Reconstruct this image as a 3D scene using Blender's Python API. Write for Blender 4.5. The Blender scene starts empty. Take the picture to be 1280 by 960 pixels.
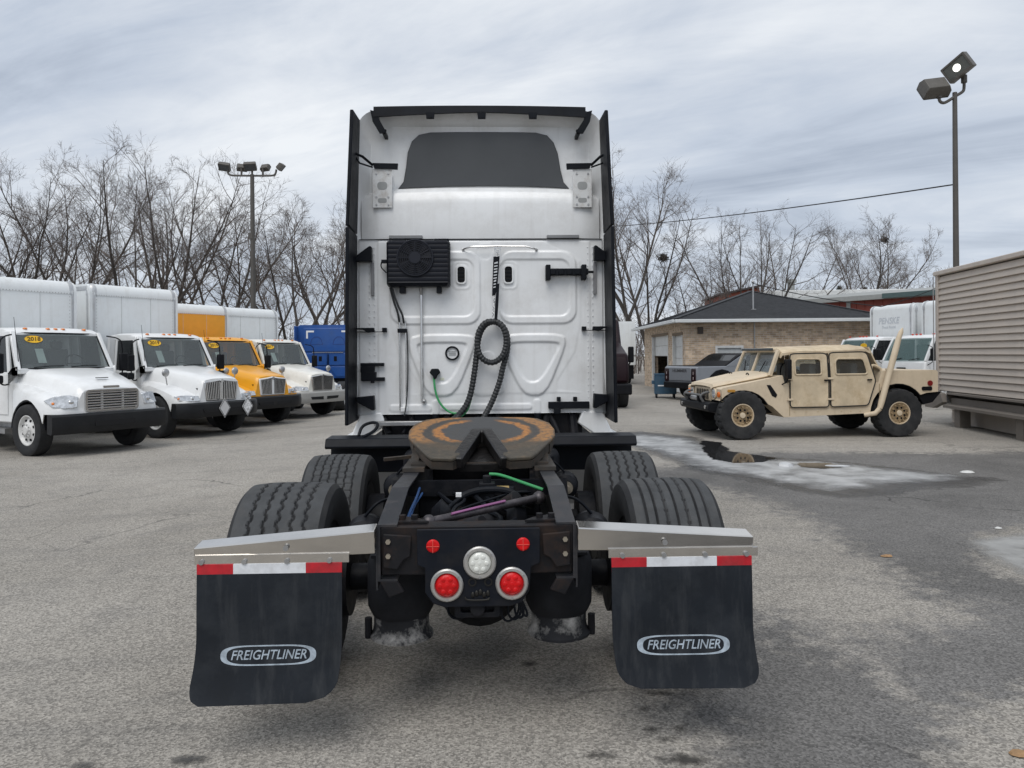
import bpy, bmesh, math, random
import numpy as np
from mathutils import Vector, Matrix, Euler

SC = bpy.context.scene
COL = SC.collection
R = math.radians
PI = math.pi

# ------------------------------------------------------------------ camera
cam_d = bpy.data.cameras.new('camera')
cam = bpy.data.objects.new('camera', cam_d)
COL.objects.link(cam)
cam.location = (0, 0, 1.76)
cam.rotation_euler = (R(90), R(0.45), 0)
cam_d.sensor_width = 36
cam_d.lens = 27.0
cam_d.shift_y = -0.0289
cam_d.clip_start = 0.05
cam_d.clip_end = 2000
SC.camera = cam
SC.cycles.max_bounces = 6
SC.cycles.diffuse_bounces = 3
SC.cycles.glossy_bounces = 3
SC.cycles.transparent_max_bounces = 8

# ------------------------------------------------------------------ world: overcast sky with streaked cloud
W = bpy.data.worlds.new('World')
SC.world = W
W.use_nodes = True
SUN_EL, SUN_AZ = 56, 197          # azimuth measured clockwise from +Y
def build_world():
    nt = W.node_tree
    N, L = nt.nodes, nt.links
    N.clear()
    out = N.new('ShaderNodeOutputWorld')
    bg = N.new('ShaderNodeBackground')
    bg.inputs['Strength'].default_value = 0.1
    sky = N.new('ShaderNodeTexSky')
    sky.sky_type = 'NISHITA'
    sky.sun_disc = False
    sky.sun_elevation = R(SUN_EL)
    sky.sun_rotation = R(SUN_AZ)
    sky.dust_density = 2.0
    tc = N.new('ShaderNodeTexCoord')
    sep = N.new('ShaderNodeSeparateXYZ')
    L.new(tc.outputs['Generated'], sep.inputs[0])
    def math_(op, a, b=None, clamp=False):
        m = N.new('ShaderNodeMath'); m.operation = op; m.use_clamp = clamp
        for i, q in enumerate((a, b)):
            if q is None: continue
            if isinstance(q, (int, float)): m.inputs[i].default_value = q
            else: L.new(q, m.inputs[i])
        return m.outputs[0]
    zc = math_('ADD', math_('ABSOLUTE', sep.outputs['Z']), 0.22)
    u = math_('DIVIDE', sep.outputs['X'], zc)
    v = math_('DIVIDE', sep.outputs['Y'], zc)
    comb = N.new('ShaderNodeCombineXYZ')
    L.new(u, comb.inputs[0]); L.new(v, comb.inputs[1])
    def layer(rot, sx, sy, scale, detail, rough, dist, loc):
        rt = N.new('ShaderNodeMapping'); rt.inputs['Rotation'].default_value = (0, 0, R(rot))
        L.new(comb.outputs[0], rt.inputs['Vector'])
        mp = N.new('ShaderNodeMapping')
        mp.inputs['Scale'].default_value = (sx, sy, 1)
        mp.inputs['Location'].default_value = loc
        L.new(rt.outputs[0], mp.inputs['Vector'])
        n = N.new('ShaderNodeTexNoise')
        n.inputs['Scale'].default_value = scale
        n.inputs['Detail'].default_value = detail
        n.inputs['Roughness'].default_value = rough
        n.inputs['Distortion'].default_value = dist
        L.new(mp.outputs[0], n.inputs['Vector'])
        return n.outputs['Fac']
    a = layer(-150, 0.46, 0.85, 0.9, 4, 0.5, 0.6, (12.6, 15.9, 0))
    b = layer(-158, 0.62, 1.5, 1.25, 7, 0.62, 0.9, (1.9, 6.1, 0))
    c3 = layer(-150, 0.8, 1.3, 3.2, 6, 0.6, 0.6, (4.4, 2.7, 0))
    c = math_('ADD', math_('ADD', math_('MULTIPLY', a, 0.52), math_('MULTIPLY', b, 0.36)), math_('MULTIPLY', c3, 0.12))
    ramp = N.new('ShaderNodeValToRGB')
    L.new(c, ramp.inputs[0])
    e = ramp.color_ramp.elements
    e[0].position = 0.33; e[0].color = (0.27, 0.325, 0.425, 1)
    e[1].position = 0.62; e[1].color = (0.92, 0.95, 0.985, 1)
    m1 = e.new(0.46); m1.color = (0.56, 0.625, 0.73, 1)
    # brightening towards the horizon (thin cloud seen edge-on), the same all round
    hz = math_('POWER', math_('SUBTRACT', 1.0, math_('ABSOLUTE', sep.outputs['Z']), True), 7.0)
    mixh = N.new('ShaderNodeMix'); mixh.data_type = 'RGBA'
    L.new(math_('MULTIPLY', hz, 0.5), mixh.inputs['Factor'])
    L.new(ramp.outputs[0], mixh.inputs[6])
    mixh.inputs[7].default_value = (0.80, 0.86, 0.93, 1)
    sc = N.new('ShaderNodeVectorMath'); sc.operation = 'SCALE'
    L.new(mixh.outputs[2], sc.inputs[0]); sc.inputs['Scale'].default_value = 10.0
    mix = N.new('ShaderNodeMix'); mix.data_type = 'RGBA'
    mix.inputs['Factor'].default_value = 0.94
    L.new(sky.outputs[0], mix.inputs[6]); L.new(sc.outputs[0], mix.inputs[7])
    L.new(mix.outputs[2], bg.inputs['Color'])
    L.new(bg.outputs[0], out.inputs[0])
build_world()

# ------------------------------------------------------------------ the veiled sun
sd = bpy.data.lights.new('sun', 'SUN')
sd.energy = 1.7
sd.angle = R(38)
sd.color = (1.0, 0.97, 0.93)
sun = bpy.data.objects.new('sun', sd)
COL.objects.link(sun)
az, el = R(SUN_AZ), R(SUN_EL)
to_sun = Vector((math.sin(az) * math.cos(el), math.cos(az) * math.cos(el), math.sin(el)))
sun.rotation_euler = to_sun.to_track_quat('Z', 'Y').to_euler()
sun.location = (0, -10, 30)

VS = SC.view_settings
VS.view_transform = 'Standard'
VS.look = 'None'
VS.exposure = 0.0
VS.gamma = 1.0
VS.use_curve_mapping = False

# ------------------------------------------------------------------ materials
MATS = {}
def pm(name, col, rough=0.5, metal=0.0, var=0.10, scale=5.0, bump=0.0, bscale=80.0, coat=0.0, dirt=None, spec=0.5, emit=0.0, rvar=0.0):
    """Principled material; object-space noise varies the colour; dirt=(colour, amount, scale)."""
    if name in MATS: return MATS[name]
    m = bpy.data.materials.new(name); m.use_nodes = True
    nt = m.node_tree; N, L = nt.nodes, nt.links
    b = N['Principled BSDF']
    b.inputs['Roughness'].default_value = rough
    b.inputs['Metallic'].default_value = metal
    b.inputs['Coat Weight'].default_value = coat
    b.inputs['Coat Roughness'].default_value = 0.08
    b.inputs['Specular IOR Level'].default_value = spec
    tc = N.new('ShaderNodeTexCoord')
    n = N.new('ShaderNodeTexNoise')
    n.inputs['Scale'].default_value = scale; n.inputs['Detail'].default_value = 6; n.inputs['Roughness'].default_value = 0.62
    L.new(tc.outputs['Object'], n.inputs['Vector'])
    ramp = N.new('ShaderNodeValToRGB')
    L.new(n.outputs['Fac'], ramp.inputs[0])
    ramp.color_ramp.elements[0].position = 0.3; ramp.color_ramp.elements[1].position = 0.7
    ramp.color_ramp.elements[0].color = (*[max(0, c * (1 - var)) for c in col], 1)
    ramp.color_ramp.elements[1].color = (*[min(1, c * (1 + var)) for c in col], 1)
    src = ramp.outputs[0]
    if dirt:
        dc, amt, ds = dirt
        n2 = N.new('ShaderNodeTexNoise')
        n2.inputs['Scale'].default_value = ds; n2.inputs['Detail'].default_value = 9; n2.inputs['Roughness'].default_value = 0.7
        L.new(tc.outputs['Object'], n2.inputs['Vector'])
        r2 = N.new('ShaderNodeValToRGB')
        L.new(n2.outputs['Fac'], r2.inputs[0])
        r2.color_ramp.elements[0].position = 0.47; r2.color_ramp.elements[0].color = (0, 0, 0, 1)
        r2.color_ramp.elements[1].position = 0.72; r2.color_ramp.elements[1].color = (amt, amt, amt, 1)
        mx = N.new('ShaderNodeMix'); mx.data_type = 'RGBA'
        L.new(r2.outputs[0], mx.inputs['Factor']); L.new(src, mx.inputs[6]); mx.inputs[7].default_value = (*dc, 1)
        src = mx.outputs[2]
        ad = N.new('ShaderNodeMath'); ad.operation = 'MULTIPLY_ADD'; ad.use_clamp = True
        L.new(r2.outputs[0], ad.inputs[0]); ad.inputs[1].default_value = 0.4; ad.inputs[2].default_value = rough
        L.new(ad.outputs[0], b.inputs['Roughness'])
    elif rvar:
        ad = N.new('ShaderNodeMath'); ad.operation = 'MULTIPLY_ADD'; ad.use_clamp = True
        L.new(n.outputs['Fac'], ad.inputs[0]); ad.inputs[1].default_value = rvar; ad.inputs[2].default_value = rough - rvar * 0.5
        L.new(ad.outputs[0], b.inputs['Roughness'])
    L.new(src, b.inputs['Base Color'])
    if bump:
        n3 = N.new('ShaderNodeTexNoise'); n3.inputs['Scale'].default_value = bscale; n3.inputs['Detail'].default_value = 4
        L.new(tc.outputs['Object'], n3.inputs['Vector'])
        bp = N.new('ShaderNodeBump'); bp.inputs['Strength'].default_value = bump; bp.inputs['Distance'].default_value = 0.01
        L.new(n3.outputs['Fac'], bp.inputs['Height']); L.new(bp.outputs[0], b.inputs['Normal'])
    if emit:
        b.inputs['Emission Color'].default_value = (*col, 1); b.inputs['Emission Strength'].default_value = emit
    MATS[name] = m
    return m

def add_streaks(m, col, amt, sx=7.0, sz=.55, lo=.52, hi=.78):
    """run-off grime: noise drawn out downwards, laid over the base colour"""
    nt = m.node_tree; N, L = nt.nodes, nt.links; b = N['Principled BSDF']
    src = b.inputs['Base Color'].links[0].from_socket
    tc = N.new('ShaderNodeTexCoord'); mp = N.new('ShaderNodeMapping'); mp.inputs['Scale'].default_value = (sx, sx, sz)
    n = N.new('ShaderNodeTexNoise'); n.inputs['Scale'].default_value = 1.6; n.inputs['Detail'].default_value = 8; n.inputs['Roughness'].default_value = .66
    L.new(tc.outputs['Object'], mp.inputs[0]); L.new(mp.outputs[0], n.inputs['Vector'])
    r = N.new('ShaderNodeValToRGB'); L.new(n.outputs['Fac'], r.inputs[0])
    r.color_ramp.elements[0].position = lo; r.color_ramp.elements[0].color = (0, 0, 0, 1)
    r.color_ramp.elements[1].position = hi; r.color_ramp.elements[1].color = (amt, amt, amt, 1)
    mx = N.new('ShaderNodeMix'); mx.data_type = 'RGBA'
    L.new(r.outputs[0], mx.inputs['Factor']); L.new(src, mx.inputs[6]); mx.inputs[7].default_value = (*col, 1)
    L.new(mx.outputs[2], b.inputs['Base Color'])
    return m

def glass_mat(name, tint, see=0.35, rough=0.03):
    """Tinted pane: partly see-through, mirror reflections on top."""
    if name in MATS: return MATS[name]
    m = bpy.data.materials.new(name); m.use_nodes = True
    nt = m.node_tree; N, L = nt.nodes, nt.links
    b = N['Principled BSDF']
    b.inputs['Base Color'].default_value = (*tint, 1)
    b.inputs['Roughness'].default_value = rough
    tr = N.new('ShaderNodeBsdfTransparent'); tr.inputs[0].default_value = (0.80, 0.86, 0.85, 1)
    mix = N.new('ShaderNodeMixShader'); mix.inputs[0].default_value = see
    L.new(b.outputs[0], mix.inputs[1]); L.new(tr.outputs[0], mix.inputs[2])
    L.new(mix.outputs[0], N['Material Output'].inputs[0])
    MATS[name] = m
    return m

# ------------------------------------------------------------------ mesh helpers
def rrect(x0, x1, y0, y1, r, n=5):
    pts = []
    for cx, cy, a0 in ((x1 - r, y1 - r, 0), (x0 + r, y1 - r, 90), (x0 + r, y0 + r, 180), (x1 - r, y0 + r, 270)):
        for i in range(n + 1):
            a = R(a0 + 90 * i / n)
            pts.append((cx + r * math.cos(a), cy + r * math.sin(a)))
    return pts

def circ(cx, cy, r, n=24, ry=None):
    ry = r if ry is None else ry
    return [(cx + r * math.cos(2 * PI * i / n), cy + ry * math.sin(2 * PI * i / n)) for i in range(n)]

def smooth_path(pts, it=3, closed=False):
    pts = [Vector(p) for p in pts]
    for _ in range(it):
        q = []
        m = len(pts)
        rng = range(m) if closed else range(m - 1)
        if not closed: q.append(pts[0])
        for i in rng:
            a, b = pts[i], pts[(i + 1) % m]
            q.append(a * .75 + b * .25); q.append(a * .25 + b * .75)
        if not closed: q.append(pts[-1])
        pts = q
    return pts

class MB:
    def __init__(s): s.v = []; s.f = []
    def add(s, vs, fs):
        o = len(s.v)
        s.v += [tuple(v) for v in vs]
        s.f += [tuple(i + o for i in f) for f in fs]
        return s
    def box(s, x0, x1, y0, y1, z0, z1):
        return s.add([(x0, y0, z0), (x1, y0, z0), (x1, y1, z0), (x0, y1, z0), (x0, y0, z1), (x1, y0, z1), (x1, y1, z1), (x0, y1, z1)],
                     [(0, 3, 2, 1), (4, 5, 6, 7), (0, 1, 5, 4), (1, 2, 6, 5), (2, 3, 7, 6), (3, 0, 4, 7)])
    def cbox(s, c, size, rot=(0, 0, 0)):
        M = Euler([R(a) for a in rot]).to_matrix()
        c = Vector(c); h = [q / 2 for q in size]
        vs = [c + M @ Vector((sx * h[0], sy * h[1], sz * h[2])) for sz in (-1, 1) for sx, sy in ((-1, -1), (1, -1), (1, 1), (-1, 1))]
        return s.add(vs, [(0, 3, 2, 1), (4, 5, 6, 7), (0, 1, 5, 4), (1, 2, 6, 5), (2, 3, 7, 6), (3, 0, 4, 7)])
    def bar(s, p0, p1, w, h):
        """rectangular bar between two points"""
        p0, p1 = Vector(p0), Vector(p1)
        d = (p1 - p0).normalized()
        up = Vector((0, 0, 1)) if abs(d.z) < 0.95 else Vector((0, 1, 0))
        sx = d.cross(up).normalized(); sz = sx.cross(d).normalized()
        vs = []
        for p in (p0, p1):
            for a, b in ((-1, -1), (1, -1), (1, 1), (-1, 1)): vs.append(p + sx * a * w / 2 + sz * b * h / 2)
        return s.add(vs, [(0, 3, 2, 1), (4, 5, 6, 7), (0, 1, 5, 4), (1, 2, 6, 5), (2, 3, 7, 6), (3, 0, 4, 7)])
    def cyl(s, p0, p1, r, r1=None, n=16, caps=True):
        return s.tube([p0, p1], [r, r if r1 is None else r1], n, caps)
    def tube(s, pts, r, n=8, caps=True, closed=False):
        pts = [Vector(p) for p in pts]; m = len(pts)
        rs = r if isinstance(r, (list, tuple)) else [r] * m
        vs, fs = [], []
        nrm = None
        for i, p in enumerate(pts):
            if closed: d = pts[(i + 1) % m] - pts[i - 1]
            else: d = pts[min(i + 1, m - 1)] - pts[max(i - 1, 0)]
            if d.length < 1e-9: d = Vector((0, 0, 1))
            d.normalize()
            if nrm is None:
                a = Vector((0, 0, 1)) if abs(d.z) < 0.9 else Vector((1, 0, 0))
                nrm = d.cross(a).normalized()
            else:
                nrm = nrm - d * nrm.dot(d)
                if nrm.length < 1e-6: nrm = d.orthogonal()
                nrm.normalize()
            bi = d.cross(nrm)
            for k in range(n):
                t = 2 * PI * k / n
                vs.append(p + (nrm * math.cos(t) + bi * math.sin(t)) * rs[i])
        for i in range(m if closed else m - 1):
            j = (i + 1) % m
            for k in range(n):
                l = (k + 1) % n
                fs.append((i * n + k, i * n + l, j * n + l, j * n + k))
        if caps and not closed:
            fs.append(tuple(range(n - 1, -1, -1))); fs.append(tuple((m - 1) * n + k for k in range(n)))
        return s.add(vs, fs)
    def lathe(s, prof, origin, axis='x', n=32, closed=False):
        """prof: (radius, height) pairs; axis x, y or z"""
        o = Vector(origin); vs, fs = [], []
        m = len(prof)
        for r, h in prof:
            for k in range(n):
                a = 2 * PI * k / n
                c_, s_ = r * math.cos(a), r * math.sin(a)
                vs.append(o + Vector({'x': (h, c_, s_), 'y': (s_, h, c_), 'z': (c_, s_, h)}[axis]))
        for i in range(m if closed else m - 1):
            j = (i + 1) % m
            for k in range(n):
                l = (k + 1) % n
                fs.append((i * n + k, i * n + l, j * n + l, j * n + k))
        if not closed:
            if prof[0][0] > 1e-4: fs.append(tuple(range(n - 1, -1, -1)))
            if prof[-1][0] > 1e-4: fs.append(tuple((m - 1) * n + k for k in range(n)))
        return s.add(vs, fs)
    def prism(s, poly, axis, a, b):
        """poly in (y,z) for axis x, (x,z) for axis y, (x,y) for axis z"""
        n = len(poly)
        def P(p, t): return {'x': (t, p[0], p[1]), 'y': (p[0], t, p[1]), 'z': (p[0], p[1], t)}[axis]
        vs = [P(p, a) for p in poly] + [P(p, b) for p in poly]
        fs = [tuple(range(n)), tuple(range(2 * n - 1, n - 1, -1))]
        fs += [(i, (i + 1) % n, n + (i + 1) % n, n + i) for i in range(n)]
        return s.add(vs, fs)
    def ring(s, outer, inner, axis, a, b):
        """flat frame: outer and inner outlines of equal point count"""
        n = len(outer)
        def P(p, t): return {'x': (t, p[0], p[1]), 'y': (p[0], t, p[1]), 'z': (p[0], p[1], t)}[axis]
        vs = [P(p, a) for p in outer] + [P(p, a) for p in inner] + [P(p, b) for p in outer] + [P(p, b) for p in inner]
        fs = []
        for i in range(n):
            j = (i + 1) % n
            fs += [(i, j, n + j, n + i), (2 * n + i, 3 * n + i, 3 * n + j, 2 * n + j), (i, 2 * n + i, 2 * n + j, j), (n + i, n + j, 3 * n + j, 3 * n + i)]
        return s.add(vs, fs)
    def loft(s, secs, caps=True, closed=True):
        n = len(secs[0]); vs = [p for q in secs for p in q]; fs = []
        for i in range(len(secs) - 1):
            for k in range(n if closed else n - 1):
                l = (k + 1) % n
                fs.append((i * n + k, i * n + l, (i + 1) * n + l, (i + 1) * n + k))
        if caps:
            fs.append(tuple(range(n - 1, -1, -1))); fs.append(tuple((len(secs) - 1) * n + k for k in range(n)))
        return s.add(vs, fs)
    def ball(s, c, r, n=10, m=6, sc=(1, 1, 1)):
        c = Vector(c); vs, fs = [], []
        for i in range(m + 1):
            t = PI * i / m
            for k in range(n):
                a = 2 * PI * k / n
                vs.append(c + Vector((r * sc[0] * math.sin(t) * math.cos(a), r * sc[1] * math.sin(t) * math.sin(a), r * sc[2] * math.cos(t))))
        for i in range(m):
            for k in range(n):
                l = (k + 1) % n
                fs.append((i * n + k, (i + 1) * n + k, (i + 1) * n + l, i * n + l))
        return s.add(vs, fs)
    def mesh(s, name, mat, smooth=35, fix=True):
        me = bpy.data.meshes.new(name)
        me.from_pydata(s.v, [], s.f)
        bm = bmesh.new(); bm.from_mesh(me)
        if fix:
            bmesh.ops.remove_doubles(bm, verts=bm.verts, dist=1e-5)
            bmesh.ops.recalc_face_normals(bm, faces=bm.faces)
        if smooth:
            sa = R(smooth)
            for f in bm.faces: f.smooth = True
            for e in bm.edges:
                if len(e.link_faces) == 2: e.smooth = e.calc_face_angle(0) < sa
                else: e.smooth = False
        bm.to_mesh(me); bm.free()
        if mat: me.materials.append(mat)
        return me
    def build(s, name, mat, parent=None, smooth=35, bevel=0, fix=True, seg=2):
        return link(name, s.mesh(name, mat, smooth, fix), parent, bevel, seg)

def link(name, me, parent=None, bevel=0, seg=2):
    o = bpy.data.objects.new(name, me); COL.objects.link(o)
    if parent is not None: o.parent = parent
    if bevel:
        md = o.modifiers.new('edge', 'BEVEL'); md.width = bevel; md.segments = seg; md.limit_method = 'ANGLE'; md.angle_limit = R(40)
        md.harden_normals = False
    return o

def tag(o, label=None, cat=None, group=None, kind=None):
    if label: o['label'] = label
    if cat: o['category'] = cat
    if group: o['group'] = group
    if kind: o['kind'] = kind
    return o

def thing(name, label, cat, loc=(0, 0, 0), rz=0.0, group=None):
    o = bpy.data.objects.new(name, None); COL.objects.link(o)
    o.empty_display_size = 0.3
    o.location = loc; o.rotation_euler = (0, 0, rz)
    return tag(o, label, cat, group)

def round_path(pts, r, n=4):
    """closed path with its corners rounded to radius r"""
    pts = [Vector(q) for q in pts]; out = []
    for i in range(len(pts)):
        a, b, c = pts[i - 1], pts[i], pts[(i + 1) % len(pts)]
        l1, l2 = (a - b).length, (c - b).length
        p1 = b + (a - b) * min(.45, r / max(l1, 1e-6)); p2 = b + (c - b) * min(.45, r / max(l2, 1e-6))
        for k in range(n + 1):
            t = k / n; out.append(p1 * (1 - t) ** 2 + b * 2 * t * (1 - t) + p2 * t * t)
    return out

def copy_tree(o, parent=None):
    c = o.copy(); COL.objects.link(c); c.parent = parent
    for ch in list(o.children): copy_tree(ch, c)
    return c

def text(name, s, size, mat, parent, loc, rot, ext=0.001, shear=0.0, bold=0.0, sx=1.0):
    cu = bpy.data.curves.new(name, 'FONT')
    cu.body = s; cu.size = size; cu.extrude = ext; cu.shear = shear; cu.offset = bold
    cu.align_x = 'CENTER'; cu.align_y = 'CENTER'; cu.resolution_u = 3
    t = bpy.data.objects.new(name, cu); COL.objects.link(t)
    bpy.context.view_layer.update()
    me = bpy.data.meshes.new_from_object(t.evaluated_get(bpy.context.evaluated_depsgraph_get()))
    bpy.data.objects.remove(t)
    me.materials.clear(); me.materials.append(mat)
    o = link(name, me, parent)
    o.location = loc; o.rotation_euler = rot; o.scale = (sx, 1, 1)
    return o

HC = 1.76
def ground_z(x, y):
    t = min(1, max(0, (-x - 2.2) / 4.5)); t = t * t * (3 - 2 * t)
    return -0.14 * t * (1 + 0.7 * min(1, max(0, (y - 14) / 10)))
def ground_pt(px, py, lift=0.0):
    """the ground point seen at a photograph pixel, used once to read distances off the picture"""
    py = py + (px - 640) * 0.0079
    y = HC * 960 / max(8, py - 443)
    x = (px - 640) / 960 * y
    return (x, y, ground_z(x, y) + lift)
# ================================================================== ground
WHITE_PAINT = pm('white paint', (0.78, 0.79, 0.79), 0.28, var=0.03, scale=1.5, coat=0.3, dirt=((0.42, 0.39, 0.35), 0.22, 2.5))
BLACK_PLASTIC = pm('black plastic', (0.0075, 0.008, 0.010), 0.5, var=0.2, scale=8, spec=.15)
RUBBER = pm('rubber', (0.024, 0.025, 0.027), 0.8, var=0.25, scale=7, bump=0.2, bscale=120, dirt=((0.075, 0.073, 0.07), 0.45, 5), spec=.3)
TREAD = pm('worn tread rubber', (0.060, 0.063, 0.066), 0.85, var=0.22, scale=9, bump=0.25, bscale=120, dirt=((0.11, 0.105, 0.10), 0.4, 6), spec=.3)
CHROME = pm('bright metal', (0.62, 0.62, 0.62), 0.22, 1.0, var=0.08, scale=6)
STEEL = pm('dull steel', (0.42, 0.42, 0.42), 0.42, 0.9, var=0.15, scale=9)

def asphalt_mat():
    m = bpy.data.materials.new('asphalt'); m.use_nodes = True
    nt = m.node_tree; N, L = nt.nodes, nt.links
    b = N['Principled BSDF']; b.inputs['Roughness'].default_value = 0.86
    b.inputs['Specular IOR Level'].default_value = 0.35
    tc = N.new('ShaderNodeTexCoord')
    def noise(scale, detail=5, rough=.6, dist=0):
        n = N.new('ShaderNodeTexNoise'); n.inputs['Scale'].default_value = scale; n.inputs['Detail'].default_value = detail
        n.inputs['Roughness'].default_value = rough; n.inputs['Distortion'].default_value = dist
        L.new(tc.outputs['Object'], n.inputs['Vector']); return n.outputs['Fac']
    def M(op, a, bb=None, cc=None, clamp=False):
        n = N.new('ShaderNodeMath'); n.operation = op; n.use_clamp = clamp
        for i, q in enumerate((a, bb, cc)):
            if q is None: continue
            if isinstance(q, (int, float)): n.inputs[i].default_value = q
            else: L.new(q, n.inputs[i])
        return n.outputs[0]
    def ramp(f, p0, c0, p1, c1):
        r = N.new('ShaderNodeValToRGB'); L.new(f, r.inputs[0])
        e = r.color_ramp.elements; e[0].position = p0; e[1].position = p1
        e[0].color = (*c0, 1) if not isinstance(c0, (int, float)) else (c0, c0, c0, 1)
        e[1].color = (*c1, 1) if not isinstance(c1, (int, float)) else (c1, c1, c1, 1)
        return r.outputs[0]
    def mix(f, a, bb, mode='MIX'):
        n = N.new('ShaderNodeMix'); n.data_type = 'RGBA'; n.blend_type = mode
        if isinstance(f, (int, float)): n.inputs['Factor'].default_value = f
        else: L.new(f, n.inputs['Factor'])
        for i, q in ((6, a), (7, bb)):
            if isinstance(q, tuple): n.inputs[i].default_value = (*q, 1)
            else: L.new(q, n.inputs[i])
        return n.outputs[2]
    big = noise(0.22, 5, .6, .4)
    worn = ramp(big, .35, (0.262, 0.243, 0.214), .65, (0.360, 0.336, 0.300))
    dark = ramp(noise(0.6, 5, .65, .5), .35, (0.115, 0.111, 0.106), .7, (0.190, 0.183, 0.175))
    at = N.new('ShaderNodeAttribute'); at.attribute_name = 'dark'
    edge = M('ADD', at.outputs['Fac'], M('MULTIPLY', M('SUBTRACT', M('ADD', M('MULTIPLY', noise(1.1, 6, .7), .5), M('MULTIPLY', noise(7, 4, .6), .5)), .5), 2.3))
    mask = ramp(edge, .30, 0.0, .70, 1.0)
    col = mix(mask, worn, dark)
    # blotches and tyre-dark traces
    col = mix(ramp(noise(1.6, 7, .72, .4), .50, 0.0, .74, 0.55), col, (0.17, 0.163, 0.153))
    mp = N.new('ShaderNodeMapping'); mp.inputs['Scale'].default_value = (0.16, 2.2, 1); mp.inputs['Rotation'].default_value = (0, 0, R(24))
    L.new(tc.outputs['Object'], mp.inputs['Vector'])
    ns = N.new('ShaderNodeTexNoise'); ns.inputs['Scale'].default_value = 1.2; ns.inputs['Detail'].default_value = 6
    L.new(mp.outputs[0], ns.inputs['Vector'])
    col = mix(ramp(ns.outputs['Fac'], .55, 0.0, .75, 0.28), col, (0.14, 0.136, 0.13))
    # aggregate
    vo = N.new('ShaderNodeTexVoronoi'); vo.inputs['Scale'].default_value = 90
    L.new(tc.outputs['Object'], vo.inputs['Vector'])
    stone = N.new('ShaderNodeSeparateColor'); L.new(vo.outputs['Color'], stone.inputs[0])
    col = mix(0.85, col, ramp(stone.outputs[0], .0, .50, 1., 1.48), 'MULTIPLY')
    col = mix(0.8, col, ramp(noise(65, 4, .8), .3, .66, .7, 1.30), 'MULTIPLY')
    # fine cracks
    vc = N.new('ShaderNodeTexVoronoi'); vc.feature = 'DISTANCE_TO_EDGE'; vc.inputs['Scale'].default_value = 0.42
    ds = N.new('ShaderNodeVectorMath'); ds.operation = 'ADD'
    nz = N.new('ShaderNodeTexNoise'); nz.inputs['Scale'].default_value = 1.4; nz.inputs['Detail'].default_value = 7
    L.new(tc.outputs['Object'], nz.inputs['Vector'])
    sc = N.new('ShaderNodeVectorMath'); sc.operation = 'SCALE'; sc.inputs['Scale'].default_value = 0.8
    L.new(nz.outputs['Color'], sc.inputs[0]); L.new(tc.outputs['Object'], ds.inputs[0]); L.new(sc.outputs[0], ds.inputs[1])
    L.new(ds.outputs[0], vc.inputs['Vector'])
    crack = M('MULTIPLY', ramp(vc.outputs['Distance'], .002, 1.0, .009, 0.0), ramp(noise(.33, 3), .52, 0.0, .62, .75))
    col = mix(crack, col, (0.035, 0.034, 0.033))
    L.new(col, b.inputs['Base Color'])
    bp = N.new('ShaderNodeBump'); bp.inputs['Strength'].default_value = 0.6; bp.inputs['Distance'].default_value = 0.006
    L.new(M('ADD', vo.outputs['Distance'], noise(40, 4, .7)), bp.inputs['Height'])
    L.new(bp.outputs[0], b.inputs['Normal'])
    return m

def poly_sdf(px, py, poly):
    """signed distance (inside positive) of arrays to a polygon"""
    d = np.full(px.shape, 1e9); ins = np.zeros(px.shape, bool)
    n = len(poly)
    for i in range(n):
        ax, ay = poly[i]; bx, by = poly[(i + 1) % n]
        ex, ey = bx - ax, by - ay
        t = np.clip(((px - ax) * ex + (py - ay) * ey) / (ex * ex + ey * ey + 1e-12), 0, 1)
        d = np.minimum(d, np.hypot(px - ax - t * ex, py - ay - t * ey))
        c = ((ay > py) != (by > py)) & (px < (bx - ax) * (py - ay) / (by - ay + 1e-12) + ax)
        ins ^= c
    return np.where(ins, d, -d)

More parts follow.
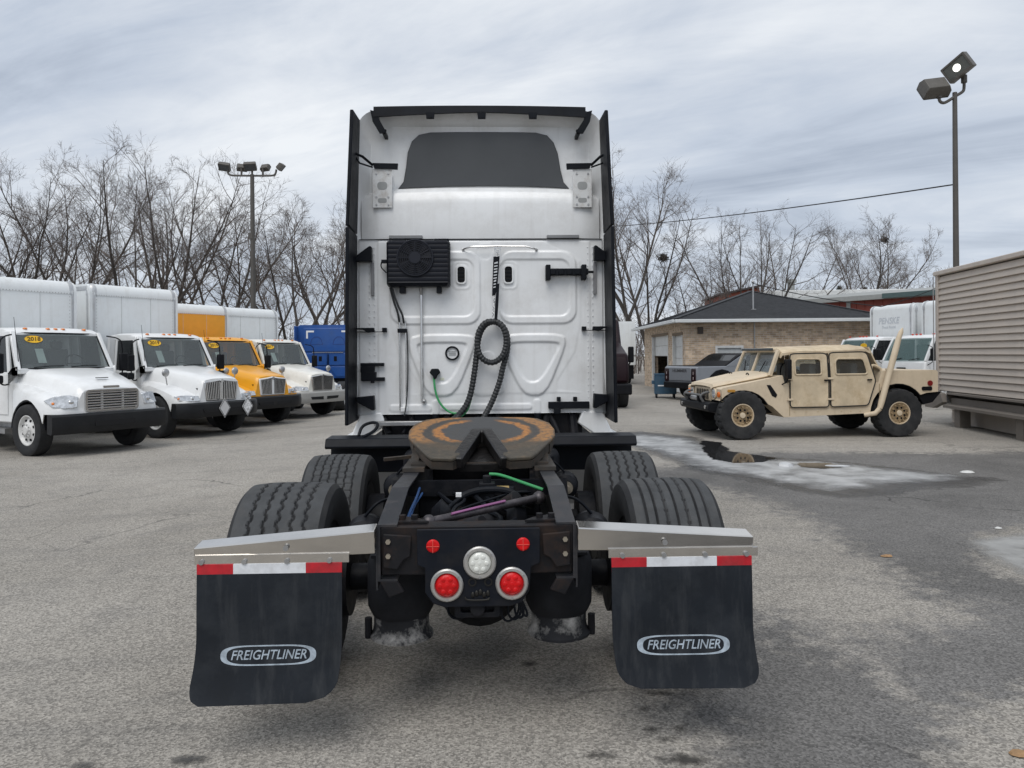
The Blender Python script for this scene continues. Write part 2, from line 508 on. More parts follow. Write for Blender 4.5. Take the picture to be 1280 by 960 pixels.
def build_ground():
    def axis(a, b, step, far0, far1, m):
        mid = list(np.arange(a, b + 1e-6, step))
        lo = [far0 + (a - far0) * (1 - (1 - i / m) ** 3) for i in range(m)]
        hi = [b + (far1 - b) * (i / m) ** 3 for i in range(1, m + 1)]
        return np.array(lo + mid + hi)
    xs = axis(-10, 14, .2, -320, 320, 14); ys = axis(0, 24, .2, -60, 520, 14)
    X, Y = np.meshgrid(xs, ys)
    t = np.clip((-X - 2.2) / 4.5, 0, 1); Z = -0.14 * t * t * (3 - 2 * t) * (1 + 0.7 * np.clip((Y - 14) / 10, 0, 1))
    nx, ny = len(xs), len(ys)
    v = np.stack([X, Y, Z], -1).reshape(-1, 3)
    me = bpy.data.meshes.new('ground')
    f = [(j * nx + i, j * nx + i + 1, (j + 1) * nx + i + 1, (j + 1) * nx + i) for j in range(ny - 1) for i in range(nx - 1)]
    me.from_pydata(v.tolist(), [], f)
    gp = lambda a, b: ground_pt(a, b)[:2]
    # darker, newer asphalt on the right hand side of the yard, with a worn pale tongue running into it
    darkp = [gp(862, 1010), gp(842, 880), gp(850, 820), (1.35, 5.6), (1.25, 8), (1.5, 11.3), gp(960, 566), gp(1200, 566), (16, 13.8), (16, 0.5), (.8, .5)]
    pale = [(1.2, 10.6), gp(905, 612), gp(985, 640), gp(1075, 690), gp(1120, 725), gp(1195, 762), gp(1110, 782), gp(1065, 815), gp(1020, 795), gp(950, 760), (1.25, 5.7)]
    pale2 = [gp(1215, 670), gp(1300, 655), gp(1340, 740), gp(1240, 715)]
    pale3 = [gp(1190, 905), gp(1300, 850), gp(1330, 990), gp(1200, 985)]
    pale4 = [gp(1065, 830), gp(1085, 838), gp(1135, 865), gp(1125, 870), gp(1075, 848)]
    s = lambda P: poly_sdf(X, Y, P)
    d = np.clip(.5 + s(darkp) / 1.2, 0, .96)
    for P, w in ((pale, 1.1), (pale2, .5), (pale3, .7), (pale4, .3)):
        d = d * np.clip(.5 - s(P) / w, 0, 1)
    # store the dark asphalt mask on the mesh for the asphalt colour
    at = me.attributes.new('dark', 'FLOAT', 'POINT'); at.data.foreach_set('value', d.reshape(-1).astype(np.float32))
    me.materials.append(asphalt_mat())
    for p in me.polygons: p.use_smooth = True
    o = link('ground', me)
    tag(o, 'worn grey asphalt of the truck yard', None, None, 'structure')
build_ground()

def ragged(poly, rough, seed, it=2):
    rnd = random.Random(seed)
    pts = [Vector((p[0], p[1])) for p in poly]
    for k in range(it + 3):
        q = []
        for i in range(len(pts)):
            a, b = pts[i], pts[(i + 1) % len(pts)]
            m = (a + b) / 2; L = (b - a).length
            nn = Vector((-(b - a).y, (b - a).x))
            q += [a, m + nn * rnd.uniform(-rough, rough)]
        pts = q
        if len(pts) > 220: break
    return pts

def sheet(name, outline, lift, mat, label=None, kind='structure'):
    from mathutils.geometry import tessellate_polygon
    vs = [Vector((p[0], p[1], ground_z(p[0], p[1]) + lift)) for p in outline]
    tris = tessellate_polygon([vs])
    me = bpy.data.meshes.new(name); me.from_pydata([tuple(v) for v in vs], [], [tuple(t) for t in tris])
    bm = bmesh.new(); bm.from_mesh(me)
    bmesh.ops.recalc_face_normals(bm, faces=bm.faces)
    if sum(f.normal.z for f in bm.faces) < 0: bmesh.ops.reverse_faces(bm, faces=bm.faces)
    bm.to_mesh(me); bm.free()
    me.materials.append(mat)
    return tag(link(name, me), label, None, None, kind)

def film_mat(name, col, rough, scale, lo, hi, thin=0.0, full=1.0, var=.25, spec=.5):
    """film whose cover fades out at its own ragged rim (attribute 'rim': metres inside the outline)"""
    m = pm(name, col, rough, var=var, scale=scale, spec=spec)
    nt = m.node_tree; N, L = nt.nodes, nt.links
    tc = N.new('ShaderNodeTexCoord'); n = N.new('ShaderNodeTexNoise')
    n.inputs['Scale'].default_value = scale; n.inputs['Detail'].default_value = 9; n.inputs['Roughness'].default_value = .72; n.inputs['Distortion'].default_value = .4
    L.new(tc.outputs['Object'], n.inputs['Vector'])
    at = N.new('ShaderNodeAttribute'); at.attribute_name = 'rim'
    ad = N.new('ShaderNodeMath'); ad.operation = 'ADD'; L.new(n.outputs['Fac'], ad.inputs[0]); L.new(at.outputs['Fac'], ad.inputs[1])
    r = N.new('ShaderNodeValToRGB'); L.new(ad.outputs[0], r.inputs[0])
    r.color_ramp.elements[0].position = lo; r.color_ramp.elements[0].color = (thin, thin, thin, 1)
    r.color_ramp.elements[1].position = hi; r.color_ramp.elements[1].color = (full, full, full, 1)
    if thin:
        z = r.color_ramp.elements.new(max(0, lo - .12)); z.color = (0, 0, 0, 1)
    L.new(r.outputs[0], N['Principled BSDF'].inputs['Alpha'])
    return m

def film(name, outline, lift, mat, label=None, step=.1, soft=.5, grow=.15):
    """flat film as a fine grid cut to its outline, carrying the distance to the rim"""
    P = [(p[0], p[1]) for p in outline]
    x0, x1 = min(p[0] for p in P) - grow, max(p[0] for p in P) + grow; y0, y1 = min(p[1] for p in P) - grow, max(p[1] for p in P) + grow
    xs, ys = np.arange(x0, x1 + step, step), np.arange(y0, y1 + step, step)
    X, Y = np.meshgrid(xs, ys); S = poly_sdf(X, Y, P)
    idx = -np.ones(X.shape, int); keep = S > -grow; vs = []; at = []
    for j in range(len(ys)):
        for i in range(len(xs)):
            if keep[j, i]:
                idx[j, i] = len(vs); vs.append((X[j, i], Y[j, i], ground_z(X[j, i], Y[j, i]) + lift)); at.append(float(np.clip(S[j, i] / soft, -.5, .5)))
    fs = [(idx[j, i], idx[j, i + 1], idx[j + 1, i + 1], idx[j + 1, i]) for j in range(len(ys) - 1) for i in range(len(xs) - 1) if min(idx[j, i], idx[j, i + 1], idx[j + 1, i + 1], idx[j + 1, i]) >= 0]
    me = bpy.data.meshes.new(name); me.from_pydata(vs, [], [tuple(int(q) for q in f) for f in fs])
    a = me.attributes.new('rim', 'FLOAT', 'POINT'); a.data.foreach_set('value', at)
    me.materials.append(mat)
    return tag(link(name, me), label, None, None, 'structure')

def build_puddles():
    c7 = lambda X, Y: ground_pt(780 + X / 2.182, 520 + Y / 2.182)[:2]
    wetted = film_mat('damp asphalt', (0.055, 0.054, 0.053), .32, 1.3, .30, .75, 0, .8)
    salt = film_mat('dried salt and ice', (0.42, 0.425, 0.425), .40, 2.6, .50, 1.06, 0, .85, .4)
    wet = film_mat('standing water', (0.03, 0.03, 0.031), .05, 1.2, .48, .56, 0, 1.0)
    oil = film_mat('oil film', (0.05, 0.047, 0.043), .5, 12, .35, .95, 0, .85)
    o1 = [c7(*p) for p in ((-30, 55), (60, 50), (190, 62), (290, 100), (420, 118), (520, 122), (640, 133), (760, 146), (880, 158), (960, 166), (890, 182), (740, 188), (690, 200), (560, 207), (440, 190), (330, 168), (200, 146), (150, 124), (60, 92), (-30, 80))]
    cx = sum(p[0] for p in o1) / len(o1); cy = sum(p[1] for p in o1) / len(o1)
    film('damp_margin', [(cx + (x - cx) * 1.05, cy + (y - cy) * 1.12) for x, y in o1], .004, wetted, 'damp dark margin round the pale ice crust', .12, 1.2, .2)
    film('icy_puddle', o1, .008, salt, 'pale salt and ice crust with meltwater beside the tan truck', .1, .9)
    o2 = [c7(*p) for p in ((205, 66), (268, 74), (285, 98), (340, 106), (410, 116), (372, 126), (300, 130), (236, 120), (215, 96))]
    film('melt_water', o2, .012, wet, 'dark wet pool in the middle of the pale ice crust', .06, .5, .1)
    o3 = [c7(*p) for p in ((470, 128), (560, 130), (610, 140), (540, 145), (480, 140))]
    film('melt_water', o3, .012, wet, 'narrow dark wet streak in the ice crust', .06, .5, .1)
    o4 = [c7(*p) for p in ((935, 345), (1010, 325), (1130, 318), (1160, 420), (1085, 432), (1010, 400), (965, 372))]
    film('concrete_patch', o4, .005, film_mat('thin concrete', (0.36, 0.36, 0.35), .8, 3.2, .40, .95, 0, .8), 'pale smooth patch in the dark asphalt at the right edge', .06, .4)
    for k, (px, py, rx, ry) in enumerate(((235, 950, .085, .05), (748, 945, .07, .04), (100, 958, .05, .03), (800, 886, .03, .02), (812, 912, .04, .03), (832, 925, .05, .02), (845, 910, .03, .03), (850, 950, .12, .05), (820, 868, .06, .03), (660, 830, .05, .04))):
        x, y, z = ground_pt(px, py)
        film('oil_stain', ragged([(x + rx * math.cos(a), y + ry * math.sin(a)) for a in np.linspace(0, 2 * PI, 9)[:-1]], .3, 20 + k), .004 + .001 * (k % 3), oil, None, .012, .08, .03)
build_puddles()

def build_litter():
    white = pm('litter white', (0.62, 0.62, 0.60), .6)
    leaf = pm('dry leaf', (0.32, 0.19, 0.09), .7, var=.25, scale=30)
    ice = pm('ice lump', (0.48, 0.49, 0.50), .35, var=.15)
    def crumple(name, px, py, w, d, h, mat, label, cat, seed, n=9):
        x, y, z = ground_pt(px, py); rnd = random.Random(seed); mb = MB()
        vs = [(0, 0, h)] + [(w * math.cos(a) * rnd.uniform(.6, 1), d * math.sin(a) * rnd.uniform(.6, 1), h * rnd.uniform(.3, .9)) for a in np.linspace(0, 2 * PI, n + 1)[:-1]]
        vs += [(w * 1.05 * math.cos(a), d * 1.05 * math.sin(a), 0.0) for a in np.linspace(0, 2 * PI, n + 1)[:-1]]
        fs = [(0, 1 + i, 1 + (i + 1) % n) for i in range(n)] + [(1 + i, 1 + n + i, 1 + n + (i + 1) % n, 1 + (i + 1) % n) for i in range(n)] + [tuple(range(2 * n, n, -1))]
        o = mb.add(vs, fs).build(name, mat, None, smooth=25)
        o.location = (x, y, z + .006); tag(o, label, cat)
    crumple('paper_scrap', 1208, 591, .10, .07, .03, white, 'small crumpled white paper scrap lying on dark asphalt right of the ice crust', 'litter', 1)
    crumple('ice_lump', 981, 583, .12, .08, .07, ice, 'largest white lump of ice rising from the pale crust', 'ice', 2)
    crumple('ice_lump', 1046, 583, .20, .08, .02, ice, 'flat white slab of ice on the pale crust', 'ice', 3)
    crumple('plastic_scrap', 1246, 661, .035, .025, .015, white, 'tiny white scrap near the pale patch at the right edge', 'litter', 4)
    crumple('dry_leaf', 1106, 696, .05, .03, .012, leaf, 'small dry brown leaf on the pale worn asphalt', 'leaf', 5)
    crumple('dry_leaf', 1271, 944, .045, .03, .015, leaf, 'larger orange-brown dry leaf at the bottom right corner', 'leaf', 6)
build_litter()
# ================================================================== tyres
def tire_mesh(name, Rr, Wd, rim, style='plain', na=48, mat=None):
    """tyre lying on the x axis, tread cut into real grooves for the detailed styles"""
    half = Wd / 2
    if style == 'plain': us = np.linspace(-1, 1, 9)
    else: us = np.linspace(-1, 1, 61)
    th = np.linspace(0, 2 * PI, na, endpoint=False)
    tw = half * 0.9
    prof_side = [(half * 1.0, Rr * .93), (half * 1.03, Rr * .85), (half * 1.02, Rr * .76), (half * .96, rim + .035), (half * .9, rim + .005), (half * .78, rim - .01)]
    ring = []
    rnd = random.Random(4)
    for a in th:
        row = []
        for x, r in reversed(prof_side): row.append((-x, r))
        for u in us:
            r = Rr - 0.012 * abs(u) ** 3
            x = u * tw
            if style != 'plain':
                dep = 0.0
                k = int(round(a / (2 * PI) * na))
                if style == 'zig':
                    offs = .035 * (1 if (k % 8) < 4 else -1) * (1 - abs(((k % 4) - 1.5)) / 3)
                    for g in (-.62, -.28, .04, .36, .66):
                        dep = max(dep, max(0, 1 - abs(u - g - offs) / .05) * .016)
                elif style == 'block':
                    for g in (-.7, -.42, -.14, .14, .42, .7): dep = max(dep, max(0, 1 - abs(u - g - .02 * math.sin(k * .8)) / .04) * .014)
                    if abs(u) < .72 and (k + int((u + 1) * 3.57)) % 6 == 0: dep = max(dep, .006)
                elif style == 'rib':
                    for g in (-.74, -.5, -.25, 0, .25, .5, .74): dep = max(dep, max(0, 1 - abs(u - g) / .045) * .014)
                    if k % 8 == 0 and abs(u) < .8 and (abs((u * 4) % 1 - .5) > .22): dep = max(dep, .005)
                elif style == 'lug':
                    if (k % 6) < 2 and abs(u) > .3: dep = .02
                    if abs(u) < .06: dep = .012
                r -= dep * (1.0 if dep else 0)
            row.append((x, r))
        for x, r in prof_side: row.append((x, r))
        ring.append([(x, r * math.cos(a), r * math.sin(a)) for x, r in row])
    m = len(ring[0]); vs = [p for q in ring for p in q]; fs = []
    for i in range(na):
        j = (i + 1) % na
        for k in range(m - 1):
            fs.append((i * m + k, i * m + k + 1, j * m + k + 1, j * m + k))
    mb = MB(); mb.add(vs, fs)
    me = mb.mesh(name, mat or RUBBER, 40 if style == 'plain' else 28)
    if style in ('zig', 'block', 'rib'):
        me.materials.append(TREAD)
        for p in me.polygons:
            rad = math.hypot(p.center.y, p.center.z)
            if rad > Rr - .0125 - .012 * (abs(p.center.x) / tw) ** 3 + .008: p.material_index = 1
    return me

WHEEL_WHITE = pm('wheel white', (0.66, 0.66, 0.65), .4, var=.08, dirt=((.25, .22, .19), .4, 8))
def wheel(parent, x, y, z, Rr, Wd, side, style='plain', na=40, rimmat=None, rim=None, detail=True, tmesh=None, dish=.08, holes=8):
    """wheel as a part (the rim) carrying tyre, hub and holes; side=+1 faces +x"""
    rim = rim or Rr * .58
    rimmat = rimmat or WHEEL_WHITE
    s = side; h = Wd / 2
    r = MB()
    r.lathe([(rim, s * -h * .8), (rim, s * h * .85), (rim - .02, s * h * .86), (rim - .035, s * (h * .7)), (rim * .80, s * (h * .7 - dish * .5)), (rim * .46, s * (h * .75)), (rim * .44, s * (h * .9)), (rim * .30, s * (h * .95)), (rim * .26, s * (h * 1.12)), (.0, s * (h * 1.14))], (0, 0, 0), 'x', 28)
    w = r.build('wheel', rimmat, parent, smooth=30)
    w.location = (x, y, z)
    d = MB(); d.cyl((-s * (h * .8 + .004), 0, 0), (-s * (h * .8 + .03), 0, 0), rim * 1.01, n=24); d.build('brake_drum', BLACK_PLASTIC, w)
    t = link('tyre', tmesh or tire_mesh('tyre', Rr, Wd, rim, style, na), w)
    if detail:
        hm = MB()
        for k in range(holes):
            a = 2 * PI * (k + .5) / holes; rr = rim * .66
            c = Vector((s * (h * .7 - dish * .2), rr * math.cos(a), rr * math.sin(a)))
            hm.cyl(c - Vector((s * .03, 0, 0)), c + Vector((s * .012, 0, 0)), rim * .085, n=10)
        hm.build('hand_holes', BLACK_PLASTIC, w)
        nm = MB()
        for k in range(10):
            a = 2 * PI * k / 10; rr = rim * .38
            nm.cyl((s * h * .8, rr * math.cos(a), rr * math.sin(a)), (s * h * 1.02, rr * math.cos(a), rr * math.sin(a)), rim * .04, n=6)
        nm.build('lug_nuts', STEEL, w)
    return w, t

# ================================================================== the tractor unit in front
def c1(X, Y): return (X * .002197 - 1.347, 4.150 - Y * .002197)
def c2(X, Y): return (X * .002197 - 1.347, 2.966 - Y * .002197)

def build_tractor():
    T = thing('semi_truck', 'white sleeper-cab tractor unit seen from behind with bare fifth wheel and branded mud flaps', 'truck', (-.166, 3.5, 0), R(1.78))
    W_ = pm('cab white', (0.785, 0.797, 0.803), .30, var=.025, scale=1.2, coat=.25, dirt=((.45, .43, .40), .35, 3.0))
    add_streaks(W_, (.42, .405, .38), .24)
    BK = pm('satin black', (0.008, 0.0095, 0.013), .45, var=.25, scale=7, dirt=((.02, .02, .021), .3, 9), spec=.12)
    CH = pm('chassis black', (0.008, 0.009, 0.012), .48, var=.35, scale=6, bump=.15, bscale=40, dirt=((.03, .026, .024), .5, 6), spec=.15)
    RAIL = pm('frame rail paint', (0.014, 0.016, 0.021), .36, var=.3, scale=5, dirt=((.09, .07, .058), .55, 5))
    CY = 3.60
    def part(mb, name, mat, par=T, **k): return mb.build(name, mat, par, **k)

    # ---- sleeper shell
    hw = 1.165
    def outline(hw_, zt, r, zb=1.22, n=8, slim=.02):
        pts = [(-hw_, zb), (hw_, zb), (hw_, 2.4), (hw_ - slim, zt - r)]
        for i in range(1, n + 1):
            a = R(90 * i / n); pts.append((hw_ - slim - r + r * math.cos(a), zt - r + r * math.sin(a)))
        for i in range(n + 1):
            a = R(90 + 90 * i / n); pts.append((-hw_ + slim + r + r * math.cos(a), zt - r + r * math.sin(a)))
        pts.append((-hw_, 2.4))
        return pts
    O = outline(hw, 4.02, .2)
    I = outline(1.075, 3.90, .24, zb=2.83, slim=.05)
    sh = MB(); n = len(O)
    O2 = outline(hw + .03, 4.045, .2, zb=1.22)
    vs = [(x, CY + .12, z) for x, z in I] + [(x * .992, CY - .01, z - .004) for x, z in O] + [(x, CY + .02, z) for x, z in O] + [(x, 5.95, z) for x, z in O2] + [(x * .8, 6.9, 1.22 + (z - 1.22) * .62) for x, z in O2]
    fs = []
    for L_ in range(4):
        for k in range(n):
            if L_ == 0 and k in (0,): continue
            l = (k + 1) % n
            fs.append((L_ * n + k, L_ * n + l, (L_ + 1) * n + l, (L_ + 1) * n + k))
    fs.append(tuple(4 * n + k for k in range(n)))
    fs.append(tuple(range(n - 1, -1, -1)))
    sh.add(vs, fs)
    part(sh, 'cab_shell', W_, smooth=40)
    # hood, far side of the cab
    hd = MB()
    hd.prism([(6.85, 1.0), (6.85, 2.2), (7.6, 2.0), (8.9, 1.75), (9.1, 1.4), (9.1, .6), (6.85, .6)], 'x', -1.0, 1.0)
    part(hd, 'hood', W_, bevel=.06)

    # ---- lower back wall: pressed panel as relief
    x0, x1, z0, z1 = -1.12, 1.12, 1.215, 2.822
    nx, nz = 250, 180
    gx = np.linspace(x0, x1, nx); gz = np.linspace(z0, z1, nz)
    GX, GZ = np.meshgrid(gx, gz)
    H = np.zeros_like(GX)
    def chaik(poly, it=2):
        for _ in range(it):
            q = []
            for i in range(len(poly)):
                a, b = poly[i], poly[(i + 1) % len(poly)]
                q += [(a[0] * .8 + b[0] * .2, a[1] * .8 + b[1] * .2), (a[0] * .2 + b[0] * .8, a[1] * .2 + b[1] * .8)]
            poly = q
        return poly
    def plat(poly, h, w=.009, rnd=2):
        s = poly_sdf(GX, GZ, chaik([c2(*p) for p in poly], rnd))
        t = np.clip((s + w) / (2 * w), 0, 1)
        return h * t * t * (3 - 2 * t)
    def rr(xa, xb, ya, yb, r=20): return [c2(*p) for p in rrect(xa, xb, ya, yb, r)]
    def platp(poly, h, w=.008):
        s = poly_sdf(GX, GZ, poly); t = np.clip((s + w) / (2 * w), 0, 1)
        return h * t * t * (3 - 2 * t)
    H += platp([c2(*p) for p in [(180, 72), (1072, 72), (1072, 800), (180, 800)]], .008)
    H += plat([(232, 70), (1030, 70), (1030, 500), (905, 700), (1030, 712), (1030, 712), (232, 716), (232, 716), (380, 716), (232, 490)], .004, rnd=1)
    for xa, xb, xc, xd in ((232, 608, 256, 582), (690, 1012, 690, 985)):
        H += platp(rr(xa, xb, 116, 420, 55), .016) - platp(rr(xc, xd, 150, 388, 40), .016)
    for xa in (495, 692):
        H += platp(rr(xa - 3, xa + 74, 157, 275, 22), .006) - platp(rr(xa + 5, xa + 66, 165, 267, 18), .006)
    H += plat([(312, 464), (575, 464), (590, 500), (500, 722), (385, 722), (308, 530)], .020) - plat([(345, 497), (545, 497), (552, 520), (478, 668), (398, 668), (342, 530)], .020)
    H += plat([(700, 464), (958, 464), (968, 510), (880, 722), (785, 722), (696, 530)], .020) - plat([(728, 497), (935, 497), (942, 520), (858, 665), (792, 665), (724, 530)], .020)
    H += plat([(590, 92), (672, 92), (650, 150), (612, 150)], -.007)
    H += plat([(600, 82), (662, 82), (650, 100), (612, 100)], .006)
    H += plat([(590, 545), (660, 530), (690, 620), (715, 720), (560, 725), (575, 620)], .010) 
    H += platp(rr(225, 402, 757, 786, 12), .012) + platp(rr(440, 822, 756, 782, 12), .012)
    for xa in (405, 830):
        H += platp(rr(xa, xa + 28, 738, 800, 10), .012)
    H *= .74
    vs = np.stack([GX, CY - H, GZ], -1).reshape(-1, 3).tolist()
    fs = [(j * nx + i, j * nx + i + 1, (j + 1) * nx + i + 1, (j + 1) * nx + i) for j in range(nz - 1) for i in range(nx - 1)]
    lp = MB().add(vs, fs).build('back_wall', W_, T, smooth=60, fix=False)
    # rounded corner columns at both sides
    for s in (-1, 1):
        q = MB()
        pts = [(s * (1.10 + .075 * math.sin(R(a))), CY + .004 + .085 * (1 - math.cos(R(a)))) for a in range(0, 91, 15)] + [(s * 1.175, CY + .2), (s * 1.10, CY + .2)]
        q.prism(pts, 'z', 1.20, 2.83)
        part(q, 'corner_column', W_)
        q = MB()
        for k in range(26):
            zz = 1.3 + k * .058
            for xx in (.985, 1.03):
                q.ball((s * xx, CY - .008, zz), .0055, 6, 4)
        tag(part(q, 'rivets', W_), kind='stuff')
        # white side skirt foot below the corner
        q = MB()
        q.prism([(s * 1.12, 1.22), (s * .93, 1.24), (s * .88, 1.12), (s * 1.0, 1.04), (s * 1.10, .97), (s * 1.25, .97), (s * 1.19, 1.06)], 'y', CY - .02, CY + .3)
        part(q, 'cab_skirt', W_, bevel=.015)
        q = MB(); q.box(min(s * 1.12, s * 1.26), max(s * 1.12, s * 1.26), CY - .04, CY + 1.9, .95, 1.03)
        part(q, 'side_skirt', W_, bevel=.02)
    # ---- upper part
    q = MB()
    prof = [(CY + .03, 2.828), (CY - .004, 2.832), (CY - .02, 2.95), (CY - .018, 3.15), (CY + .0, 3.26), (CY + .05, 3.315), (CY + .14, 3.33)]
    secs = []
    for x in np.linspace(-1.1, 1.1, 25):
        u = abs(x) / 1.1
        dz = -.03 * u ** 2 - .05 * max(0, u - .85) / .15
        dy = .04 * max(0, u - .8) ** 2 / .04
        secs.append([(x, y + dy, z + dz * (z - 2.83) / .5) for y, z in prof])
    q.loft(secs, caps=False, closed=False)
    part(q, 'roof_panel', W_, smooth=50)
    win = [(262, 380), (285, 350), (296, 290), (304, 225), (322, 178), (352, 150), (400, 140), (520, 138), (640, 138), (740, 138), (850, 140), (898, 152), (926, 182), (944, 230), (955, 300), (968, 352), (992, 380), (900, 374), (800, 370), (640, 368), (480, 370), (370, 374)]
    q = MB(); q.prism([c1(*p) for p in win], 'y', CY + .095, CY + .125)
    part(q, 'dark_back_panel', pm('dark smoked panel', (0.05, 0.053, 0.056), .32, var=.12, scale=2.5, coat=.2), bevel=.006)
    # seam gap and hinge bars
    q = MB(); q.box(-1.12, 1.12, CY - .0115, CY + .01, 2.8225, 2.8275); part(q, 'seam', BK)
    for xa, xb in ((230, 368), (890, 1025)):
        (a, za), (b, zb) = c2(xa, 48), c2(xb, 62)
        q = MB(); q.box(a, b, CY - .035, CY - .008, zb, za); part(q, 'hinge_bar', pm('grey hinge', (.22, .225, .23), .5, .3), bevel=.004)
    # ---- black roof trim
    q = MB()
    xs_ = np.linspace(-.97, .97, 29); secs = []
    for x in xs_:
        u = abs(x) / .97; zt = 4.04 - .012 * u * u; th = .06 + .035 * u
        secs.append([(x, CY - .07, zt), (x, CY - .08, zt - th), (x, CY - .055, zt - th), (x, CY + .10, zt - .02)])
    q.loft(secs)
    rt = part(q, 'roof_trim', BK, smooth=30)
    for xt in (407, 620, 833):
        x, z = c1(xt, 95)
        q = MB(); q.prism([(x - .04, z + .03), (x + .04, z + .03), (x + .035, z - .03), (x - .035, z - .03)], 'y', CY - .09, CY - .082)
        q.cyl((x, CY - .10, z - .012), (x, CY - .085, z - .012), .012, n=10); part(q, 'trim_tab', BK, rt)
    for s, P in ((-1, [(158, 70), (190, 78), (196, 110), (218, 150), (214, 166), (196, 166), (168, 118)]), (1, [(1082, 70), (1052, 78), (1046, 110), (1020, 150), (1024, 166), (1044, 166), (1072, 118)])):
        q = MB(); q.prism([c1(*p) for p in P], 'y', CY - .075, CY - .055)
        x, z = c1(*P[4]); q.cyl((x - s * .012, CY - .075, z + .02), (x - s * .012, CY - .085, z + .02), .014, n=10)
        q.bar((x, CY - .06, z + .01), (x, CY + .12, z + .01), .03, .03)
        part(q, 'trim_arm', BK)
    # ---- white bracket plates under the fairing arms
    for s, xa, xb in ((-1, 163, 245), (1, 1000, 1080)):
        (a, zt), (b, zb) = c1(xa, 312), c1(xb, 473)
        q = MB(); o = rrect(a, b, zb, zt, .008, 2); cx = (a + b) / 2
        q.box(a, b, CY - .045, CY - .038, zb, zt)
        pl = part(q, 'bracket_plate', pm('bracket white', (.66, .67, .67), .4, var=.06, dirt=((.25, .18, .12), .5, 14)), bevel=.003)
        for zz, w, h in ((.57, .045, .035), (.19, .04, .02)):
            q = MB(); zc = zb + (zt - zb) * zz
            q.prism(rrect(cx - w, cx + w, zc - h, zc + h, min(w, h) * .8), 'y', CY - .0475, CY - .04); part(q, 'plate_slot', pm('slot grey', (.30, .31, .31), .6), pl)
        q = MB()
        for fx in (.2, .8):
            for fz in (.08, .28, .88): q.cyl((a + (b - a) * fx, CY - .052, zb + (zt - zb) * fz), (a + (b - a) * fx, CY - .04, zb + (zt - zb) * fz), .009, n=8)
        tag(part(q, 'bolts', STEEL, pl), kind='stuff')
        q = MB(); q.box(a + .01, b - .01, CY - .037, CY + .12, zb + .02, zt - .03); part(q, 'plate_standoff', W_, pl)
    # ---- side extenders (black fairings)
    for s in (-1, 1):
        for za, zb, dx in ((1.16, 2.865, 0), (2.878, 3.945, 0)):
            q = MB()
            lean = .02
            poly = [(3.12, za), (3.74, za), (3.74, zb), (3.16 if zb > 3 else 3.12, zb - (.06 if zb > 3 else 0))]
            vs = []
            for x_ in (1.165, 1.195):
                for y, z in poly:
                    vs.append((s * (x_ - .012 - max(0, z - 2.4) * .028 - (3.74 - y) * (.01 + max(0, z - 2.4) * .02)), y, z))
            q.add(vs, [(0, 1, 2, 3), (7, 6, 5, 4), (0, 4, 5, 1), (1, 5, 6, 2), (2, 6, 7, 3), (3, 7, 4, 0)])
            part(q, 'side_fairing', BK, bevel=.008)
        # arms
        xw = s * 1.0
        P = [(165, 288), (270, 290), (268, 314), (172, 310)]
        if s > 0: P = [(1243 - a, b) for a, b in P]
        q = MB(); q.prism([c1(*p) for p in P], 'y', CY - .06, CY - .03)
        pa, pb = c1(165 if s < 0 else 1078, 296), c1(97 if s < 0 else 1140, 264)
        q.tube([(pa[0], CY - .05, pa[1]), ((pa[0] + pb[0]) / 2, CY - .16, pb[1] - .02), (pb[0], CY - .22, pb[1])], .012)
        q.tube([(pa[0], CY - .05, pa[1] - .02), ((pa[0] * .3 + pb[0] * .7), CY - .12, pb[1] - .07), (pb[0], CY - .2, pb[1] - .01)], .008)
        part(q, 'fairing_arm', BK)
        for tri in ([(90, 150), (105, 130), (152, 96), (160, 98), (160, 160), (95, 160)], [(90, 722), (165, 715), (168, 775), (158, 776), (96, 742)]):
            P = [(1245 - a, b) if s > 0 else (a, b) for a, b in tri]
            q = MB(); q.prism([c2(*p) for p in P], 'y', CY - .10, CY - .015)
            part(q, 'fairing_bracket', BK, bevel=.006)
        P1 = [(80, 434), (165, 434), (168, 450), (140, 454), (120, 442), (80, 440)]
        q = MB()
        q.prism([c2(1245 - a, b) if s > 0 else c2(a, b) for a, b in P1], 'y', CY - .06, CY - .02)
        x, z = c2(208 if s < 0 else 1043, 443); q.box(x - .02, x + .02, CY - .05, CY - .004, z - .02, z + .02)
        x2, _ = c2(1245 - 90 if s > 0 else 90, 443); q.cyl((x, CY - .03, z - .016), (x2, CY - .03, z - .016), .004, n=6)
        part(q, 'stay_rod', BK)
        (a, zt), (b, zb) = (c2(152, 160), c2(165, 300)) if s < 0 else (c2(1085, 163), c2(1097, 298))
        q = MB(); q.box(a, b, CY - .03, CY - .002, zb, zt); part(q, 'trim_strip', pm('grey strip', (.23, .23, .24), .5), bevel=.004)
    # ---- cooling unit with fan
    (a, zt), (b, zb) = c2(225, 77), c2(485, 266)
    DU = pm('unit dark', (.008, .0095, .015), .40, var=.2, scale=6, spec=.2)
    q = MB(); secs = []
    nrow = 40
    for k in range(nrow + 1):
        z = zb + (zt - zb) * k / nrow
        dep = CY - .17 + (.0035 if (k % 4 == 0) else 0) + (.03 * (1 - min(1, k / 3)) + .02 * (1 - min(1, (nrow - k) / 2)))
        e = .012 * (1 - min(1, k / 2)) + .012 * (1 - min(1, (nrow - k) / 2))
        secs.append([(a + e, CY - .02, z), (a + e, dep + .03, z), (a + .02 + e, dep, z), (b - .02 - e, dep, z), (b - e, dep + .03, z), (b - e, CY - .02, z)])
    q.loft(secs); cu = part(q, 'cooling_unit', DU, smooth=20)
    fx, fz = c2(343, 150); fr = .158; fy = CY - .175
